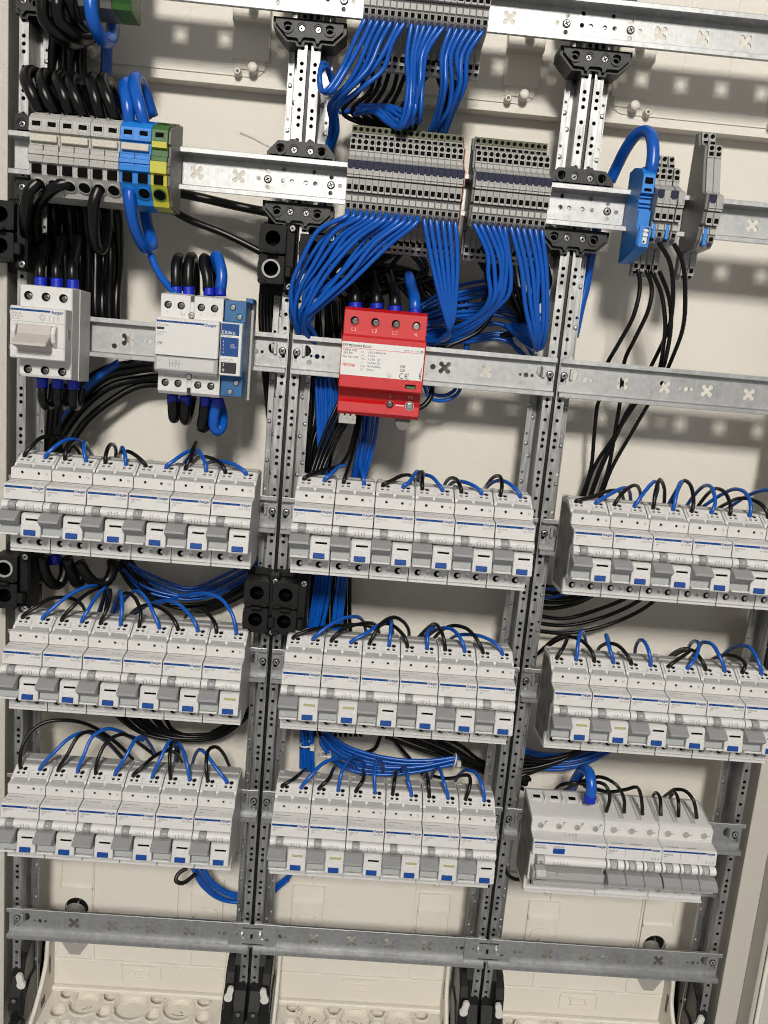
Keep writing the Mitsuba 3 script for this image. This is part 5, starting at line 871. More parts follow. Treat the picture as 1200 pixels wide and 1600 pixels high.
('jumper_wire','thin blue wire into the sixth breaker, lower row of the middle bank','wire','thin blue wires into the breaker tops',BLUEW,1.8,[(470.5,-33,-263.8),(470.5,-39,-258),(467.2,-36,-245),(462,-23.8,-238.9),(455.3,-9.6,-243.3),(451.7,12.2,-260.1),(451.7,34,-279)]),
('jumper_wire','thin black wire into the first pole of the two three-pole breakers','wire','thin black wires into the three-pole breakers',BLACKW,1.75,[(589.7,-42,-259.8),(591,-42,-243.8),(585.8,-38.6,-233.6),(576.6,-27.8,-237.1),(567.6,-4.8,-252.6),(563.6,20,-274.6)]),
('jumper_wire','thin black wire into the second pole of the two three-pole breakers','wire','thin black wires into the three-pole breakers',BLACKW,1.75,[(607.3,-42,-259.4),(604.7,-42,-244),(595.9,-40.8,-231.6),(585.3,-29.6,-230.5),(576.2,-17.8,-239.2),(567,20,-273.8)]),
('jumper_wire','thin black wire into the third pole of the two three-pole breakers','wire','thin black wires into the three-pole breakers',BLACKW,1.75,[(625.6,-42,-260),(621,-42,-240.3),(616.3,-41.4,-232.3),(609.7,-33.9,-239.1),(598.9,-22.2,-249.3),(592.5,-1.4,-259.2),(585.3,20,-267.8)]),
('jumper_wire','thin black wire into the fourth pole of the two three-pole breakers','wire','thin black wires into the three-pole breakers',BLACKW,1.75,[(643.7,-42,-260),(644.7,-32.2,-247.7),(646.5,-16.9,-249.6),(649.8,-2.6,-259.9),(660.8,20,-278.7)]),
('jumper_wire','thin black wire into the fifth pole of the two three-pole breakers','wire','thin black wires into the three-pole breakers',BLACKW,1.75,[(661.1,-42,-259.9),(660.9,-36.9,-246.2),(662.8,-23,-245.2),(666.6,-5.1,-258.5),(676.8,20,-280.1)]),
('jumper_wire','thin black wire into the sixth pole of the two three-pole breakers','wire','thin black wires into the three-pole breakers',BLACKW,1.75,[(679.3,-42,-259.7),(672.8,-42,-241.1),(668.5,-32.1,-237.5),(663.2,-22.6,-241.3),(664,-3.2,-257),(666.7,20,-278.3)]),
('jumper_wire','thin black wire arching behind the thick blue loop at the four-pole breaker','wire',None,BLACKW,1.75,[(553,20,-275.4),(555.4,-4,-254.4),(565.8,-10,-248.6),(583.3,0,-257),(605.4,15,-268.6)]),
('neutral_loop','thick blue cable looping over the top of the four-pole breaker','cable',None,BLUEW,5.2,[(572.9,-39,-251.7),(572.8,-39,-236.2),(571.8,-30,-227),(570.8,-15,-230.7),(570.4,0,-246.8),(570.1,20,-275.4)]),
('ferrule','short dark blue ferrule at the end of the thick blue loop','ferrule',None,FERR,5.9,[(572.7,-39,-252.1),(572.8,-39,-248.1),(573.1,-39,-245.2)]),
('terminal_wire','blue wire sweeping to the post from terminal first of the wide block','wire','blue wires sweeping from the wide terminal block',BLUEW,2.1,[(295.6,-35.5,278.5),(295.6,-43.5,273.5),(295.6,-47.5,268.5),(272.7,-43.4,255.5),(260.1,-39.4,231.8),(251.3,-31.4,207.5),(253,-23.4,186.9),(260.3,-7.4,172.6),(270.6,10.6,160.1),(277.4,18.6,124.3),(279.2,20.6,92.7),(285.9,22.6,55.2)]),
('terminal_wire','blue wire sweeping to the post from terminal second of the wide block','wire','blue wires sweeping from the wide terminal block',BLUEW,2.1,[(300.9,-35.5,278.5),(300.9,-43.5,273.5),(300.9,-47.5,268.5),(280.8,-34,255.6),(263.1,-30,229),(253.1,-22,204.5),(250.9,-14,183.6),(257.5,2,171.4),(271.9,20,155.9),(279.5,28,125.2),(289.5,30,94.9),(283.4,32,52.9)]),
('terminal_wire','blue wire sweeping to the post from terminal third of the wide block','wire','blue wires sweeping from the wide terminal block',BLUEW,2.1,[(306.3,-35.5,278.5),(306.3,-43.5,273.5),(306.3,-47.5,268.5),(285.3,-42.3,254.9),(269.5,-38.3,227.4),(256.9,-30.3,201.7),(254.8,-22.3,185.4),(258.3,-6.3,169.2),(275.1,11.7,158.7),(280.8,19.7,123.1),(285.6,21.7,94.4),(284.3,23.7,53.2)]),
('terminal_wire','blue wire sweeping to the post from terminal fourth of the wide block','wire','blue wires sweeping from the wide terminal block',BLUEW,2.1,[(311.6,-35.5,278.5),(311.6,-43.5,273.5),(311.6,-47.5,268.5),(291.2,-39.3,253.3),(272.8,-35.3,225.9),(256.6,-27.3,199),(256.2,-19.3,186.8),(262.5,-3.3,171),(272,14.7,156.3),(288.8,22.7,123.8),(289.6,24.7,89),(283,26.7,55.5)]),
('terminal_wire','blue wire sweeping to the post from terminal fifth of the wide block','wire','blue wires sweeping from the wide terminal block',BLUEW,2.1,[(317,-35.5,278.5),(317,-43.5,273.5),(317,-47.5,268.5),(295.9,-40.2,252.7),(278.5,-36.2,223.8),(263.3,-28.2,202.6),(263.4,-20.2,184.5),(263,-4.2,170.6),(268,13.8,159.5),(281.1,21.8,120.7),(283.8,23.8,92.7),(285.8,25.8,54)]),
('terminal_wire','blue wire sweeping to the post from terminal sixth of the wide block','wire','blue wires sweeping from the wide terminal block',BLUEW,2.1,[(322.4,-35.5,278.5),(322.4,-43.5,273.5),(322.4,-47.5,268.5),(302.3,-43.6,252.2),(277.5,-39.6,222.5),(265.8,-31.6,197.5),(259.2,-23.6,185.1),(263.1,-7.6,173.6),(270.8,10.4,158.4),(286.3,18.4,120.7),(289.2,20.4,91),(287.8,22.4,55)]),
('terminal_wire','blue wire sweeping to the post from terminal seventh of the wide block','wire','blue wires sweeping from the wide terminal block',BLUEW,2.1,[(327.7,-35.5,278.5),(327.7,-43.5,273.5),(327.7,-47.5,268.5),(307.1,-43.6,252.2),(283.5,-39.6,222.7),(269.1,-31.6,197.2),(264.1,-23.6,181.5),(262.6,-7.6,169.2),(279.2,10.4,157),(289.2,18.4,124.6),(283.6,20.4,92.3),(285.5,22.4,55.1)]),
('terminal_wire','blue wire sweeping to the post from terminal eighth of the wide block','wire','blue wires sweeping from the wide terminal block',BLUEW,2.1,[(333.1,-35.5,278.5),(333.1,-43.5,273.5),(333.1,-47.5,268.5),(312.4,-37.9,252.3),(291,-33.9,220.2),(268.8,-25.9,198.2),(262.4,-17.9,182.4),(264.8,-1.9,170.4),(269.4,16.1,157.6),(290.7,24.1,123.7),(284.2,26.1,93.7),(284,28.1,56.3)]),
('terminal_wire','blue wire sweeping to the post from terminal ninth of the wide block','wire','blue wires sweeping from the wide terminal block',BLUEW,2.1,[(338.4,-35.5,278.5),(338.4,-43.5,273.5),(338.4,-47.5,268.5),(317.3,-42.5,249.3),(292.6,-38.5,220.8),(271.2,-30.5,192.9),(262.3,-22.5,184.2),(268.1,-6.5,170.9),(275.7,11.5,153.2),(283.8,19.5,122.8),(286.4,21.5,95.1),(286.6,23.5,53.2)]),
('terminal_wire','blue wire sweeping to the post from terminal tenth of the wide block','wire','blue wires sweeping from the wide terminal block',BLUEW,2.1,[(343.8,-35.5,278.5),(343.8,-43.5,273.5),(343.8,-47.5,268.5),(321.3,-46.5,249.3),(298.2,-42.5,217.2),(273,-34.5,191.4),(265.2,-26.5,183.9),(266,-10.5,169.1),(280.8,7.5,153.9),(288.4,15.5,124.8),(286.4,17.5,93.1),(287.8,19.5,55.4)]),
('terminal_wire','blue wire sweeping to the post from terminal eleventh of the wide block','wire','blue wires sweeping from the wide terminal block',BLUEW,2.1,[(349.2,-35.5,278.5),(349.2,-43.5,273.5),(349.2,-47.5,268.5),(326.9,-42.9,249.1),(298.4,-38.9,218),(274.8,-30.9,195.1),(268.9,-22.9,181.7),(263.5,-6.9,169.5),(277.8,11.1,152.4),(289.9,19.1,124.1),(289.1,21.1,92.7),(291.1,23.1,55.4)]),
('terminal_wire','blue wire sweeping to the post from terminal twelfth of the wide block','wire','blue wires sweeping from the wide terminal block',BLUEW,2.1,[(354.5,-35.5,278.5),(354.5,-43.5,273.5),(354.5,-47.5,268.5),(332.4,-43,248.1),(303.8,-39,216.8),(279.3,-31,194),(266.9,-23,180.8),(273.2,-7,169.4),(277.5,11,154.7),(294.3,19,121.5),(294.9,21,93.8),(290.7,23,56.3)]),
('terminal_wire','blue wire from terminal thirteenth of the wide block, dropping steeply beside the red arrester','wire','blue wires dropping beside the red arrester',BLUEW,2.1,[(359.9,-35.5,278.5),(359.9,-43.5,273.5),(368.9,-42,242.9),(379.8,-38,211.9),(390.9,-30,185),(393.4,-12,176.8),(379,8,172.6),(360.7,20,168.9)]),
('terminal_wire','blue wire from terminal fourteenth of the wide block, dropping steeply beside the red arrester','wire','blue wires dropping beside the red arrester',BLUEW,2.1,[(365.2,-35.5,278.5),(365.2,-43.5,273.5),(373.5,-42,243.1),(382.7,-38,212.3),(391.5,-30,185.5),(391.7,-12,176.1),(377.8,8,172.5),(360.7,20,168.9)]),
('terminal_wire','blue wire from terminal fifteenth of the wide block, dropping steeply beside the red arrester','wire','blue wires dropping beside the red arrester',BLUEW,2.1,[(370.6,-35.5,278.5),(370.6,-43.5,273.5),(378.1,-42,243.3),(385.6,-38,212.7),(392.1,-30,186),(390.1,-12,175.4),(376.6,8,172.4),(360.7,20,168.9)]),
('terminal_wire','blue wire from terminal sixteenth of the wide block, dropping steeply beside the red arrester','wire','blue wires dropping beside the red arrester',BLUEW,2.1,[(376,-35.5,278.5),(376,-43.5,273.5),(382.8,-42,243.6),(388.4,-38,213.1),(392.8,-30,186.5),(388.4,-12,174.7),(375.4,8,172.3),(360.7,20,168.9)]),
('terminal_wire','blue wire from terminal seventeenth of the wide block, dropping steeply beside the red arrester','wire','blue wires dropping beside the red arrester',BLUEW,2.1,[(381.3,-35.5,278.5),(381.3,-43.5,273.5),(387.4,-42,243.8),(391.3,-38,213.5),(393.4,-30,187),(386.7,-12,173.9),(374.2,8,172.2),(360.7,20,168.9)]),
('terminal_wire','blue wire from terminal eighteenth of the wide block, dropping steeply beside the red arrester','wire','blue wires dropping beside the red arrester',BLUEW,2.1,[(386.7,-35.5,278.5),(386.7,-43.5,273.5),(392,-42,244.1),(394.2,-38,214),(394,-30,187.5),(385,-12,173.2),(373,8,172),(360.7,20,168.9)]),
('terminal_wire','blue wire from terminal first of the narrow block, curving back behind the red arrester','wire','blue wires curving from the narrow terminal block',BLUEW,2.1,[(402.2,-35.5,278.5),(402.2,-43.5,273.5),(417.3,-42,249),(420.2,-38,232.6),(424.5,-34,215.1),(419.3,-22,201),(402.3,-6,187.8),(389.5,8,184.1),(378.8,22,179.7)]),
('terminal_wire','blue wire from terminal second of the narrow block, curving back behind the red arrester','wire','blue wires curving from the narrow terminal block',BLUEW,2.1,[(407.5,-35.5,278.5),(407.5,-43.5,273.5),(421.1,-42,249.5),(426,-38,232.3),(428.3,-34,214.6),(421,-22,200.9),(403.4,-6,188.5),(390.9,8,181.3),(376.5,22,176.8)]),
('terminal_wire','blue wire from terminal third of the narrow block, curving back behind the red arrester','wire','blue wires curving from the narrow terminal block',BLUEW,2.1,[(412.8,-35.5,278.5),(412.8,-43.5,273.5),(426.4,-42,249.7),(431.6,-38,233.1),(429.7,-34,215.9),(425.2,-22,201.5),(406.7,-6,186.6),(393.8,8,180.2),(376.2,22,175)]),
('terminal_wire','blue wire from terminal fourth of the narrow block, curving back behind the red arrester','wire','blue wires curving from the narrow terminal block',BLUEW,2.1,[(418.1,-35.5,278.5),(418.1,-43.5,273.5),(430.2,-42,249.4),(432.2,-38,232.6),(433.7,-34,217.6),(427.9,-22,201.9),(409.7,-6,184.8),(393.7,8,178.7),(376.6,22,173.8)]),
('terminal_wire','blue wire from terminal fifth of the narrow block, curving back behind the red arrester','wire','blue wires curving from the narrow terminal block',BLUEW,2.1,[(423.4,-35.5,278.5),(423.4,-43.5,273.5),(433.6,-42,250.3),(435.6,-38,233.6),(435.7,-34,217.6),(429.2,-22,202.8),(412.3,-6,186.5),(393.6,8,176.3),(376.4,22,171.8)]),
('terminal_wire','blue wire from terminal sixth of the narrow block, curving back behind the red arrester','wire','blue wires curving from the narrow terminal block',BLUEW,2.1,[(428.7,-35.5,278.5),(428.7,-43.5,273.5),(435.5,-42,250.3),(439.9,-38,234.4),(440.5,-34,217.6),(429.7,-22,202.5),(415.6,-6,186),(397.4,8,174.5),(375.6,22,170.6)]),
('terminal_wire','blue wire from terminal seventh of the narrow block, pulled down to the post','wire','blue wires pulled down beside the post',BLUEW,2.1,[(434,-35.5,278.5),(434,-43.5,273.5),(447.5,-42,240),(456.1,-36,207.9),(465.5,-28,186.7),(474.2,-14,174.5),(467,10,179.4),(450.2,26,195)]),
('terminal_wire','blue wire from terminal eighth of the narrow block, pulled down to the post','wire','blue wires pulled down beside the post',BLUEW,2.1,[(439.3,-35.5,278.5),(439.3,-43.5,273.5),(451.9,-42,240.1),(461.2,-36,207.4),(468.7,-28,187.6),(473.3,-14,174.2),(468.4,10,180.8),(453.2,26,195)]),
('terminal_wire','blue wire from terminal ninth of the narrow block, pulled down to the post','wire','blue wires pulled down beside the post',BLUEW,2.1,[(444.6,-35.5,278.5),(444.6,-43.5,273.5),(456.8,-42,240.2),(465,-36,207.6),(470.6,-28,188.6),(477,-14,174.7),(475.2,10,181.7),(456.2,26,196.3)]),
('terminal_wire','blue wire from terminal tenth of the narrow block, pulled down to the post','wire','blue wires pulled down beside the post',BLUEW,2.1,[(449.9,-35.5,278.5),(449.9,-43.5,273.5),(461.5,-42,240.7),(466.1,-36,210.2),(472.2,-28,188.1),(475.6,-14,173.6),(474.3,10,180.5),(459.8,26,196.1)]),
('terminal_wire','blue wire from terminal eleventh of the narrow block, pulled down to the post','wire','blue wires pulled down beside the post',BLUEW,2.1,[(455.2,-35.5,278.5),(455.2,-43.5,273.5),(465.3,-42,240.8),(471.8,-36,209),(474.8,-28,187.9),(475.2,-14,175.8),(475.7,10,181.7),(463.6,26,196.4)]),
('terminal_wire','blue wire from terminal twelfth of the narrow block, pulled down to the post','wire','blue wires pulled down beside the post',BLUEW,2.1,[(460.5,-35.5,278.5),(460.5,-43.5,273.5),(468.9,-42,241.5),(475,-36,209.9),(478.1,-28,187.9),(478.5,-14,175),(475,10,181.4),(467,26,197.3)]),
('terminal_wire','blue wire first from the left in the top fan, sweeping back to the post','wire','blue wires sweeping from the topmost terminals',BLUEW,2.1,[(298.6,-35.5,428.5),(298.6,-43.5,423.5),(291.7,-42,408.1),(281.2,-37,384.1),(270.5,-38.4,366.8),(265.6,-33.4,367.9),(262.2,-17.7,387.1),(264.2,-7.8,397.9),(270.9,0.9,390.9),(275.3,13,374.4),(271.5,22.6,337.6)]),
('terminal_wire','blue wire second from the left in the top fan, sweeping back to the post','wire','blue wires sweeping from the topmost terminals',BLUEW,2.1,[(303.9,-35.5,428.5),(303.9,-43.5,423.5),(297.1,-42,406.7),(285,-38.4,383.3),(274.7,-39,366.3),(266.3,-28.8,368.8),(262.8,-25.4,383),(266.5,-15.8,391.9),(269.6,-2.2,389.3),(276.3,11.2,372.1),(275.3,19,337.8)]),
('terminal_wire','blue wire third from the left in the top fan, sweeping back to the post','wire','blue wires sweeping from the topmost terminals',BLUEW,2.1,[(309.3,-35.5,428.5),(309.3,-43.5,423.5),(302.5,-42,408.4),(295.2,-37.7,388.5),(286.4,-31.2,374.6),(277.4,-24.6,367.3),(271.3,-6.2,363.2),(273.1,9.1,355.6),(271.6,20.8,336.1)]),
('terminal_wire','blue wire fourth from the left in the top fan, sweeping back to the post','wire','blue wires sweeping from the topmost terminals',BLUEW,2.1,[(314.6,-35.5,428.5),(314.6,-43.5,423.5),(307.1,-42,407.5),(300,-35.4,388.8),(288.7,-29.7,373.5),(281.3,-23.6,365.9),(272.5,-4,361.9),(274.3,7.6,354.7),(269.5,20.2,335.2)]),
('terminal_wire','blue wire fifth from the left in the top fan, sweeping back to the post','wire','blue wires sweeping from the topmost terminals',BLUEW,2.1,[(320,-35.5,428.5),(320,-43.5,423.5),(312,-42,407.6),(304.1,-42,386.7),(289.6,-39,370.1),(279.4,-24.4,363.6),(274.5,-10.9,360.6),(275.6,8.2,354),(273.3,21.9,335.4)]),
('terminal_wire','blue wire sixth from the left in the top fan, sweeping back to the post','wire','blue wires sweeping from the topmost terminals',BLUEW,2.1,[(325.4,-35.5,428.5),(325.4,-43.5,423.5),(318.7,-42,407.1),(308.1,-38.6,387.8),(291.4,-31.7,374.2),(280.2,-23.3,363),(276.3,-7.7,360.8),(277.9,7.7,352.1),(273.3,25.1,336.6)]),
('terminal_wire','blue wire seventh from the left in the top fan, sweeping back to the post','wire','blue wires sweeping from the topmost terminals',BLUEW,2.1,[(330.7,-35.5,428.5),(330.7,-43.5,423.5),(321.5,-42,406.8),(315.9,-37.4,388),(298.8,-34.3,372.2),(281.2,-18.8,362),(277.6,-7.9,359.8),(279.2,3.9,348.8),(274.9,22.3,336.2)]),
('terminal_wire','blue wire eighth from the left in the top fan, hanging in a deep loop','wire','blue wires hanging in a loop from the topmost terminals',BLUEW,2.1,[(336.1,-35.5,428.5),(336.1,-43.5,423.5),(334.3,-42,399.4),(337.2,-37.8,378.9),(336.6,-34.4,357.4),(333.3,-27,346.9),(322.4,-10.4,354.4),(309.6,3.6,365.5),(292.8,19.7,366.3)]),
('terminal_wire','blue wire ninth from the left in the top fan, hanging in a deep loop','wire','blue wires hanging in a loop from the topmost terminals',BLUEW,2.1,[(341.4,-35.5,428.5),(341.4,-43.5,423.5),(338.6,-42,400.3),(339.9,-38.4,377.5),(339.9,-39.2,356.5),(335.4,-32.2,345.8),(324.9,-9.7,355.8),(311.3,3,368.1),(294.7,11.8,365.8)]),
('terminal_wire','blue wire tenth from the left in the top fan, hanging in a deep loop','wire','blue wires hanging in a loop from the topmost terminals',BLUEW,2.1,[(346.8,-35.5,428.5),(346.8,-43.5,423.5),(341.3,-42,402),(342.2,-37.7,376.3),(341.8,-35.2,358.2),(339.4,-25.1,348.9),(329.9,-9.6,356.3),(314.9,11.8,370.2),(294,12.4,367.7)]),
('terminal_wire','blue wire eleventh from the left in the top fan, hanging in a deep loop','wire','blue wires hanging in a loop from the topmost terminals',BLUEW,2.1,[(352.2,-35.5,428.5),(352.2,-43.5,423.5),(344.2,-42,401.4),(343.8,-33.7,378.7),(344.8,-37.3,358),(339.6,-25.1,350.8),(334,-9.9,359.1),(318,10,371.1),(294.1,16.3,370)]),
('terminal_wire','blue wire twelfth from the left in the top fan, hanging in a deep loop','wire','blue wires hanging in a loop from the topmost terminals',BLUEW,2.1,[(357.5,-35.5,428.5),(357.5,-43.5,423.5),(346.9,-42,401),(346.8,-44.8,377.8),(344.6,-34.6,359.3),(343.9,-28.6,350.5),(338.7,-10.4,360.7),(325.7,6.8,370.7),(296.6,20,371.6)]),
('terminal_wire','blue wire thirteenth from the left in the top fan, hanging in a deep loop','wire','blue wires hanging in a loop from the topmost terminals',BLUEW,2.1,[(362.9,-35.5,428.5),(362.9,-43.5,423.5),(350.1,-42,401.9),(349.2,-36.9,379.2),(349.8,-34.9,358.8),(349.7,-23.1,353.3),(343.3,-8.9,362.5),(325.6,8.8,372.5),(296.4,16.8,373.2)]),
('terminal_wire','blue wire fourteenth from the left in the top fan, running straight down','wire','blue wires running down from the topmost terminals',BLUEW,2.1,[(368.2,-35.5,428.5),(368.2,-43.5,423.5),(362.8,-42,401.8),(365.5,-36.8,381.6),(364.5,-22.3,365.2),(360.4,-5.3,350.9),(356.5,18.6,342.3)]),
('terminal_wire','blue wire fifteenth from the left in the top fan, running straight down','wire','blue wires running down from the topmost terminals',BLUEW,2.1,[(373.6,-35.5,428.5),(373.6,-43.5,423.5),(366.4,-42,400.8),(368,-43.2,378.2),(366.5,-26.2,362.5),(363.7,-7.6,352.3),(359.5,21.1,343.5)]),
('terminal_wire','blue wire sixteenth from the left in the top fan, running straight down','wire','blue wires running down from the topmost terminals',BLUEW,2.1,[(379,-35.5,428.5),(379,-43.5,423.5),(370.3,-42,402.7),(373.8,-35.8,380.9),(373.3,-26,364.9),(363.5,-5.2,351.6),(361.8,16.9,341.5)]),
('terminal_wire','blue wire seventeenth from the left in the top fan, running straight down','wire','blue wires running down from the topmost terminals',BLUEW,2.1,[(384.3,-35.5,428.5),(384.3,-43.5,423.5),(375.1,-42,403.5),(379.8,-36.2,382.1),(374.5,-26.3,367.4),(367.8,-1.3,353.3),(364.6,17.4,339.4)]),
('terminal_wire','blue wire eighteenth from the left in the top fan, running straight down','wire','blue wires running down from the topmost terminals',BLUEW,2.1,[(389.7,-35.5,428.5),(389.7,-43.5,423.5),(379.3,-42,402.7),(380.3,-39.4,380.4),(376.9,-28.5,367.7),(371.6,-5.6,351.8),(365.6,15.2,339)]),
('terminal_wire','blue wire nineteenth from the left in the top fan, running straight down','wire','blue wires running down from the topmost terminals',BLUEW,2.1,[(395.1,-35.5,428.5),(395.1,-43.5,423.5),(384.1,-42,403.5),(384.6,-34.4,382),(380.1,-23.5,369.8),(373.9,-2,351.1),(367.9,12.6,338.8)]),
('back_wire','blue wire first in the bundle running behind the post clamp at the top','wire','blue wires bundled behind the top post clamp',BLUEW,2.0,[(271.5,30,382.8),(270.9,34,356.5),(267.9,36,331.7),(263.7,36,283.2)]),
('back_wire','blue wire second in the bundle running behind the post clamp at the top','wire','blue wires bundled behind the top post clamp',BLUEW,2.0,[(273.8,30,383),(273.3,34,356.7),(270.9,36,332),(267.3,36,283.5)]),
('back_wire','blue wire third in the bundle running behind the post clamp at the top','wire','blue wires bundled behind the top post clamp',BLUEW,2.0,[(276.1,30,383.3),(275.6,34,357),(273.8,36,332.3),(270.9,36,283.8)]),
('back_wire','blue wire fourth in the bundle running behind the post clamp at the top','wire','blue wires bundled behind the top post clamp',BLUEW,2.0,[(281.6,30,372.3),(299,34,372.9),(328.7,36,370.6),(343.5,36,363.7)]),
('back_wire','blue wire fifth in the bundle running behind the post clamp at the top','wire','blue wires bundled behind the top post clamp',BLUEW,2.0,[(279.9,30,371.1),(300.2,34,373),(329.9,36,370.2),(343.5,36,363.7)]),
('back_wire','blue wire sixth in the bundle running behind the post clamp at the top','wire','blue wires bundled behind the top post clamp',BLUEW,2.0,[(278.3,30,369.8),(301.4,34,373.1),(331.1,36,369.8),(343.5,36,363.7)]),
('back_wire','dark blue wire first from the top in the coil behind the red arrester','wire','blue wires coiled behind the arrester',BLUEW,2.0,[(358.4,26,197.4),(382.6,34,216.6),(410.9,40,230.6),(446,42,236.3),(467.7,34,224.4),(476,28,209.3)]),
('back_wire','dark blue wire second from the top in the coil behind the red arrester','wire','blue wires coiled behind the arrester',BLUEW,2.0,[(358.8,32,195.9),(386.6,34,214),(426.1,40,228.9),(446.7,42,233.3),(465.5,34,221.2),(476.4,28,206.3)]),
('back_wire','dark blue wire third from the top in the coil behind the red arrester','wire','blue wires coiled behind the arrester',BLUEW,2.0,[(359.3,38,194.5),(388.7,34,211.2),(410.8,40,221.4),(441.8,42,226.6),(467.4,34,215.2),(477.1,28,200.2)]),
('back_wire','dark blue wire fourth from the top in the coil behind the red arrester','wire','blue wires coiled behind the arrester',BLUEW,2.0,[(359.7,44,193),(382.7,34,207.7),(414,40,217.5),(441.9,42,222.5),(462.5,34,210.6),(477.6,28,196.1)]),
('back_wire','dark blue wire fifth from the top in the coil behind the red arrester','wire','blue wires coiled behind the arrester',BLUEW,2.0,[(359.1,26,190.3),(390.9,34,205.4),(427.3,40,213.6),(434.7,42,216.8),(465.2,34,205.8),(478.2,28,191.1)]),
('back_wire','dark blue wire sixth from the top in the coil behind the red arrester','wire','blue wires coiled behind the arrester',BLUEW,2.0,[(359.5,32,188.8),(382.2,34,201.7),(409,40,206.4),(447,42,212.3),(473,34,200.9),(478.8,28,185.6)]),
('back_wire','dark blue wire seventh from the top in the coil behind the red arrester','wire','blue wires coiled behind the arrester',BLUEW,2.0,[(359.9,38,187.3),(384.7,34,198.9),(423.5,40,206.6),(448,42,211.3),(469.2,34,199.4),(479,28,184.5)]),
('back_wire','dark blue wire eighth from the top in the coil behind the red arrester','wire','blue wires coiled behind the arrester',BLUEW,2.0,[(360.4,44,185.8),(393.6,34,196.7),(427.5,40,203.6),(453.1,42,208.4),(472,34,196.4),(479.4,28,181.2)]),
('back_wire','dark blue wire ninth from the top in the coil behind the red arrester','wire','blue wires coiled behind the arrester',BLUEW,2.0,[(359.7,26,183.2),(381,34,192.6),(424.1,40,200.6),(439.4,42,204.5),(476,34,194.1),(479.7,28,178.6)]),
('back_wire','dark blue wire tenth from the top in the coil behind the red arrester','wire','blue wires coiled behind the arrester',BLUEW,2.0,[(360.2,32,181.7),(381.3,34,189.6),(409.7,40,197.9),(448.8,42,203.8),(470.2,34,192),(479.9,28,177)]),
('back_wire','dark blue wire eleventh from the top in the coil behind the red arrester','wire','blue wires coiled behind the arrester',BLUEW,2.0,[(360.6,38,180.1),(391.9,34,187.5),(417.1,40,190.3),(451.8,42,195.8),(468.1,34,183.6),(480.8,28,168.9)]),
('back_wire','dark blue wire twelfth from the top in the coil behind the red arrester','wire','blue wires coiled behind the arrester',BLUEW,2.0,[(361,44,178.5),(395.2,34,184.8),(424.9,40,192.2),(443.1,42,196.3),(469.3,34,184.9),(480.7,28,170.1)]),
('back_wire','dark blue wire thirteenth from the top in the coil behind the red arrester','wire','blue wires coiled behind the arrester',BLUEW,2.0,[(360.4,26,176.1),(395.6,34,181.8),(416.2,40,181.4),(454.2,42,187.2),(463.4,34,174.4),(481.9,28,160.2)]),
('back_wire','dark blue wire fourteenth from the top in the coil behind the red arrester','wire','blue wires coiled behind the arrester',BLUEW,2.0,[(360.8,32,174.5),(393.2,34,178.6),(422.2,40,180.2),(449.5,42,185.1),(466.6,34,173),(482.1,28,158.5)]),
('back_wire','dark blue wire fifteenth from the top in the coil behind the red arrester','wire','blue wires coiled behind the arrester',BLUEW,2.0,[(361.3,38,172.9),(394.1,34,175.7),(417.6,40,176.4),(450,42,181.7),(471.4,34,170),(482.5,28,155.1)]),
('back_wire','blue wire first in the bundle dropping below the red arrester','wire','blue wires dropping below the arrester',BLUEW,1.8,[(331.8,26,153.2),(336.4,22,99),(334.6,18,68.3),(329.9,20,42.7),(324.4,30,2.3),(318.8,34,-68.2),(316.9,34,-132.9)]),
('back_wire','blue wire second in the bundle dropping below the red arrester','wire','blue wires dropping below the arrester',BLUEW,1.8,[(327.5,26,152.9),(332.1,22,98.6),(330.9,18,68),(326.9,20,42.4),(321.8,30,2.1),(318,34,-68.3),(313.6,34,-133.2)]),
('back_wire','blue wire third in the bundle dropping below the red arrester','wire','blue wires dropping below the arrester',BLUEW,1.8,[(323.3,26,152.5),(327.8,22,98.2),(327.3,18,67.7),(323.8,20,42.1),(319.3,30,1.9),(315.1,34,-68.5),(313.1,34,-133.2)]),
('back_wire','blue wire fourth in the bundle dropping below the red arrester','wire','blue wires dropping below the arrester',BLUEW,1.8,[(319,26,152.1),(323.5,22,97.9),(323.6,18,67.3),(320.7,20,41.9),(316.8,30,1.7),(311.7,34,-68.8),(310.2,34,-133.5)]),
('back_wire','blue wire fifth in the bundle dropping below the red arrester','wire','blue wires dropping below the arrester',BLUEW,1.8,[(314.8,26,151.7),(319.2,22,97.5),(319.9,18,67),(317.6,20,41.6),(314.2,30,1.5),(310.5,34,-68.9),(308.7,34,-133.6)]),
('back_wire','blue wire first in the vertical bundle beside the double post','wire','blue wires in the vertical bundle beside the post',BLUEW,1.8,[(275.5,14,130.4),(278.8,15.1,100.6),(282.1,16.3,70.2),(287.7,17.9,26.8),(289.1,23.9,-31.8),(287.6,34.8,-87.8),(283.7,37.4,-136.8),(283.5,38,-207.2),(287.1,38,-279.2)]),
('back_wire','blue wire second in the vertical bundle beside the double post','wire','blue wires in the vertical bundle beside the post',BLUEW,1.8,[(277.4,19,130.5),(280.8,17.3,100.6),(283.5,16.3,70.3),(288.3,17.9,26.9),(291,23.9,-31.7),(290.8,34.7,-87.5),(284.9,37.4,-136.7),(285.3,38,-207.1),(288.9,38,-279.1)]),
('back_wire','blue wire third in the vertical bundle beside the double post','wire','blue wires in the vertical bundle beside the post',BLUEW,1.8,[(279.8,14,130.8),(283,15.1,100.9),(284.8,16.3,70.4),(288.9,17.9,26.9),(292.9,23.8,-31.5),(293.9,34.7,-87.3),(287.6,37.4,-136.5),(287,38,-206.9),(290.6,38,-279)]),
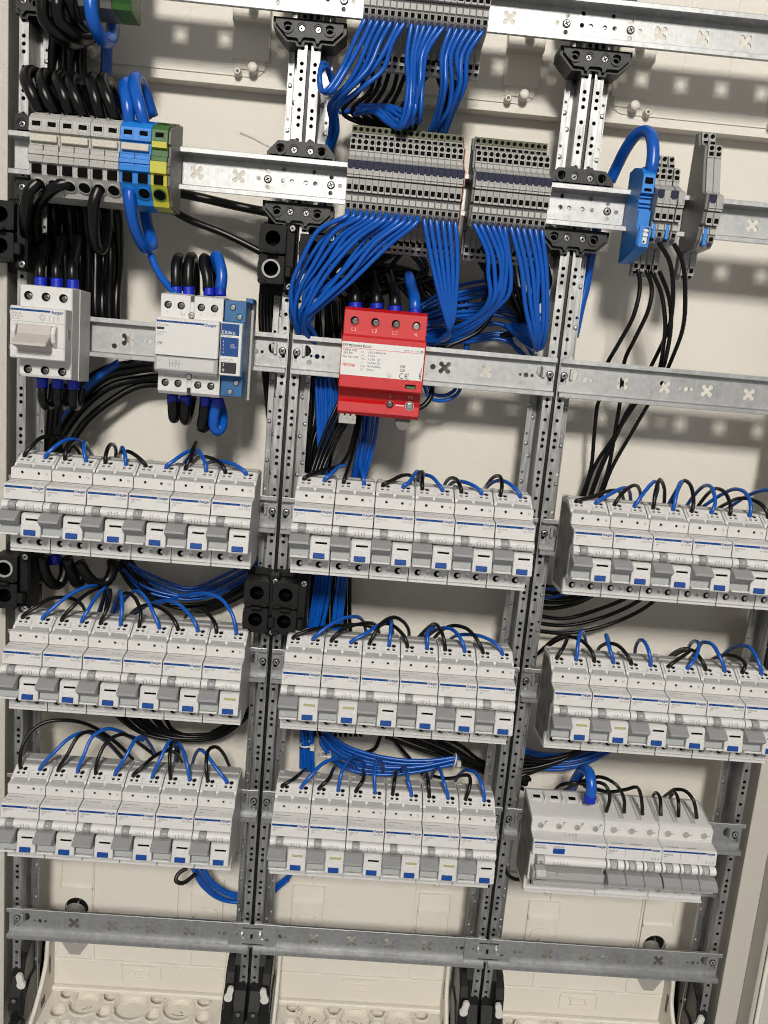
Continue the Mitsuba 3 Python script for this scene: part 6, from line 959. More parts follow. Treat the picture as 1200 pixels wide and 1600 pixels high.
('back_wire','blue wire fourth in the vertical bundle beside the double post','wire','blue wires in the vertical bundle beside the post',BLUEW,1.8,[(281.7,19,130.9),(285,17.3,101),(286.2,16.3,70.5),(289.5,17.9,27),(294.7,23.9,-31.3),(294.7,34.7,-87.2),(289.9,37.4,-136.3),(288.7,38,-206.8),(292.4,38,-278.8)]),
('back_wire','blue wire fifth in the vertical bundle beside the double post','wire','blue wires in the vertical bundle beside the post',BLUEW,1.8,[(284.1,14,131.2),(287.3,15.1,101.3),(287.5,16.3,70.6),(290.1,17.9,27),(296.6,23.9,-31.2),(297,34.7,-87),(292.3,37.4,-136.1),(290.5,38,-206.7),(294.2,38,-278.7)]),
('back_wire','blue wire sixth in the vertical bundle beside the double post','wire','blue wires in the vertical bundle beside the post',BLUEW,1.8,[(286.1,19,131.3),(289.3,17.3,101.3),(288.8,16.3,70.8),(290.8,17.9,27.1),(298.5,23.9,-31),(298.2,34.7,-86.9),(291.5,37.4,-136.2),(292.2,38,-206.5),(295.9,38,-278.6)]),
('back_wire','blue wire seventh in the vertical bundle beside the double post','wire','blue wires in the vertical bundle beside the post',BLUEW,1.8,[(288.5,14,131.6),(291.5,15.1,101.7),(290.2,16.3,70.9),(291.4,17.9,27.1),(300.4,23.9,-30.9),(301.7,34.7,-86.6),(296.1,37.4,-135.8),(293.9,38,-206.4),(297.7,38,-278.4)]),
('back_wire','blue wire eighth in the vertical bundle beside the double post','wire','blue wires in the vertical bundle beside the post',BLUEW,1.8,[(290.4,19,131.6),(293.5,17.3,101.7),(291.5,16.3,71),(292,17.9,27.2),(302.3,23.9,-30.7),(302.7,34.8,-86.6),(297.4,37.4,-135.7),(295.6,38,-206.3),(299.4,38,-278.3)]),
('ring_loop','blue wire forming a round loop below the rail beside the arrester','wire',None,BLUEW,1.8,[(376.6,6,133.4),(384.1,10,120.8),(398.6,14,119.4),(410.1,14,127),(412.8,10,137.6)]),
('ring_loop','second blue wire forming a round loop below the rail beside the arrester','wire',None,BLUEW,1.8,[(380.5,10,133.6),(387.7,14,124.5),(398.5,18,124.1),(407.2,18,129.7),(408.4,14,137.1)]),
('ring_loop','black wire bending out below the rail right of the arrester','wire',None,BLACKW,2.6,[(371.5,4,109.2),(378.5,6,113.3),(384,8,120.8),(385.6,14,134)]),
('back_wire','single blue wire hanging straight behind the rail right of the arrester','wire',None,BLUEW,3.0,[(412.5,46,215.3),(417.6,46,173.1),(418.9,46,148.4)]),
('neutral_loop','thick blue cable looping up from the blue terminal, nearer the earth terminal','cable',None,BLUEW,5.2,[(121.7,-36,324.6),(117.5,-39,340.1),(110.1,-30,358.6),(108.2,-18,368),(109.6,-6,365.9),(115.9,8,345.3)]),
('neutral_loop','thick blue cable looping up from the blue terminal, farther from the earth terminal','cable',None,BLUEW,5.2,[(109.3,-36,324.3),(107.6,-39,339.1),(102.2,-30,354.5),(100.3,-18,363.4),(102.7,-4,362.4),(110.7,10,342.7)]),
('neutral_cable','thick blue cable bending down under the blue terminal','cable',None,BLUEW,5.0,[(112,-42,274.3),(113,-42,261.5),(115.7,-30,241.1),(121,-14,229.5),(122.4,-2,234.8),(114.9,6,253.7),(111.6,10,265.1)]),
('neutral_cable','blue cable running from the blue terminal down to the contactor','cable',None,BLUEW,3.2,[(111.2,10,265),(115.6,4,247.9),(122.3,-8,227.6),(133.5,-16,208.5),(146,-24,196.8),(152.1,-30,191.5)]),
('neutral_cable','thick blue cable hanging at the very top beside the green terminal','cable',None,BLUEW,5.6,[(77.1,-42,425.4),(77.3,-44,412.1),(78.8,-40,399.5),(81.5,-26,392.7),(83.2,-12,396.9),(81.8,0,412.9),(78.8,6,424.9)]),
('neutral_cable','blue cable running down behind the top left terminals','cable',None,BLUEW,5.0,[(68.3,26,415.9),(67.5,30,397.9),(65.8,34,379.4),(65.4,36,369.2)]),
('neutral_cable','thick blue cable arching from the neutral terminal behind the post','cable',None,BLUEW,5.2,[(548.8,-36,323.6),(548.5,-40,328.7),(548.6,-40,339),(547.6,-36,352.6),(547.1,-26,361.9),(544.3,-16,365.5),(540.5,-8,364.2),(536.7,6,354.7),(534.8,20,343.1),(532.1,26,332)]),
('neutral_cable','blue cable running down behind the right double post','cable',None,BLUEW,4.6,[(526.6,30,292.4),(524.6,32,265.5),(523.6,34,238.1),(521.1,34,218.1),(518.6,34,189.8)]),
('power_cable','thick black cable arching over the first bore of the grey cable terminals','cable','thick black cables on the grey terminals',BLACKW,5.2,[(35.4,-34,327.3),(29.7,-40,341.6),(21.9,-34,354.1),(20.5,-22,363.6),(23.1,-8,364.9),(27.8,4,350.9),(30.7,14,343.5)]),
('power_cable','thick black cable arching over the second bore of the grey cable terminals','cable','thick black cables on the grey terminals',BLACKW,5.2,[(47.7,-34,327.6),(41,-40,341),(35,-34,353.7),(33,-22,362.6),(33,-8,363.3),(38,4,350.1),(42,14,341)]),
('power_cable','thick black cable arching over the third bore of the grey cable terminals','cable','thick black cables on the grey terminals',BLACKW,5.2,[(59.1,-34,327.8),(55.8,-40,342.3),(48.1,-34,354.1),(46.3,-22,362.6),(45.7,-8,364.5),(49,4,351.2),(52.3,14,342)]),
('power_cable','thick black cable arching over the fourth bore of the grey cable terminals','cable','thick black cables on the grey terminals',BLACKW,5.2,[(71.5,-34,327.2),(66.2,-40,340),(58.7,-34,353.4),(57,-22,361.5),(56.6,-8,362.1),(60.1,4,350.4),(60.7,14,342.7)]),
('power_cable','thick black cable arching over the fifth bore of the grey cable terminals','cable','thick black cables on the grey terminals',BLACKW,5.2,[(84.8,-34,326.8),(81.9,-40,341.4),(75.8,-34,355.8),(73.3,-22,363.3),(72,-8,364.3),(73,4,353.4),(73.9,14,343.9)]),
('power_cable','thick black cable arching over the sixth bore of the grey cable terminals','cable','thick black cables on the grey terminals',BLACKW,5.2,[(98,-34,327.2),(92.4,-40,342.4),(84.6,-34,355.8),(82.7,-22,363.9),(82.9,-8,363.6),(85,4,354.5),(85.1,14,345)]),
('power_cable','thick black cable hanging from the lower bore of the grey terminals, first','cable','thick black cables on the grey terminals',BLACKW,5.0,[(37.4,-40,274.7),(29.3,-43.6,263.9),(22.4,-32.8,248),(14.9,-11.5,229.4),(12.8,6,207.5)]),
('power_cable','thick black cable hanging from the lower bore of the grey terminals, second','cable','thick black cables on the grey terminals',BLACKW,5.0,[(63.1,-40,275.3),(53,-43.6,271.1),(36,-31.3,261.7),(22.7,-13,249.6),(17.3,6,230.2)]),
('power_cable','thick black cable hanging from the lower bore of the grey terminals, third','cable','thick black cables on the grey terminals',BLACKW,5.0,[(87.1,-40,274.9),(83.2,-43.3,260.3),(80.1,-32.4,239.3),(79,-19.7,226.8),(81.7,-16.4,225.7),(82,-3.8,243.8),(79.4,6,263.3)]),
('riser_cable','thick black cable running down behind the cable terminals, first from the left','cable','thick black cables behind the cable terminals',BLACKW,4.0,[(27.8,10,411.5),(20.9,24,373.9),(11.8,26,314.3),(7.4,30,259.1),(11.1,34,220),(15.2,34,179.5),(19.2,34,150.1)]),
('riser_cable','thick black cable running down behind the cable terminals, second from the left','cable','thick black cables behind the cable terminals',BLACKW,4.0,[(25,24,416.4),(17.7,40,378.7),(12.4,38,317.2),(9.4,44,261.7),(14.4,44,221.5),(21.7,34,180),(25.4,34,150.7)]),
('riser_cable','thick black cable running down behind the cable terminals, third from the left','cable','thick black cables behind the cable terminals',BLACKW,4.0,[(22.4,38,421.3),(26.5,24,374.4),(13.1,50,320.2),(22,30,260.4),(17.9,54,223),(28.3,34,180.6),(31.7,34,151.2)]),
('riser_cable','thick black cable running down behind the cable terminals, fourth from the left','cable','thick black cables behind the cable terminals',BLACKW,4.0,[(35.2,10,412.2),(23.5,40,379.2),(27.3,26,315.7),(24.2,44,263),(32.4,34,221.9),(34.9,34,181.2),(38,34,151.8)]),
('riser_cable','thick black cable running down behind the cable terminals, fifth from the left','cable','thick black cables behind the cable terminals',BLACKW,4.0,[(32.6,24,417.1),(32.2,24,375),(28.1,38,318.7),(36.7,30,261.7),(36,44,223.4),(41.5,34,181.8),(44.2,34,152.3)]),
('riser_cable','thick black cable running down behind the cable terminals, sixth from the left','cable','thick black cables behind the cable terminals',BLACKW,4.0,[(30.1,38,422),(29.2,40,379.7),(29.1,50,321.6),(39.1,44,264.3),(39.8,54,224.9),(48.1,34,182.4),(50.5,34,152.9)]),
('riser_cable','thick black cable running down behind the cable terminals, seventh from the left','cable','thick black cables behind the cable terminals',BLACKW,4.0,[(42.6,10,412.9),(37.8,24,375.5),(42.8,26,317.1),(51.3,30,263.1),(53.8,34,223.8),(54.7,34,182.9),(56.8,34,153.4)]),
('riser_cable','thick black cable running down behind the cable terminals, eighth from the left','cable','thick black cables behind the cable terminals',BLACKW,4.0,[(40.1,24,417.8),(35,40,380.3),(43.9,38,320.1),(54,44,265.7),(57.6,44,225.3),(61.3,34,183.5),(63.1,34,154)]),
('riser_cable','thick black cable running down behind the cable terminals, ninth from the left','cable','thick black cables behind the cable terminals',BLACKW,4.0,[(37.7,38,422.7),(43.5,24,376),(45.1,50,323.1),(65.9,30,264.4),(61.7,54,226.9),(67.9,34,184.1),(69.3,34,154.5)]),
('riser_cable','thick black cable running down behind the cable terminals, tenth from the left','cable','thick black cables behind the cable terminals',BLACKW,4.0,[(50,10,413.6),(40.8,40,380.8),(58.3,26,318.6),(68.9,44,267),(75.1,34,225.7),(74.5,34,184.7),(75.6,34,155.1)]),
('riser_cable','thick black cable running down behind the cable terminals, eleventh from the left','cable','thick black cables behind the cable terminals',BLACKW,4.0,[(47.7,24,418.5),(49.1,24,376.5),(59.6,38,321.6),(80.6,30,265.7),(79.3,44,227.3),(81.1,34,185.3),(81.9,34,155.6)]),
('power_cable','thick black cable hanging from the topmost rail at the left, first','cable','thick black cables hanging from the topmost rail',BLACKW,5.2,[(38.7,-44,414.9),(39.3,-40,398.2),(50.9,-28,389.3),(54,-14,391.1),(59.5,0,400)]),
('power_cable','thick black cable hanging from the topmost rail at the left, second','cable','thick black cables hanging from the topmost rail',BLACKW,5.2,[(50.4,-44,414.3),(51.1,-40,399.4),(60.9,-28,392.8),(64.2,-14,395.5),(65.6,0,405)]),
('power_cable','thick black cable hanging from the topmost rail at the left, third','cable','thick black cables hanging from the topmost rail',BLACKW,5.2,[(60.1,-44,416.9),(59.5,-30.4,405.4),(62.4,-8.9,401.5),(65.7,0,402.4)]),
('power_cable','thick black cable curving from behind the contactor to the lower left, first','cable','thick black cables curving behind the contactor',BLACKW,3.8,[(132.7,44,111.3),(102.4,42,106.7),(77.2,38,90.2),(54.4,34,67.8),(37.1,32,37.4),(23,32,15.2)]),
('power_cable','thick black cable curving from behind the contactor to the lower left, second','cable','thick black cables curving behind the contactor',BLACKW,3.8,[(133.3,40,119.7),(105.3,38,114.2),(77.7,35,104.8),(52.7,32,82.2),(32.8,32,51.6),(20.9,32,21.3)]),
('power_cable','thick black cable curving from behind the contactor to the lower left, third','cable','thick black cables curving behind the contactor',BLACKW,5,[(129.8,36,129.6),(102,34,123.2),(74.3,32,114.7),(53.1,30,94.7),(30.6,32,61.8),(14.6,32,27.1)]),
('power_cable','thick black cable curving from behind the contactor to the lower left, fourth','cable','thick black cables curving behind the contactor',BLACKW,3.8,[(122.5,32,132),(98.9,30,128),(75.1,29,120.9),(55.5,28,107.1),(34.4,32,78.6),(17.5,32,46.2)]),
('power_cable','blue cable curving among the black ones below the main switch','cable',None,BLUEW,3.8,[(87.3,28,128),(72.1,26.1,116.6),(56.3,26,101.2),(37.3,29.7,74.9),(24.6,32,48.8)]),
('power_cable','black cable dropping steeply at the far left below the main switch, first','cable','black cables dropping below the main switch',BLACKW,4.2,[(25.7,28,102.5),(23,30,71.6),(19.5,34,39.9),(18,36,1.4)]),
('power_cable','black cable dropping steeply at the far left below the main switch, second','cable','black cables dropping below the main switch',BLACKW,4.2,[(31.2,28,103),(27.9,30,72),(24.4,34,40.3),(22.4,36,1.8)]),
('power_cable','black cable dropping steeply at the far left below the main switch, third','cable','black cables dropping below the main switch',BLACKW,4.2,[(36.6,28,103.5),(32.8,30,72.4),(29.4,34,40.7),(26.7,36,2.2)]),
('power_cable','thick black cable entering the top of the main switch, first pole','cable','thick black cables of the main switch',BLACKW,4.4,[(32.6,-24,193.3),(31.9,-24,204.1),(27.8,-8,216.4),(21.8,16,235.7)]),
('ferrule','dark blue ferrule at the top of the main switch, first pole','ferrule','ferrules at the main switch',FERR,5.2,[(32.7,-24,187.9),(32.6,-24,192.3),(32.6,-24,197.1)]),
('power_cable','thick black cable looping under the main switch, first pole','cable','thick black cables of the main switch',BLACKW,4.2,[(35.4,-24,103.1),(35,-24,92.3),(36.2,-18,85.2),(37.4,-6,85.8),(35.6,8,98)]),
('ferrule','dark blue ferrule under the main switch, first pole','ferrule','ferrules at the main switch',FERR,5.2,[(34.7,-24,110.4),(34.8,-24,105.9),(34.8,-24,101.4)]),
('power_cable','thick black cable entering the top of the main switch, second pole','cable','thick black cables of the main switch',BLACKW,4.4,[(46.4,-24,193.8),(45.7,-24,205.3),(41.9,-8,217.7),(36.3,16,237)]),
('ferrule','dark blue ferrule at the top of the main switch, second pole','ferrule','ferrules at the main switch',FERR,5.2,[(46.5,-24,188.1),(46.5,-24,192.4),(46.4,-24,197.3)]),
('power_cable','thick black cable looping under the main switch, second pole','cable','thick black cables of the main switch',BLACKW,4.2,[(49,-24,104.3),(48.6,-24,93.4),(48.8,-18,86.3),(49.1,-6,86.8),(46.8,8,99)]),
('ferrule','dark blue ferrule under the main switch, second pole','ferrule','ferrules at the main switch',FERR,5.2,[(48.5,-24,110.8),(48.5,-24,106.2),(48.6,-24,101.7)]),
('power_cable','thick black cable entering the top of the main switch, third pole','cable','thick black cables of the main switch',BLACKW,4.4,[(60.3,-24,194.2),(59.5,-24,206.6),(55.9,-8,218.9),(50.7,16,238.3)]),
('ferrule','dark blue ferrule at the top of the main switch, third pole','ferrule','ferrules at the main switch',FERR,5.2,[(60.4,-24,188.2),(60.3,-24,192.5),(60.2,-24,197.4)]),
('power_cable','thick black cable looping under the main switch, third pole','cable','thick black cables of the main switch',BLACKW,4.2,[(62.6,-24,105.5),(62.2,-24,94.6),(61.4,-18,87.3),(60.7,-6,87.8),(58,8,99.9)]),
('ferrule','dark blue ferrule under the main switch, third pole','ferrule','ferrules at the main switch',FERR,5.2,[(62.2,-24,111.1),(62.3,-24,106.6),(62.4,-24,102)]),
('contactor_loop','thick black cable looping over the top of the contactor, first','cable','thick black loops over the contactor',BLACKW,4.6,[(150.1,-24,197.4),(149.4,-24,209.1),(148.6,-20,220.3),(148,-10,225.4),(147.8,2,220.9),(147.6,14,200.3)]),
('contactor_loop','thick black cable looping over the top of the contactor, second','cable','thick black loops over the contactor',BLACKW,4.6,[(161.1,-24,197.4),(160.4,-24,208.3),(159.7,-20,222.2),(159.6,-10,227),(159.7,2,220.1),(159.1,14,196.5)]),
('contactor_loop','thick black cable looping over the top of the contactor, third','cable','thick black loops over the contactor',BLACKW,4.6,[(177.8,-24,198),(176.7,-23.9,209.7),(172.1,-19.2,221.6),(171.6,-15.2,226.6),(174.2,-11.1,223.6),(176.2,0.6,213.9),(176.3,14,201.9)]),
('neutral_loop','thick blue cable looping over the top of the contactor','cable',None,BLUEW,5.0,[(188.6,-24,199),(189.1,-23.4,212.7),(184.6,-17.4,225.7),(181.9,-13.7,229.8),(179.3,-8.2,224.4),(176.4,2.9,214.2),(175.2,14,203.7)]),
('ferrule','dark blue ferrule on top of the contactor, first from the left','ferrule','ferrules on top of the contactor',FERR,5.0,[(150.3,-24,191.4),(150.1,-24,195.6),(150,-24,199.4)]),
('ferrule','dark blue ferrule on top of the contactor, second from the left','ferrule','ferrules on top of the contactor',FERR,5.0,[(161.3,-24,192.4),(161.1,-24,196.5),(160.9,-24,200.3)]),
('ferrule','dark blue ferrule on top of the contactor, third from the left','ferrule','ferrules on top of the contactor',FERR,5.0,[(179,-24,193.9),(178.8,-24,198.1),(178.6,-24,200.8)]),
('ferrule','dark blue ferrule on top of the contactor, fourth from the left','ferrule','ferrules on top of the contactor',FERR,5.0,[(188.9,-24,194.8),(188.6,-24,199),(188.5,-24,201.7)]),
('contactor_loop','thick black cable bending under the contactor, first from the left','cable','thick black bends under the contactor',BLACKW,4.8,[(150.9,-24,102.4),(151.7,-24,92),(151.3,-18,83.8),(150.2,-8,86),(147.6,4,97.9)]),
('contactor_loop','thick black cable bending under the contactor, second from the left','cable','thick black bends under the contactor',BLACKW,4.8,[(162,-24,103.4),(162.1,-24,90.9),(161.6,-18,82.8),(161.6,-8,86),(162.2,4,103.1)]),
('contactor_loop','thick black cable bending under the contactor, third from the left','cable','thick black bends under the contactor',BLACKW,4.8,[(179.9,-24,103),(179.2,-23.5,88.5),(176.8,-18.7,77.3),(180.2,-16.2,78.4),(179.6,-3.8,93.2),(177.2,4,101.4)]),
('neutral_loop','thick blue cable bending back under the contactor','cable',None,BLUEW,4.8,[(190,-24,103.9),(188.8,-24,91.3),(188.3,-20.3,79.4),(191.4,-18.1,75.2),(194.4,-14.4,79.5),(192.8,-6.4,90.5),(187.1,4,102.3)]),
('ferrule','dark blue ferrule under the contactor, first from the left','ferrule','ferrules under the contactor',FERR,5.0,[(150.8,-24,105.3),(151,-24,101.1),(151.2,-24,96.5)]),
('ferrule','dark blue ferrule under the contactor, second from the left','ferrule','ferrules under the contactor',FERR,5.0,[(161.9,-24,105.3),(162.1,-24,101.1),(162.3,-24,96.7)]),
('ferrule','dark blue ferrule under the contactor, third from the left','ferrule','ferrules under the contactor',FERR,5.0,[(179.8,-24,105.9),(180,-24,101.7),(180.2,-24,97.5)]),
('ferrule','dark blue ferrule under the contactor, fourth from the left','ferrule','ferrules under the contactor',FERR,5.0,[(190.5,-24,105.8),(190.7,-24,101.6),(190.9,-24,97.6)]),
('ferrule','dark blue ferrule on top of the red arrester, first pole','ferrule','ferrules on the red arrester',FERR,6.0,[(308.1,-26,194.5),(307.8,-26,197.4),(307.6,-26,199.6)]),
('arrester_cable','thick black cable into the top of the red arrester, first pole','cable','thick black cables into the arrester',BLACKW,5.2,[(307.8,-26,198.2),(307.1,-26,204),(306.1,-20,209.5),(302.5,4,219.4),(297.8,24,233.2)]),
('ferrule','dark blue ferrule on top of the red arrester, second pole','ferrule','ferrules on the red arrester',FERR,6.0,[(326.9,-26,195.4),(326.6,-26,198.4),(326.4,-26,200.5)]),
('arrester_cable','thick black cable into the top of the red arrester, second pole','cable','thick black cables into the arrester',BLACKW,5.2,[(326.6,-26,199.1),(325.9,-26,204.9),(325,-20,210.4),(321.9,4,220.4),(317.7,24,234.2)]),
('ferrule','dark blue ferrule on top of the red arrester, third pole','ferrule','ferrules on the red arrester',FERR,6.0,[(343.2,-26,194.7),(342.9,-26,197.6),(342.7,-26,199.8)]),
('arrester_cable','thick black cable into the top of the red arrester, third pole','cable','thick black cables into the arrester',BLACKW,5.2,[(342.9,-26,198.3),(342.2,-26,204.1),(341.5,-20,209.7),(338.8,4,219.6),(334.9,24,233.4)]),
('ferrule','dark blue ferrule on top of the red arrester, fourth pole','ferrule','ferrules on the red arrester',FERR,6.0,[(361.1,-26,193.7),(360.8,-26,196.6),(360.6,-26,198.8)]),
('arrester_cable','thick blue cable into the top of the red arrester, fourth pole','cable',None,BLUEW,5.2,[(360.8,-26,197.3),(360.1,-26,203.1),(359.4,-20,208.7),(357.3,4,218.6),(353.9,24,232.4)]),
('control_wire','long thin black wire from the right terminals down to the right bank, first','wire','long thin black wires at the right terminals',BLACKW,1.9,[(555.4,-18,251.2),(559.6,-17.2,236.9),(557.8,-16.3,210.7),(550.2,-8.2,185.6),(545,4.8,163.8),(546.9,16,135.7),(547.7,26,127.1),(550.4,33,97.7),(552.7,38,63.3),(544.3,40,21.9)]),
('control_wire','long thin black wire from the right terminals down to the right bank, second','wire','long thin black wires at the right terminals',BLACKW,1.9,[(563.1,-18,251),(570.5,-17,236),(570.6,-16.1,217.5),(566.8,-2.6,193),(563.9,11.7,171.4),(568.4,23.1,137.2),(570.5,32.3,112.1),(570.2,38,64.8),(562,40,23.4)]),
('control_wire','long thin black wire from the right terminals down to the right bank, third','wire','long thin black wires at the right terminals',BLACKW,1.9,[(568,-18,250.5),(579.9,-17.2,231.3),(587.5,-16.3,205.8),(591.4,-8.2,191.1),(595.3,4.8,166.2),(591.4,16,149.7),(581.4,26,125.9),(568.8,33,95),(556.8,38,67.9),(548.5,40,26.6)]),
('control_wire','long thin black wire from the right terminals down to the right bank, fourth','wire','long thin black wires at the right terminals',BLACKW,1.9,[(574.7,-18,251.1),(586.8,-17.2,230),(592.7,-16.3,206.2),(595.6,-8.2,179.9),(597.6,4.8,164.4),(588.1,16,143.3),(578.3,26,125.6),(574,33,103.9),(563.5,38,66.3),(555.3,40,25)]),
('control_wire','long thin black wire from the right terminals down to the right bank, fifth','wire','long thin black wires at the right terminals',BLACKW,1.9,[(562,-46,270),(575.8,-39.3,256.1),(584.4,-32.7,234.1),(591.1,-18,206),(591.7,2,183.6),(589.3,16,163.6),(585.3,26,142.7),(576.7,33,114.6),(561.6,38,64),(553.4,40,22.6)]),
('control_wire','long thin black wire from the right terminals down to the right bank, sixth','wire','long thin black wires at the right terminals',BLACKW,1.9,[(574.9,-46,270.3),(586.9,-39.3,257.1),(596.2,-32.7,227.9),(603.3,-18,203.3),(604.8,2,176.9),(601.6,16,150.5),(595.6,26,129.2),(586.9,33,102.9),(573.4,38,65),(565.2,40,23.6)]),
('crossing_cable','thick black cable running diagonally from the earth terminal behind the post','cable',None,BLACKW,3.6,[(126.8,30,272.7),(148.7,34,263.9),(178.6,36,255.4),(221.6,36,239),(240.2,36,231.9)]),
('crossing_cable','thinner black cable running along under the terminal rail','cable',None,BLACKW,4.2,[(124.7,36,288.9),(152.9,38,286.1),(188.5,40,281.7),(230.8,40,277.5)]),
('riser_cable','black cable in the bundle left of the double post, first','cable','black cables left of the double post',BLACKW,2.6,[(221.7,34,279.1),(220.4,36,238.9),(216.6,38,197.5),(220.3,38,155.7),(227.8,36,107.4),(238.5,36,45.5)]),
('riser_cable','black cable in the bundle left of the double post, second','cable','black cables left of the double post',BLACKW,2.6,[(224.1,34,279.3),(222.9,36,239.1),(219.7,38,197.8),(223.4,38,156),(230.6,36,107.6),(240.4,36,45.7)]),
('riser_cable','black cable in the bundle left of the double post, third','cable','black cables left of the double post',BLACKW,2.6,[(226.5,34,279.5),(225.4,36,239.3),(222.9,38,198),(226.4,38,156.3),(233.4,36,107.9),(242.3,36,45.9)]),
('riser_cable','black cable in the bundle left of the double post, fourth','cable','black cables left of the double post',BLACKW,2.6,[(228.9,34,279.7),(228,36,239.5),(226.1,38,198.3),(229.5,38,156.5),(236.2,36,108.1),(244.2,36,46)]),
('riser_cable','black cable in the bundle left of the double post, fifth','cable','black cables left of the double post',BLACKW,2.6,[(231.2,34,279.9),(230.5,36,239.8),(229.2,38,198.6),(232.6,38,156.8),(239,36,108.3),(246.1,36,46.2)]),
('riser_cable','black cable in the bundle left of the double post, sixth','cable','black cables left of the double post',BLACKW,2.6,[(233.6,34,280.1),(233,36,240),(232.4,38,198.9),(235.6,38,157.1),(241.7,36,108.6),(247.9,36,46.3)]),
('riser_cable','black wire in the bundle under the arrester, first','cable','black wires bundled under the arrester',BLACKW,1.9,[(259.9,26,200.5),(265.9,30,147.5),(271.8,30,99.1),(269.6,30,61.5),(269.2,36,22.5),(275.9,42,-43.7),(276.3,42,-125.1),(288.5,42,-244.6)]),
('riser_cable','black wire in the bundle under the arrester, second','cable','black wires bundled under the arrester',BLACKW,1.9,[(260.8,33,201),(268.5,40,147.8),(274.8,39,98.8),(273.1,30,61.8),(271.4,36,22.7),(279.7,42,-43.3),(280.9,42,-124.8),(293.9,42,-244.2)]),
('riser_cable','black wire in the bundle under the arrester, third','cable','black wires bundled under the arrester',BLACKW,1.9,[(265.2,40,201.9),(272.5,30,148.1),(278.9,30,99.7),(272.1,30,61.7),(273.7,36,22.9),(283.6,42,-43),(285.4,42,-124.4),(299.3,42,-243.8)]),
('riser_cable','black wire in the bundle under the arrester, fourth','cable','black wires bundled under the arrester',BLACKW,1.9,[(269.5,26,201.3),(275.2,40,148.3),(282.1,39,99.5),(275.5,30,62),(276,36,23.1),(287.5,42,-42.7),(290,42,-124),(304.7,42,-243.4)]),
('riser_cable','black wire in the bundle under the arrester, fifth','cable','black wires bundled under the arrester',BLACKW,1.9,[(271.5,33,202),(279.1,30,148.7),(286.1,30,100.3),(279.4,30,62.3),(278.3,36,23.3),(291.4,42,-42.4),(294.7,42,-123.6),(310.1,42,-242.9)]),
('riser_cable','black wire in the bundle under the arrester, sixth','cable','black wires bundled under the arrester',BLACKW,1.9,[(279,40,203.1),(281.9,40,148.9),(289.3,39,100.1),(278.7,30,62.3),(280.5,36,23.5),(295.2,42,-42.1),(299.3,42,-123.3),(315.5,42,-242.5)]),
('riser_cable','black wire in the bundle under the arrester, seventh','cable','black wires bundled under the arrester',BLACKW,1.9,[(278.7,26,202.1),(285.7,30,149.2),(293.2,30,100.9),(284.2,30,62.7),(282.8,36,23.7),(299.1,42,-41.7),(303.9,42,-122.9),(320.9,42,-242.1)]),
('riser_cable','black wire in the bundle under the arrester, eighth','cable','black wires bundled under the arrester',BLACKW,1.9,[(281.4,33,202.9),(288.5,40,149.5),(296.5,39,100.7),(287.8,30,63.1),(285.1,36,23.9),(303,42,-41.4),(308.5,42,-122.5),(326.3,42,-241.7)]),
('riser_cable','black wire in the bundle under the arrester, ninth','cable','black wires bundled under the arrester',BLACKW,1.9,[(282.6,40,203.4),(292.3,30,149.8),(300.4,30,101.6),(286.7,30,63),(287.4,36,24),(306.9,42,-41.1),(313.1,42,-122.2),(331.7,42,-241.3)]),
('riser_cable','black wire in the bundle under the arrester, tenth','cable','black wires bundled under the arrester',BLACKW,1.9,[(287,26,202.9),(295.2,40,150.1),(303.8,39,101.3),(287.1,30,63),(289.6,36,24.2),(310.7,42,-40.8),(317.7,42,-121.8),(337.1,42,-240.8)]),
('riser_cable','black wire in the bundle under the arrester, eleventh','cable','black wires bundled under the arrester',BLACKW,1.9,[(291.7,33,203.8),(298.8,30,150.4),(307.6,30,102.2),(289.5,30,63.2),(291.9,36,24.4),(314.6,42,-40.5),(322.3,42,-121.4),(342.5,42,-240.4)]),
('riser_cable','black wire in the bundle under the arrester, twelfth','cable','black wires bundled under the arrester',BLACKW,1.9,[(293.5,40,204.4),(301.9,40,150.7),(311,39,101.9),(296.3,30,63.8),(294.2,36,24.6),(318.5,42,-40.1),(326.9,42,-121),(347.9,42,-240)]),
('control_wire','thin black wire slanting from the arrester down to the breakers, first','wire','thin black wires slanting under the arrester',BLACKW,1.7,[(322.6,16,130.9),(310.6,8,100.7),(301.5,6,78.9),(292.3,4,57),(286.6,0,38.7),(283.2,8,28)]),
('control_wire','thin black wire slanting from the arrester down to the breakers, second','wire','thin black wires slanting under the arrester',BLACKW,1.7,[(317.2,16,130.4),(305.2,8,100.2),(296.7,6,78.5),(288.7,4,56.7),(283.6,0,38.4),(281.4,8,27.8)]),
('control_wire','thin black wire slanting from the arrester down to the breakers, third','wire','thin black wires slanting under the arrester',BLACKW,1.7,[(311.8,16,129.9),(299.8,8,99.8),(291.9,6,78.1),(285.1,4,56.4),(280.6,0,38.2),(279.6,8,27.7)]),
('control_wire','thin black wire slanting from the arrester down to the breakers, fourth','wire','thin black wires slanting under the arrester',BLACKW,1.7,[(306.4,16,129.5),(294.4,8,99.3),(287,6,77.7),(281.5,4,56.1),(277.6,0,37.9),(277.7,8,27.5)]),
('rear_wire','black wire from the rear level of the wide block, first from the left','wire','black wires from the rear of the wide block',BLACKW,2.2,[(294.2,-14,256.9),(284.5,4,245.2),(264.4,18,226.3),(312,30,205.3),(301.7,36,150.6)]),
('rear_wire','black wire from the rear level of the wide block, second from the left','wire','black wires from the rear of the wide block',BLACKW,2.2,[(300.1,-14,256.9),(292.8,4,246),(267.7,18,226.6),(295.4,35,204.2),(312.4,36,151.6)]),
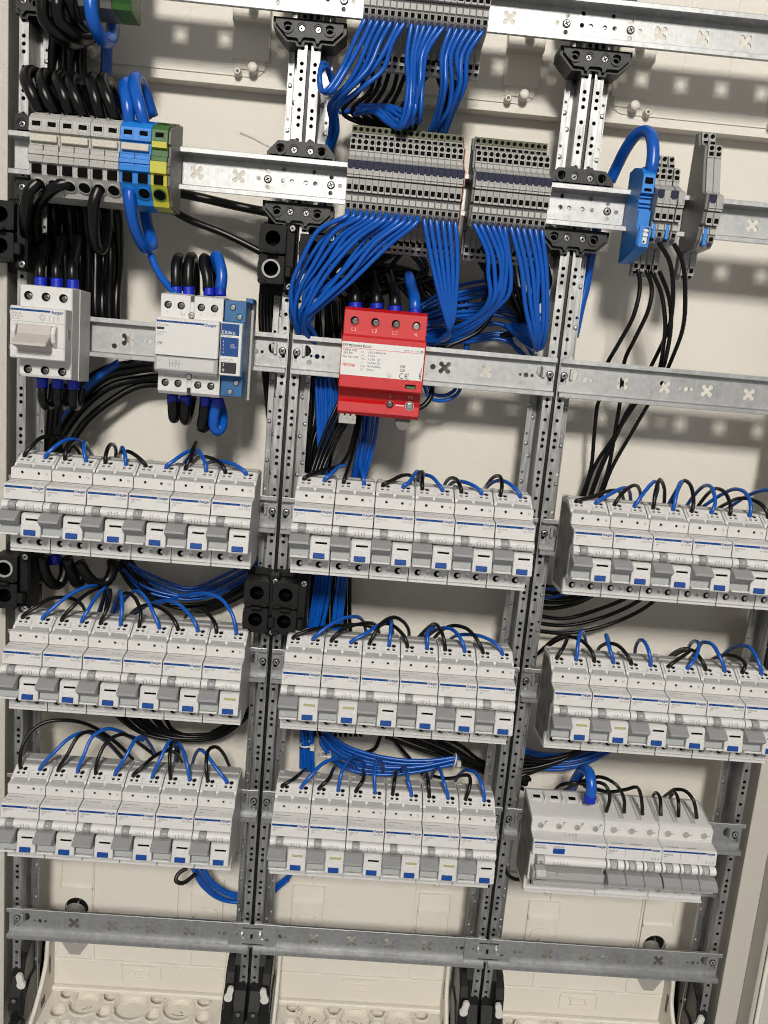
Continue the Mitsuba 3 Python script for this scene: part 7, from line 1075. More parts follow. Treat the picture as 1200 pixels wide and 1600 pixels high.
('rear_wire','black wire from the rear level of the wide block, third from the left','wire','black wires from the rear of the wide block',BLACKW,2.2,[(306,-14,257),(294,4,246.1),(279.8,18,227.7),(331.6,40,207.8),(301,36,150.6)]),
('rear_wire','black wire from the rear level of the wide block, fourth from the left','wire','black wires from the rear of the wide block',BLACKW,2.2,[(312,-14,257),(305.6,4,247.1),(281.2,18,227.8),(304.1,45,205.7),(275,36,148.3)]),
('rear_wire','black wire from the rear level of the wide block, fifth from the left','wire','black wires from the rear of the wide block',BLACKW,2.2,[(317.9,-14,257.1),(313.6,4,247.8),(284.9,18,228.1),(312,30,205.3),(312.5,36,151.6)]),
('rear_wire','black wire from the rear level of the wide block, sixth from the left','wire','black wires from the rear of the wide block',BLACKW,2.2,[(323.9,-14,257.1),(316.4,4,248.1),(299.5,18,229.4),(324,35,206.7),(298.3,36,150.3)]),
('rear_wire','black wire from the rear level of the wide block, seventh from the left','wire','black wires from the rear of the wide block',BLACKW,2.2,[(329.9,-14,257.2),(321.8,4,248.6),(307,18,230.1),(303.9,40,205.3),(302.3,36,150.7)]),
('rear_wire','black wire from the rear level of the wide block, eighth from the left','wire','black wires from the rear of the wide block',BLACKW,2.2,[(335.8,-14,257.2),(325.3,4,248.9),(304.8,18,229.9),(328.5,45,207.8),(301.8,36,150.6)]),
('rear_wire','black wire from the rear level of the wide block, ninth from the left','wire','black wires from the rear of the wide block',BLACKW,2.2,[(341.8,-14,257.2),(335.4,4,249.8),(311.7,18,230.5),(326.6,30,206.6),(297.5,36,150.3)]),
('rear_wire','black wire from the rear level of the wide block, tenth from the left','wire','black wires from the rear of the wide block',BLACKW,2.2,[(347.8,-14,257.3),(342.2,4,250.4),(316.8,18,231),(316.5,35,206.1),(303.7,36,150.8)]),
('rear_wire','black wire from the rear level of the wide block, eleventh from the left','wire','black wires from the rear of the wide block',BLACKW,2.2,[(353.7,-14,257.3),(346.9,4,250.8),(331.7,18,232.3),(299.4,40,204.9),(304.9,36,150.9)]),
('rear_wire','black wire from the rear level of the wide block, twelfth from the left','wire','black wires from the rear of the wide block',BLACKW,2.2,[(359.7,-14,257.4),(353.3,4,251.4),(366.4,18,235.4),(295.8,45,205),(308.9,36,151.3)]),
('rear_wire','black wire from the rear level of the wide block, thirteenth from the left','wire','black wires from the rear of the wide block',BLACKW,2.2,[(365.7,-14,257.4),(361.6,4,252.1),(370.3,18,235.7),(307.5,30,204.9),(296.5,36,150.2)]),
('rear_wire','black wire from the rear level of the wide block, fourteenth from the left','wire','black wires from the rear of the wide block',BLACKW,2.2,[(371.7,-14,257.5),(367.9,4,252.7),(383.6,18,236.9),(321.4,35,206.5),(292.6,36,149.8)]),
('rear_wire','black wire from the rear level of the wide block, fifteenth from the left','wire','black wires from the rear of the wide block',BLACKW,2.2,[(377.7,-14,257.5),(373.4,4,253.2),(387.4,18,237.2),(318.7,40,206.6),(299.4,36,150.4)]),
('rear_wire','black wire from the rear level of the wide block, sixteenth from the left','wire','black wires from the rear of the wide block',BLACKW,2.2,[(383.6,-14,257.5),(375.9,4,253.4),(394.1,18,237.8),(304.5,45,205.7),(300.4,36,150.5)]),
('rear_wire','black wire from the rear level of the narrow block, first from the left','wire','black wires from the rear of the narrow block',BLACKW,2.2,[(414.7,-14,258.4),(421.4,0,246.8),(428.9,14,229),(458.5,24,206),(464.4,34,193.9),(459.9,40,185.8)]),
('rear_wire','black wire from the rear level of the narrow block, second from the left','wire','black wires from the rear of the narrow block',BLACKW,2.2,[(420.7,-14,258.5),(427.4,0,247.4),(435.1,14,229.6),(460.8,29,206.5),(462.5,34,193.7),(458.7,40,185.7)]),
('rear_wire','black wire from the rear level of the narrow block, third from the left','wire','black wires from the rear of the narrow block',BLACKW,2.2,[(426.7,-14,258.5),(433.5,0,247.9),(441.3,14,230.1),(463.1,34,207),(465.7,34,194),(457.4,40,185.6)]),
('rear_wire','black wire from the rear level of the narrow block, fourth from the left','wire','black wires from the rear of the narrow block',BLACKW,2.2,[(432.7,-14,258.5),(439.6,0,248.5),(447.5,14,230.7),(462.8,24,206.4),(468.5,34,194.2),(456.2,40,185.5)]),
('rear_wire','black wire from the rear level of the narrow block, fifth from the left','wire','black wires from the rear of the narrow block',BLACKW,2.2,[(438.8,-14,258.6),(445.7,0,249),(453.8,14,231.2),(465.2,29,206.9),(465.5,34,194),(454.9,40,185.4)]),
('rear_wire','black wire from the rear level of the narrow block, sixth from the left','wire','black wires from the rear of the narrow block',BLACKW,2.2,[(444.8,-14,258.6),(451.8,0,249.6),(460,14,231.8),(467.5,34,207.4),(463.5,34,193.8),(453.7,40,185.3)]),
('rear_wire','black wire from the rear level of the narrow block, seventh from the left','wire','black wires from the rear of the narrow block',BLACKW,2.2,[(450.8,-14,258.7),(457.9,0,250.1),(466.2,14,232.3),(467.2,24,206.8),(466.4,34,194.1),(452.5,40,185.2)]),
('rear_wire','black wire from the rear level of the narrow block, eighth from the left','wire','black wires from the rear of the narrow block',BLACKW,2.2,[(456.8,-14,258.7),(464,0,250.6),(472.5,14,232.9),(469.5,29,207.3),(462.9,34,193.7),(451.2,40,185.1)]),
('rear_wire','black wire from the rear level of the narrow block, ninth from the left','wire','black wires from the rear of the narrow block',BLACKW,2.2,[(462.8,-14,258.8),(470.1,0,251.2),(478.7,14,233.4),(471.9,34,207.8),(463.3,34,193.8),(450,40,184.9)]),
('rear_wire','black wire from the rear level of the narrow block, tenth from the left','wire','black wires from the rear of the narrow block',BLACKW,2.2,[(468.9,-14,258.8),(476.2,0,251.7),(485,14,234),(471.5,24,207.2),(467.4,34,194.1),(448.8,40,184.8)]),
('rear_wire','black wire from the rear level of the topmost block, first from the left','wire','black wires from the rear of the topmost block',BLACKW,2.0,[(296.3,-14,403.7),(298.7,6,399.2),(296.4,20,387.5),(281.2,30,370.1),(320.3,38,359.3)]),
('rear_wire','black wire from the rear level of the topmost block, second from the left','wire','black wires from the rear of the topmost block',BLACKW,2.0,[(303.4,-14,403.9),(306,6,399.9),(305.7,20,388.4),(289.9,30,370.9),(323.8,38,359.6)]),
('rear_wire','black wire from the rear level of the topmost block, third from the left','wire','black wires from the rear of the topmost block',BLACKW,2.0,[(310.5,-14,404),(313.3,6,400.6),(310.7,20,388.9),(298.6,30,371.7),(327.3,38,360)]),
('rear_wire','black wire from the rear level of the topmost block, fourth from the left','wire','black wires from the rear of the topmost block',BLACKW,2.0,[(317.6,-14,404.2),(320.5,6,401.3),(316.9,20,389.4),(307.3,30,372.5),(330.9,38,360.3)]),
('rear_wire','black wire from the rear level of the topmost block, fifth from the left','wire','black wires from the rear of the topmost block',BLACKW,2.0,[(324.7,-14,404.3),(327.8,6,401.9),(325.3,20,390.2),(316,30,373.3),(334.4,38,360.6)]),
('rear_wire','black wire from the rear level of the topmost block, sixth from the left','wire','black wires from the rear of the topmost block',BLACKW,2.0,[(331.8,-14,404.5),(335.1,6,402.6),(331,20,390.7),(324.7,30,374.1),(337.9,38,360.9)]),
('rear_wire','black wire from the rear level of the topmost block, seventh from the left','wire','black wires from the rear of the topmost block',BLACKW,2.0,[(338.9,-14,404.7),(342.3,6,403.3),(343.2,20,391.9),(333.4,30,374.9),(341.5,38,361.3)]),
('rear_wire','black wire from the rear level of the topmost block, eighth from the left','wire','black wires from the rear of the topmost block',BLACKW,2.0,[(346,-14,404.8),(349.6,6,404),(342.6,20,391.8),(342.1,30,375.7),(345,38,361.6)]),
('rear_wire','black wire from the rear level of the topmost block, ninth from the left','wire','black wires from the rear of the topmost block',BLACKW,2.0,[(353.1,-14,405),(356.9,6,404.6),(348,20,392.3),(350.8,30,376.5),(348.5,38,361.9)]),
('rear_wire','black wire from the rear level of the topmost block, tenth from the left','wire','black wires from the rear of the topmost block',BLACKW,2.0,[(360,-14,407.6),(363.5,6.3,400.1),(373.9,25.4,385.5),(375.1,38,367.1)]),
('rear_wire','black wire from the rear level of the topmost block, eleventh from the left','wire','black wires from the rear of the topmost block',BLACKW,2.0,[(367.1,-14,408.3),(370.8,6.1,400.7),(374.6,24.4,385.3),(367.6,38,366.4)]),
('rear_wire','black wire from the rear level of the topmost block, twelfth from the left','wire','black wires from the rear of the topmost block',BLACKW,2.0,[(374.2,-14,409),(378.1,5.5,401.2),(382.3,23.6,385.8),(370.8,38,366.7)]),
('slack_wire','blue slack wire under the upper row of the left bank, first','wire','blue slack wires under the upper left bank',BLUEW,1.7,[(100.7,30,-69),(132.1,36,-83.9),(161.9,40,-92),(194.1,40,-76.5),(230.8,34,-51.7)]),
('slack_wire','blue slack wire under the upper row of the left bank, second','wire','blue slack wires under the upper left bank',BLUEW,1.7,[(96.5,34,-70.9),(126.7,40,-88.8),(159.9,44,-96.2),(195,44,-83),(231,38,-56.6)]),
('slack_wire','blue slack wire under the upper row of the left bank, third','wire','blue slack wires under the upper left bank',BLUEW,1.7,[(95.3,38,-74.7),(121.1,44,-92),(158.7,48,-102.6),(194.2,48,-86.5),(231.8,42,-59.4)]),
('slack_wire','blue slack wire under the upper row of the left bank, fourth','wire','blue slack wires under the upper left bank',BLUEW,1.7,[(95.3,30,-74.7),(117.6,36,-93.5),(159.7,40,-101),(196.2,40,-88.8),(233.3,34,-62.1)]),
('slack_wire','blue slack wire under the upper row of the left bank, fifth','wire','blue slack wires under the upper left bank',BLUEW,1.7,[(93.5,34,-75.4),(112.1,40,-96.9),(157.2,44,-105.5),(195.5,44,-94.4),(233.2,38,-66)]),
('slack_wire','black slack wire under the upper row of the left bank, first','wire','black slack wires under the upper left bank',BLACKW,2.0,[(87.9,30,-68.2),(108.7,38,-99.5),(144.3,44,-112.2),(190.6,44,-102.4),(234,38,-66.4)]),
('slack_wire','black slack wire under the upper row of the left bank, second','wire','black slack wires under the upper left bank',BLACKW,2.0,[(88.2,34,-69.5),(113.9,42,-101),(149.6,48,-115.2),(192.7,48,-102.4),(234,42,-68.4)]),
('slack_wire','black slack wire under the upper row of the left bank, third','wire','black slack wires under the upper left bank',BLACKW,2.0,[(90.9,38,-68.6),(116.3,46,-103.1),(153.6,52,-116.1),(196.2,52,-104.3),(234.3,46,-74.7)]),
('slack_wire','black slack wire under the upper row of the left bank, fourth','wire','black slack wires under the upper left bank',BLACKW,2.0,[(95.8,30,-65.3),(122.7,38,-103.2),(158.5,44,-116),(200.5,44,-100.5),(236.7,38,-72.9)]),
('slack_wire','black slack wire under the upper row of the left bank, fifth','wire','black slack wires under the upper left bank',BLACKW,2.0,[(96.6,34,-63.5),(124.5,42,-104.2),(164.7,48,-118.1),(203,48,-102),(237.2,42,-74.3)]),
('slack_wire','black slack wire under the upper row of the left bank, sixth','wire','black slack wires under the upper left bank',BLACKW,2.0,[(97.9,38,-63.1),(130.5,46,-105.4),(168.7,52,-120.2),(207.6,52,-103.7),(237.2,46,-77.6)]),
('power_cable','thick black cable hanging in a loop under the upper left bank, first','cable','thick black loops under the upper left bank',BLACKW,5.4,[(29.9,-8,-58.2),(32.8,-4,-76.6),(38.2,2,-87.8),(42.5,8,-88),(45.2,12,-77.5),(42.4,16,-64.1)]),
('power_cable','thick black cable hanging in a loop under the upper left bank, second','cable','thick black loops under the upper left bank',BLACKW,5.4,[(54.1,-8,-58.4),(56.8,0.3,-75.8),(59.2,6.4,-86.2),(61.6,8.6,-84.3),(57.7,16,-68.5)]),
('power_cable','thick black cable hanging in a loop under the upper left bank, third','cable','thick black loops under the upper left bank',BLACKW,5.4,[(65.7,-8,-60.7),(71,-4,-73.5),(78.9,2,-83.4),(87.7,8,-82),(91.6,12,-69.2),(89.1,16,-63.6)]),
('ferrule','blue ferrule on the thick loop under the upper left bank','ferrule',None,FERR,6.4,[(36.9,6,-58.8),(37.6,6,-63.2),(38.6,6,-68)]),
('slack_wire','black slack wire under the middle row of the left bank, first','wire','black slack wires under the middle left bank',BLACKW,2.0,[(84.7,30,-224.9),(118.7,36,-251.2),(157.6,40,-258.3),(198.9,40,-251.9),(237.4,34,-214.6)]),
('slack_wire','black slack wire under the middle row of the left bank, second','wire','black slack wires under the middle left bank',BLACKW,2.0,[(94.8,34,-228.5),(119.9,40,-254.1),(159,44,-259.6),(196.6,44,-252.4),(236.9,38,-217)]),
('slack_wire','black slack wire under the middle row of the left bank, third','wire','black slack wires under the middle left bank',BLACKW,2.0,[(96.6,38,-227.6),(124.7,44,-253.4),(160.6,48,-262.7),(199.9,48,-251.3),(237.6,42,-216)]),
('slack_wire','black slack wire under the middle row of the left bank, fourth','wire','black slack wires under the middle left bank',BLACKW,2.0,[(106.8,30,-225.5),(130.5,36,-249.4),(163.9,40,-256.5),(201,40,-248.3),(240.4,34,-210.6)]),
('slack_wire','black slack wire under the middle row of the left bank, fifth','wire','black slack wires under the middle left bank',BLACKW,2.0,[(110.6,34,-226.3),(133.7,40,-249.6),(166.1,44,-257.9),(201.6,44,-247.8),(236.5,38,-213.1)]),
('slack_wire','black slack wire under the middle row of the left bank, sixth','wire','black slack wires under the middle left bank',BLACKW,2.0,[(113.3,38,-226.5),(136.1,44,-252),(165.4,48,-259),(198.7,48,-250.4),(238.4,42,-212.3)]),
('slack_wire','black slack wire under the middle row of the left bank, seventh','wire','black slack wires under the middle left bank',BLACKW,2.0,[(125.9,30,-221.6),(143.2,36,-247.1),(173.7,40,-253.4),(199.3,40,-245.2),(237.1,34,-207.5)]),
('slack_wire','black slack wire under the middle row of the left bank, eighth','wire','black slack wires under the middle left bank',BLACKW,2.0,[(130.6,34,-226.9),(146.1,40,-249.6),(174.1,44,-253.2),(202.9,44,-245.4),(237.6,38,-206.4)]),
('slack_wire','black slack wire under the middle row of the left bank, ninth','wire','black slack wires under the middle left bank',BLACKW,2.0,[(140.4,38,-228.5),(150,44,-249.8),(177.2,48,-257),(200.4,48,-243.7),(239.6,42,-210.7)]),
('slack_wire','black slack wire rising behind the right bank from the post, first','wire','black slack wires under the upper right bank',BLACKW,2.0,[(512.2,34,-90),(544.4,36,-92.2),(582.9,36,-77.9),(608.5,30,-60.7),(626,24,-40.8)]),
('slack_wire','black slack wire rising behind the right bank from the post, second','wire','black slack wires under the upper right bank',BLACKW,2.0,[(513.5,38,-99.2),(548.6,40,-100.6),(588.2,40,-87.8),(618.6,34,-66.6),(636,28,-44.2)]),
('slack_wire','black slack wire rising behind the right bank from the post, third','wire','black slack wires under the upper right bank',BLACKW,2.0,[(515.9,42,-109.3),(551.6,44,-110.1),(594.1,44,-97.4),(629.4,38,-73.1),(646.7,32,-47.2)]),
('slack_wire','dark blue slack wire beside the post under the upper right bank, first','wire','blue slack wires under the upper right bank',BLACKW,2.2,[(503.1,40,-55.4),(528.3,42,-61.5),(555,42,-60.5),(585.4,36,-52.8)]),
('slack_wire','dark blue slack wire beside the post under the upper right bank, second','wire','blue slack wires under the upper right bank',BLACKW,2.2,[(505.9,44,-62.1),(530.3,46,-68.6),(557,46,-65.2),(585.7,40,-56.3)]),
('slack_wire','dark blue slack wire beside the post under the upper right bank, third','wire','blue slack wires under the upper right bank',BLACKW,2.2,[(506.8,48,-70.2),(532.4,50,-75.4),(559.8,50,-71.2),(585.8,44,-60.6)]),
('slack_wire','dark blue slack wire beside the post under the upper right bank, fourth','wire','blue slack wires under the upper right bank',BLACKW,2.2,[(506.1,40,-74.4),(530.3,42,-78),(556.8,42,-73.6),(581,36,-58.4)]),
('slack_wire','dark blue slack wire beside the post under the upper right bank, fifth','wire','blue slack wires under the upper right bank',BLACKW,2.2,[(508.1,44,-82),(531.9,46,-85.2),(558.3,46,-78),(580.4,40,-61.4)]),
('slack_wire','blue slack wire under the upper right bank near the post, first','wire','blue slack wires near the post under the right bank',BLUEW,1.8,[(499.9,30,-59.4),(526.8,32,-61),(546.9,36,-58.6)]),
('slack_wire','blue slack wire under the upper right bank near the post, second','wire','blue slack wires near the post under the right bank',BLUEW,1.8,[(502.9,34,-70.1),(528.5,36,-70.9),(547.8,40,-64.9)]),
('slack_wire','blue wire in the tied horizontal bundle above the lower middle bank, first','wire','blue wires in the tied horizontal bundle',BLUEW,1.9,[(308,26,-227.5),(332.2,26,-244.2),(373.6,26,-254.2),(412.8,26,-255),(449.9,26,-248)]),
('slack_wire','blue wire in the tied horizontal bundle above the lower middle bank, second','wire','blue wires in the tied horizontal bundle',BLUEW,1.9,[(307.9,30,-231.8),(332.9,30,-250),(373.3,30,-260.5),(413.9,30,-260.1),(452.1,30,-252)]),
('slack_wire','blue wire in the tied horizontal bundle above the lower middle bank, third','wire','blue wires in the tied horizontal bundle',BLUEW,1.9,[(307.3,34,-237.2),(331.5,34,-255.5),(372,34,-266.8),(412.5,34,-264.1),(453.6,34,-254.1)]),
('slack_wire','blue wire in the tied horizontal bundle above the lower middle bank, fourth','wire','blue wires in the tied horizontal bundle',BLUEW,1.9,[(306.5,26,-235.1),(329.3,26,-255.7),(370.7,26,-264.8),(409.9,26,-262),(450.5,26,-250.3)]),
('slack_wire','blue wire in the tied horizontal bundle above the lower middle bank, fifth','wire','blue wires in the tied horizontal bundle',BLUEW,1.9,[(305.7,30,-238.8),(330,30,-259.7),(370.4,30,-269.1),(409.8,30,-264.7),(452.5,30,-253.7)]),
('slack_wire','blue wire in the tied horizontal bundle above the lower middle bank, sixth','wire','blue wires in the tied horizontal bundle',BLUEW,1.9,[(305.4,34,-244.4),(328,34,-267.2),(369,34,-273.9),(410.3,34,-270.3),(452.9,34,-256.9)]),
('slack_wire','blue wire in the tied horizontal bundle above the lower middle bank, seventh','wire','blue wires in the tied horizontal bundle',BLUEW,1.9,[(306.3,26,-243.2),(327.1,26,-266.5),(368.3,26,-274),(408.6,26,-267.8),(451.5,26,-254.5)]),
('slack_wire','blue wire in the hanging tied strand above the lower middle bank, first','wire','blue wires in the tied strand by the post',BLUEW,1.9,[(283.3,20,-213.1),(288.7,20,-240.8),(293.6,20,-272.8)]),
('slack_wire','blue wire in the hanging tied strand above the lower middle bank, second','wire','blue wires in the tied strand by the post',BLUEW,1.9,[(287,24,-214.9),(291.7,24,-243),(296,24,-274.4)]),
('slack_wire','blue wire in the hanging tied strand above the lower middle bank, third','wire','blue wires in the tied strand by the post',BLUEW,1.9,[(289.9,28,-216.1),(294.4,28,-244.3),(298.3,28,-276.7)]),
('slack_wire','blue wire in the hanging tied strand above the lower middle bank, fourth','wire','blue wires in the tied strand by the post',BLUEW,1.9,[(292.9,20,-212.8),(297.2,20,-240.2),(301.3,20,-272.9)]),
('slack_wire','black slack wire crossing above the lower middle bank, first','wire','black slack wires crossing above the lower middle bank',BLACKW,2.0,[(373.5,38,-236.9),(414.6,40,-250.5),(441.7,40,-257),(492,40,-274.1),(527.1,40,-286.7)]),
('slack_wire','black slack wire crossing above the lower middle bank, second','wire','black slack wires crossing above the lower middle bank',BLACKW,2.0,[(384.5,42,-235.9),(422.2,44,-248.9),(449.1,44,-258.7),(493.5,44,-273.6),(529.7,44,-283.5)]),
('slack_wire','black slack wire crossing above the lower middle bank, third','wire','black slack wires crossing above the lower middle bank',BLACKW,2.0,[(395.4,46,-238.1),(430.5,48,-250.9),(457,48,-261.8),(501.2,48,-277.2),(532.4,48,-284.8)]),
('slack_wire','black slack wire crossing above the lower middle bank, fourth','wire','black slack wires crossing above the lower middle bank',BLACKW,2.0,[(409.4,38,-234),(439.3,40,-245.1),(463.8,40,-256.4),(500.6,40,-270.3),(530.8,40,-277.9)]),
('slack_wire','black slack wire crossing above the lower middle bank, fifth','wire','black slack wires crossing above the lower middle bank',BLACKW,2.0,[(420.2,42,-232.9),(449.4,44,-248.2),(469.4,44,-259.2),(500.9,44,-272),(534.4,44,-277.1)]),
('slack_wire','black slack wire crossing above the lower middle bank, sixth','wire','black slack wires crossing above the lower middle bank',BLACKW,2.0,[(433.6,46,-236.4),(456.4,48,-246.1),(477,48,-260.1),(507.8,48,-269.6),(533.7,48,-277.4)]),
('slack_wire','black wire curling down above the lower middle bank','wire',None,BLACKW,2.0,[(368,30,-231.2),(362.8,32,-248.4),(347.8,34,-255),(325.7,36,-249.7),(318.2,38,-240.4)]),
('slack_wire','black wire running diagonally on the wall above the lower middle bank','wire',None,BLACKW,1.9,[(377.8,46,-238.1),(402.4,50,-265.5),(422.4,56,-289.6)]),
('slack_wire','blue slack wire beside the post above the four-pole breaker, first','wire','blue slack wires above the four-pole breaker',BLUEW,2.0,[(515.1,34,-235.7),(542.5,36,-242.5),(575.4,36,-238.9),(614.3,32,-222.3)]),
('slack_wire','blue slack wire beside the post above the four-pole breaker, second','wire','blue slack wires above the four-pole breaker',BLUEW,2.0,[(516.2,38,-241),(544.7,40,-248.2),(578.2,40,-243.2),(617.4,36,-225.9)]),
('slack_wire','blue slack wire beside the post above the four-pole breaker, third','wire','blue slack wires above the four-pole breaker',BLUEW,2.0,[(518.6,42,-246.8),(546.7,44,-253.1),(579.9,44,-249.6),(619.1,40,-228.9)]),
('slack_wire','blue slack wire beside the post above the four-pole breaker, fourth','wire','blue slack wires above the four-pole breaker',BLUEW,2.0,[(517.3,34,-247.1),(543.6,36,-251.1),(578.5,36,-246.7),(614.9,32,-225.9)]),
('slack_wire','blue slack wire beside the post above the four-pole breaker, fifth','wire','blue slack wires above the four-pole breaker',BLUEW,2.0,[(518.7,38,-252.7),(545.2,40,-258.1),(580.7,40,-253.9),(617.2,36,-231.3)]),
('slack_wire','blue slack wire beside the post above the four-pole breaker, sixth','wire','blue slack wires above the four-pole breaker',BLUEW,2.0,[(521.1,42,-256.8),(546,44,-263.4),(581.6,44,-258.2),(619.7,40,-232.8)]),
('slack_wire','black slack wire beside the post above the four-pole breaker, first','wire','black slack wires above the four-pole breaker',BLACKW,2.4,[(514.3,26,-241.1),(541.7,28,-244.8),(575.3,30,-235),(594.1,30,-226.9)]),
('slack_wire','black slack wire beside the post above the four-pole breaker, second','wire','black slack wires above the four-pole breaker',BLACKW,2.4,[(514.7,30,-248.4),(539.6,32,-249.5),(573.4,34,-239.8),(591.7,34,-228.3)]),
('slack_wire','black slack wire beside the post above the four-pole breaker, third','wire','black slack wires above the four-pole breaker',BLACKW,2.4,[(515.4,34,-255.1),(537.3,36,-254.5),(569.6,38,-243.3),(589.6,38,-232.5)]),
('slack_wire','black slack wire beside the post above the four-pole breaker, fourth','wire','black slack wires above the four-pole breaker',BLACKW,2.4,[(515.1,26,-257.5),(535.1,28,-253.7),(563.3,30,-243.2),(584.6,30,-228.9)]),
('slack_wire','black slack wire beside the post above the four-pole breaker, fifth','wire','black slack wires above the four-pole breaker',BLACKW,2.4,[(516,30,-263.1),(533.2,32,-259.4),(561.1,34,-246.7),(583.1,34,-233.6)]),
('slack_wire','black slack wire beside the post above the four-pole breaker, sixth','wire','black slack wires above the four-pole breaker',BLACKW,2.4,[(515.4,34,-271.1),(532,36,-263.9),(559.2,38,-250.9),(581.1,38,-233.8)]),
('slack_wire','blue slack wire hanging under the lower left bank beside the post, first','wire','blue slack wires under the lower left bank',BLUEW,2.0,[(193.3,20,-392.3),(204.6,28,-414.7),(224.9,36,-430.8),(255.1,40,-430.3),(285.9,36,-402.2)]),
('slack_wire','blue slack wire hanging under the lower left bank beside the post, second','wire','blue slack wires under the lower left bank',BLUEW,2.0,[(189.7,24,-394.6),(199.7,32,-417.3),(221.4,40,-436.3),(253.4,44,-438),(284.1,40,-407.8)]),
('slack_wire','blue slack wire hanging under the lower left bank beside the post, third','wire','blue slack wires under the lower left bank',BLUEW,2.0,[(184.7,28,-399.7),(195.7,36,-423.2),(216.9,44,-443.9),(253.5,48,-443),(283.5,44,-411.8)]),
('slack_wire','blue slack wire hanging under the lower left bank beside the post, fourth','wire','blue slack wires under the lower left bank',BLUEW,2.0,[(182,20,-393.4),(192.5,28,-419.3),(213.6,36,-439.6),(252.5,40,-440.1),(282.4,36,-410.2)]),
('slack_wire','black wire bent in a loop under the lower left bank','wire',None,BLACKW,2.2,[(186.8,8,-391.2),(173.6,10,-404),(166.4,12,-402.9),(167.4,16,-398.1),(175.7,20,-392.7)]),
('slack_wire','black wire hanging beside the post next to the lower right bank','wire',None,BLACKW,2.0,[(510.5,14,-363),(516.3,14,-372.4),(524.3,14,-376.3),(531.1,14,-375.8)]),
('rear_wire','black wire in the tangle behind the red arrester, first','wire','black wires tangled behind the arrester',BLACKW,2.4,[(290.2,34,252.5),(295,30,233.7),(338.4,26,227.5),(379.7,36,194.7),(400.7,40,196.6)]),
('rear_wire','black wire in the tangle behind the red arrester, second','wire','black wires tangled behind the arrester',BLACKW,2.4,[(302.2,34,255.5),(316.6,30,228.6),(352.8,31,238.1),(376.8,36,199.8),(414.8,40,206.9)]),
('rear_wire','black wire in the tangle behind the red arrester, third','wire','black wires tangled behind the arrester',BLACKW,2.4,[(272,34,251.6),(311.9,30,231),(334.2,36,231.8),(374.4,36,222.2),(410.1,40,192.3)]),
('rear_wire','black wire in the tangle behind the red arrester, fourth','wire','black wires tangled behind the arrester',BLACKW,2.4,[(289.8,34,245.9),(318.4,30,235.6),(339.4,41,238.3),(374,36,225),(394.5,40,203.5)]),
('rear_wire','black wire in the tangle behind the red arrester, fifth','wire','black wires tangled behind the arrester',BLACKW,2.4,[(285.7,34,246.3),(301.5,30,237.8),(359.9,26,223.2),(371.2,36,209.1),(391.4,40,195.7)]),
('rear_wire','black wire in the tangle behind the red arrester, sixth','wire','black wires tangled behind the arrester',BLACKW,2.4,[(284.5,34,240.1),(297.7,30,233.1),(352.7,31,227.7),(379.9,36,203.2),(400.8,40,194.9)]),
('rear_wire','black wire in the tangle behind the red arrester, seventh','wire','black wires tangled behind the arrester',BLACKW,2.4,[(301.7,34,249.8),(304.3,30,231.4),(346.7,36,225.3),(382.8,36,197.7),(406.3,40,212.4)]),
('rear_wire','black wire in the tangle behind the red arrester, eighth','wire','black wires tangled behind the arrester',BLACKW,2.4,[(304.1,34,247),(296.6,30,230.3),(351.3,41,236.7),(371.5,36,215.6),(412.2,40,205.3)]),
('rear_wire','black wire in the tangle behind the red arrester, ninth','wire','black wires tangled behind the arrester',BLACKW,2.4,[(291.9,34,244.9),(328.7,30,229.6),(352.3,26,233.7),(378,36,219.8),(414.8,40,182)]),
('rear_wire','black wire in the tangle behind the red arrester, tenth','wire','black wires tangled behind the arrester',BLACKW,2.4,[(277.7,34,246.8),(314.2,30,228.1),(354.8,31,227.6),(376.4,36,199.4),(410.9,40,200.6)]),
('rear_wire','black wire in the tangle behind the red arrester, eleventh','wire','black wires tangled behind the arrester',BLACKW,2.4,[(305,34,252.2),(321.4,30,224.6),(334.1,36,229.4),(375.4,36,228.3),(419.9,40,194)]),
('rear_wire','black wire in the tangle behind the red arrester, twelfth','wire','black wires tangled behind the arrester',BLACKW,2.4,[(287.2,34,245.5),(320.9,30,224.5),(355.5,41,237.4),(385.2,36,200.6),(424.5,40,193.9)]),
('rear_wire','black wire in the tangle behind the red arrester, thirteenth','wire','black wires tangled behind the arrester',BLACKW,2.4,[(304,34,244.5),(307.4,30,226.6),(346.6,26,237.3),(383.5,36,226.8),(417.9,40,186.2)]),
('rear_wire','black wire in the tangle behind the red arrester, fourteenth','wire','black wires tangled behind the arrester',BLACKW,2.4,[(287.5,34,244.8),(314.6,30,239.9),(360,31,235),(371.3,36,214.5),(397.4,40,195.5)]),
('rear_wire','black wire looping right of the red arrester, first','wire','black wires looping right of the arrester',BLACKW,2.2,[(378.5,34,157.3),(396.3,36,176.1),(432.6,38,197.9),(442.3,36,235.4),(421.7,20,249.1)]),
('rear_wire','black wire looping right of the red arrester, second','wire','black wires looping right of the arrester',BLACKW,2.2,[(370.6,34,156.6),(398.9,36,174.5),(429.6,42,194.7),(436.4,36,223.2),(433,20,250.1)]),
('rear_wire','black wire looping right of the red arrester, third','wire','black wires looping right of the arrester',BLACKW,2.2,[(376.3,34,157.1),(386.4,36,174.9),(427.7,46,201.2),(442.5,36,228.5),(428.5,20,249.7)]),
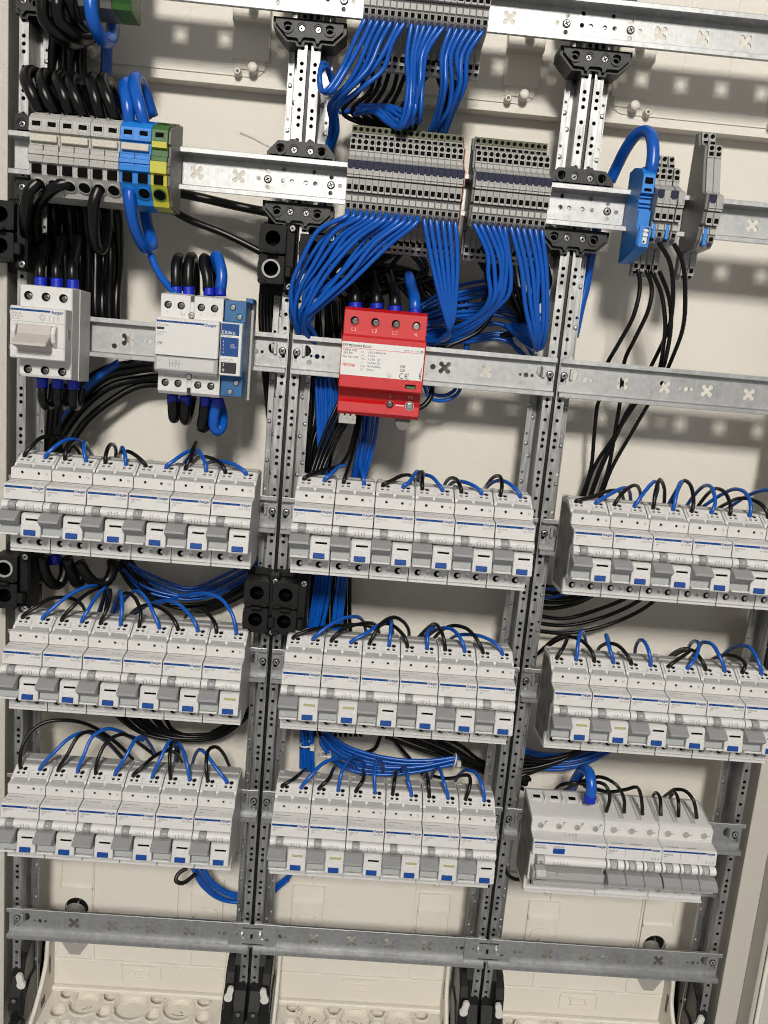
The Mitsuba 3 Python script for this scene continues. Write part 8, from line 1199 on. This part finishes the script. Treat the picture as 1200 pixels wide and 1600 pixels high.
('rear_wire','black wire looping right of the red arrester, fourth','wire','black wires looping right of the arrester',BLACKW,2.2,[(371.1,34,156.7),(398.1,36,170.3),(431.4,38,192.2),(439.4,36,225.3),(419.2,20,248.9)]),
('rear_wire','black wire looping right of the red arrester, fifth','wire','black wires looping right of the arrester',BLACKW,2.2,[(378,34,157.3),(395.3,36,173),(424.6,42,191.9),(433.4,36,221.7),(428.2,20,249.7)]),
('rear_wire','black wire looping right of the red arrester, sixth','wire','black wires looping right of the arrester',BLACKW,2.2,[(382.7,34,157.7),(397.6,36,174.7),(416.6,46,191.2),(435.2,36,235.7),(431.4,20,250)]),
('rear_wire','black wire looping right of the red arrester, seventh','wire','black wires looping right of the arrester',BLACKW,2.2,[(377.3,34,157.2),(397.2,36,169.5),(423.4,38,198.7),(437.5,36,230.9),(431.9,20,250)]),
('rear_wire','black wire looping right of the red arrester, eighth','wire','black wires looping right of the arrester',BLACKW,2.2,[(370.9,34,156.6),(399.9,36,170.5),(422.2,42,202.2),(444.1,36,226.2),(435.5,20,250.4)]),
('cable_tie','loose pale cable tie tail sticking out above the terminal rail','cable tie',None,CLIPW,0.9,[(190.5,28,343.2),(203,20,338),(217.4,14,331.3),(230.5,12,326.6)]),
]
TIES = [
('pale cable tie round the vertical blue strand above the lower middle bank',(292.7,20.0,-242.9),7,4),
('pale cable tie round the blue bundle near the post above the lower middle bank',(311.1,26.0,-255.2),6,5),
('pale cable tie at the far end of the horizontal blue bundle',(447.1,26.0,-251.9),3,7),
]
for lab, c, rx, rz in TIES:
    t = Thing('cable_tie', lab, 'cable tie', at=c)
    a = np.linspace(0, 2 * math.pi, 15)
    t.part('band', tube([(rx * math.cos(q), 6.5 * math.sin(q), 1.2 * math.cos(q)) for q in a] if rx > rz else [(1.2 * math.cos(q), 7 * math.sin(q), rz * math.cos(q)) for q in a], 1.0, 6, 2.0), CLIPW, True)
    t.part('head', box(rx * 0.5, rx * 0.5 + 4.5, -10, -4.5, -2.5, 3, 0.5), CLIPW)
for n, lab, c, g, mat, r, pts in WIRES:
    whole(n, tube(pts, r, 8 if r < 2.5 else 14, 4.0), mat, lab, c, g, True)
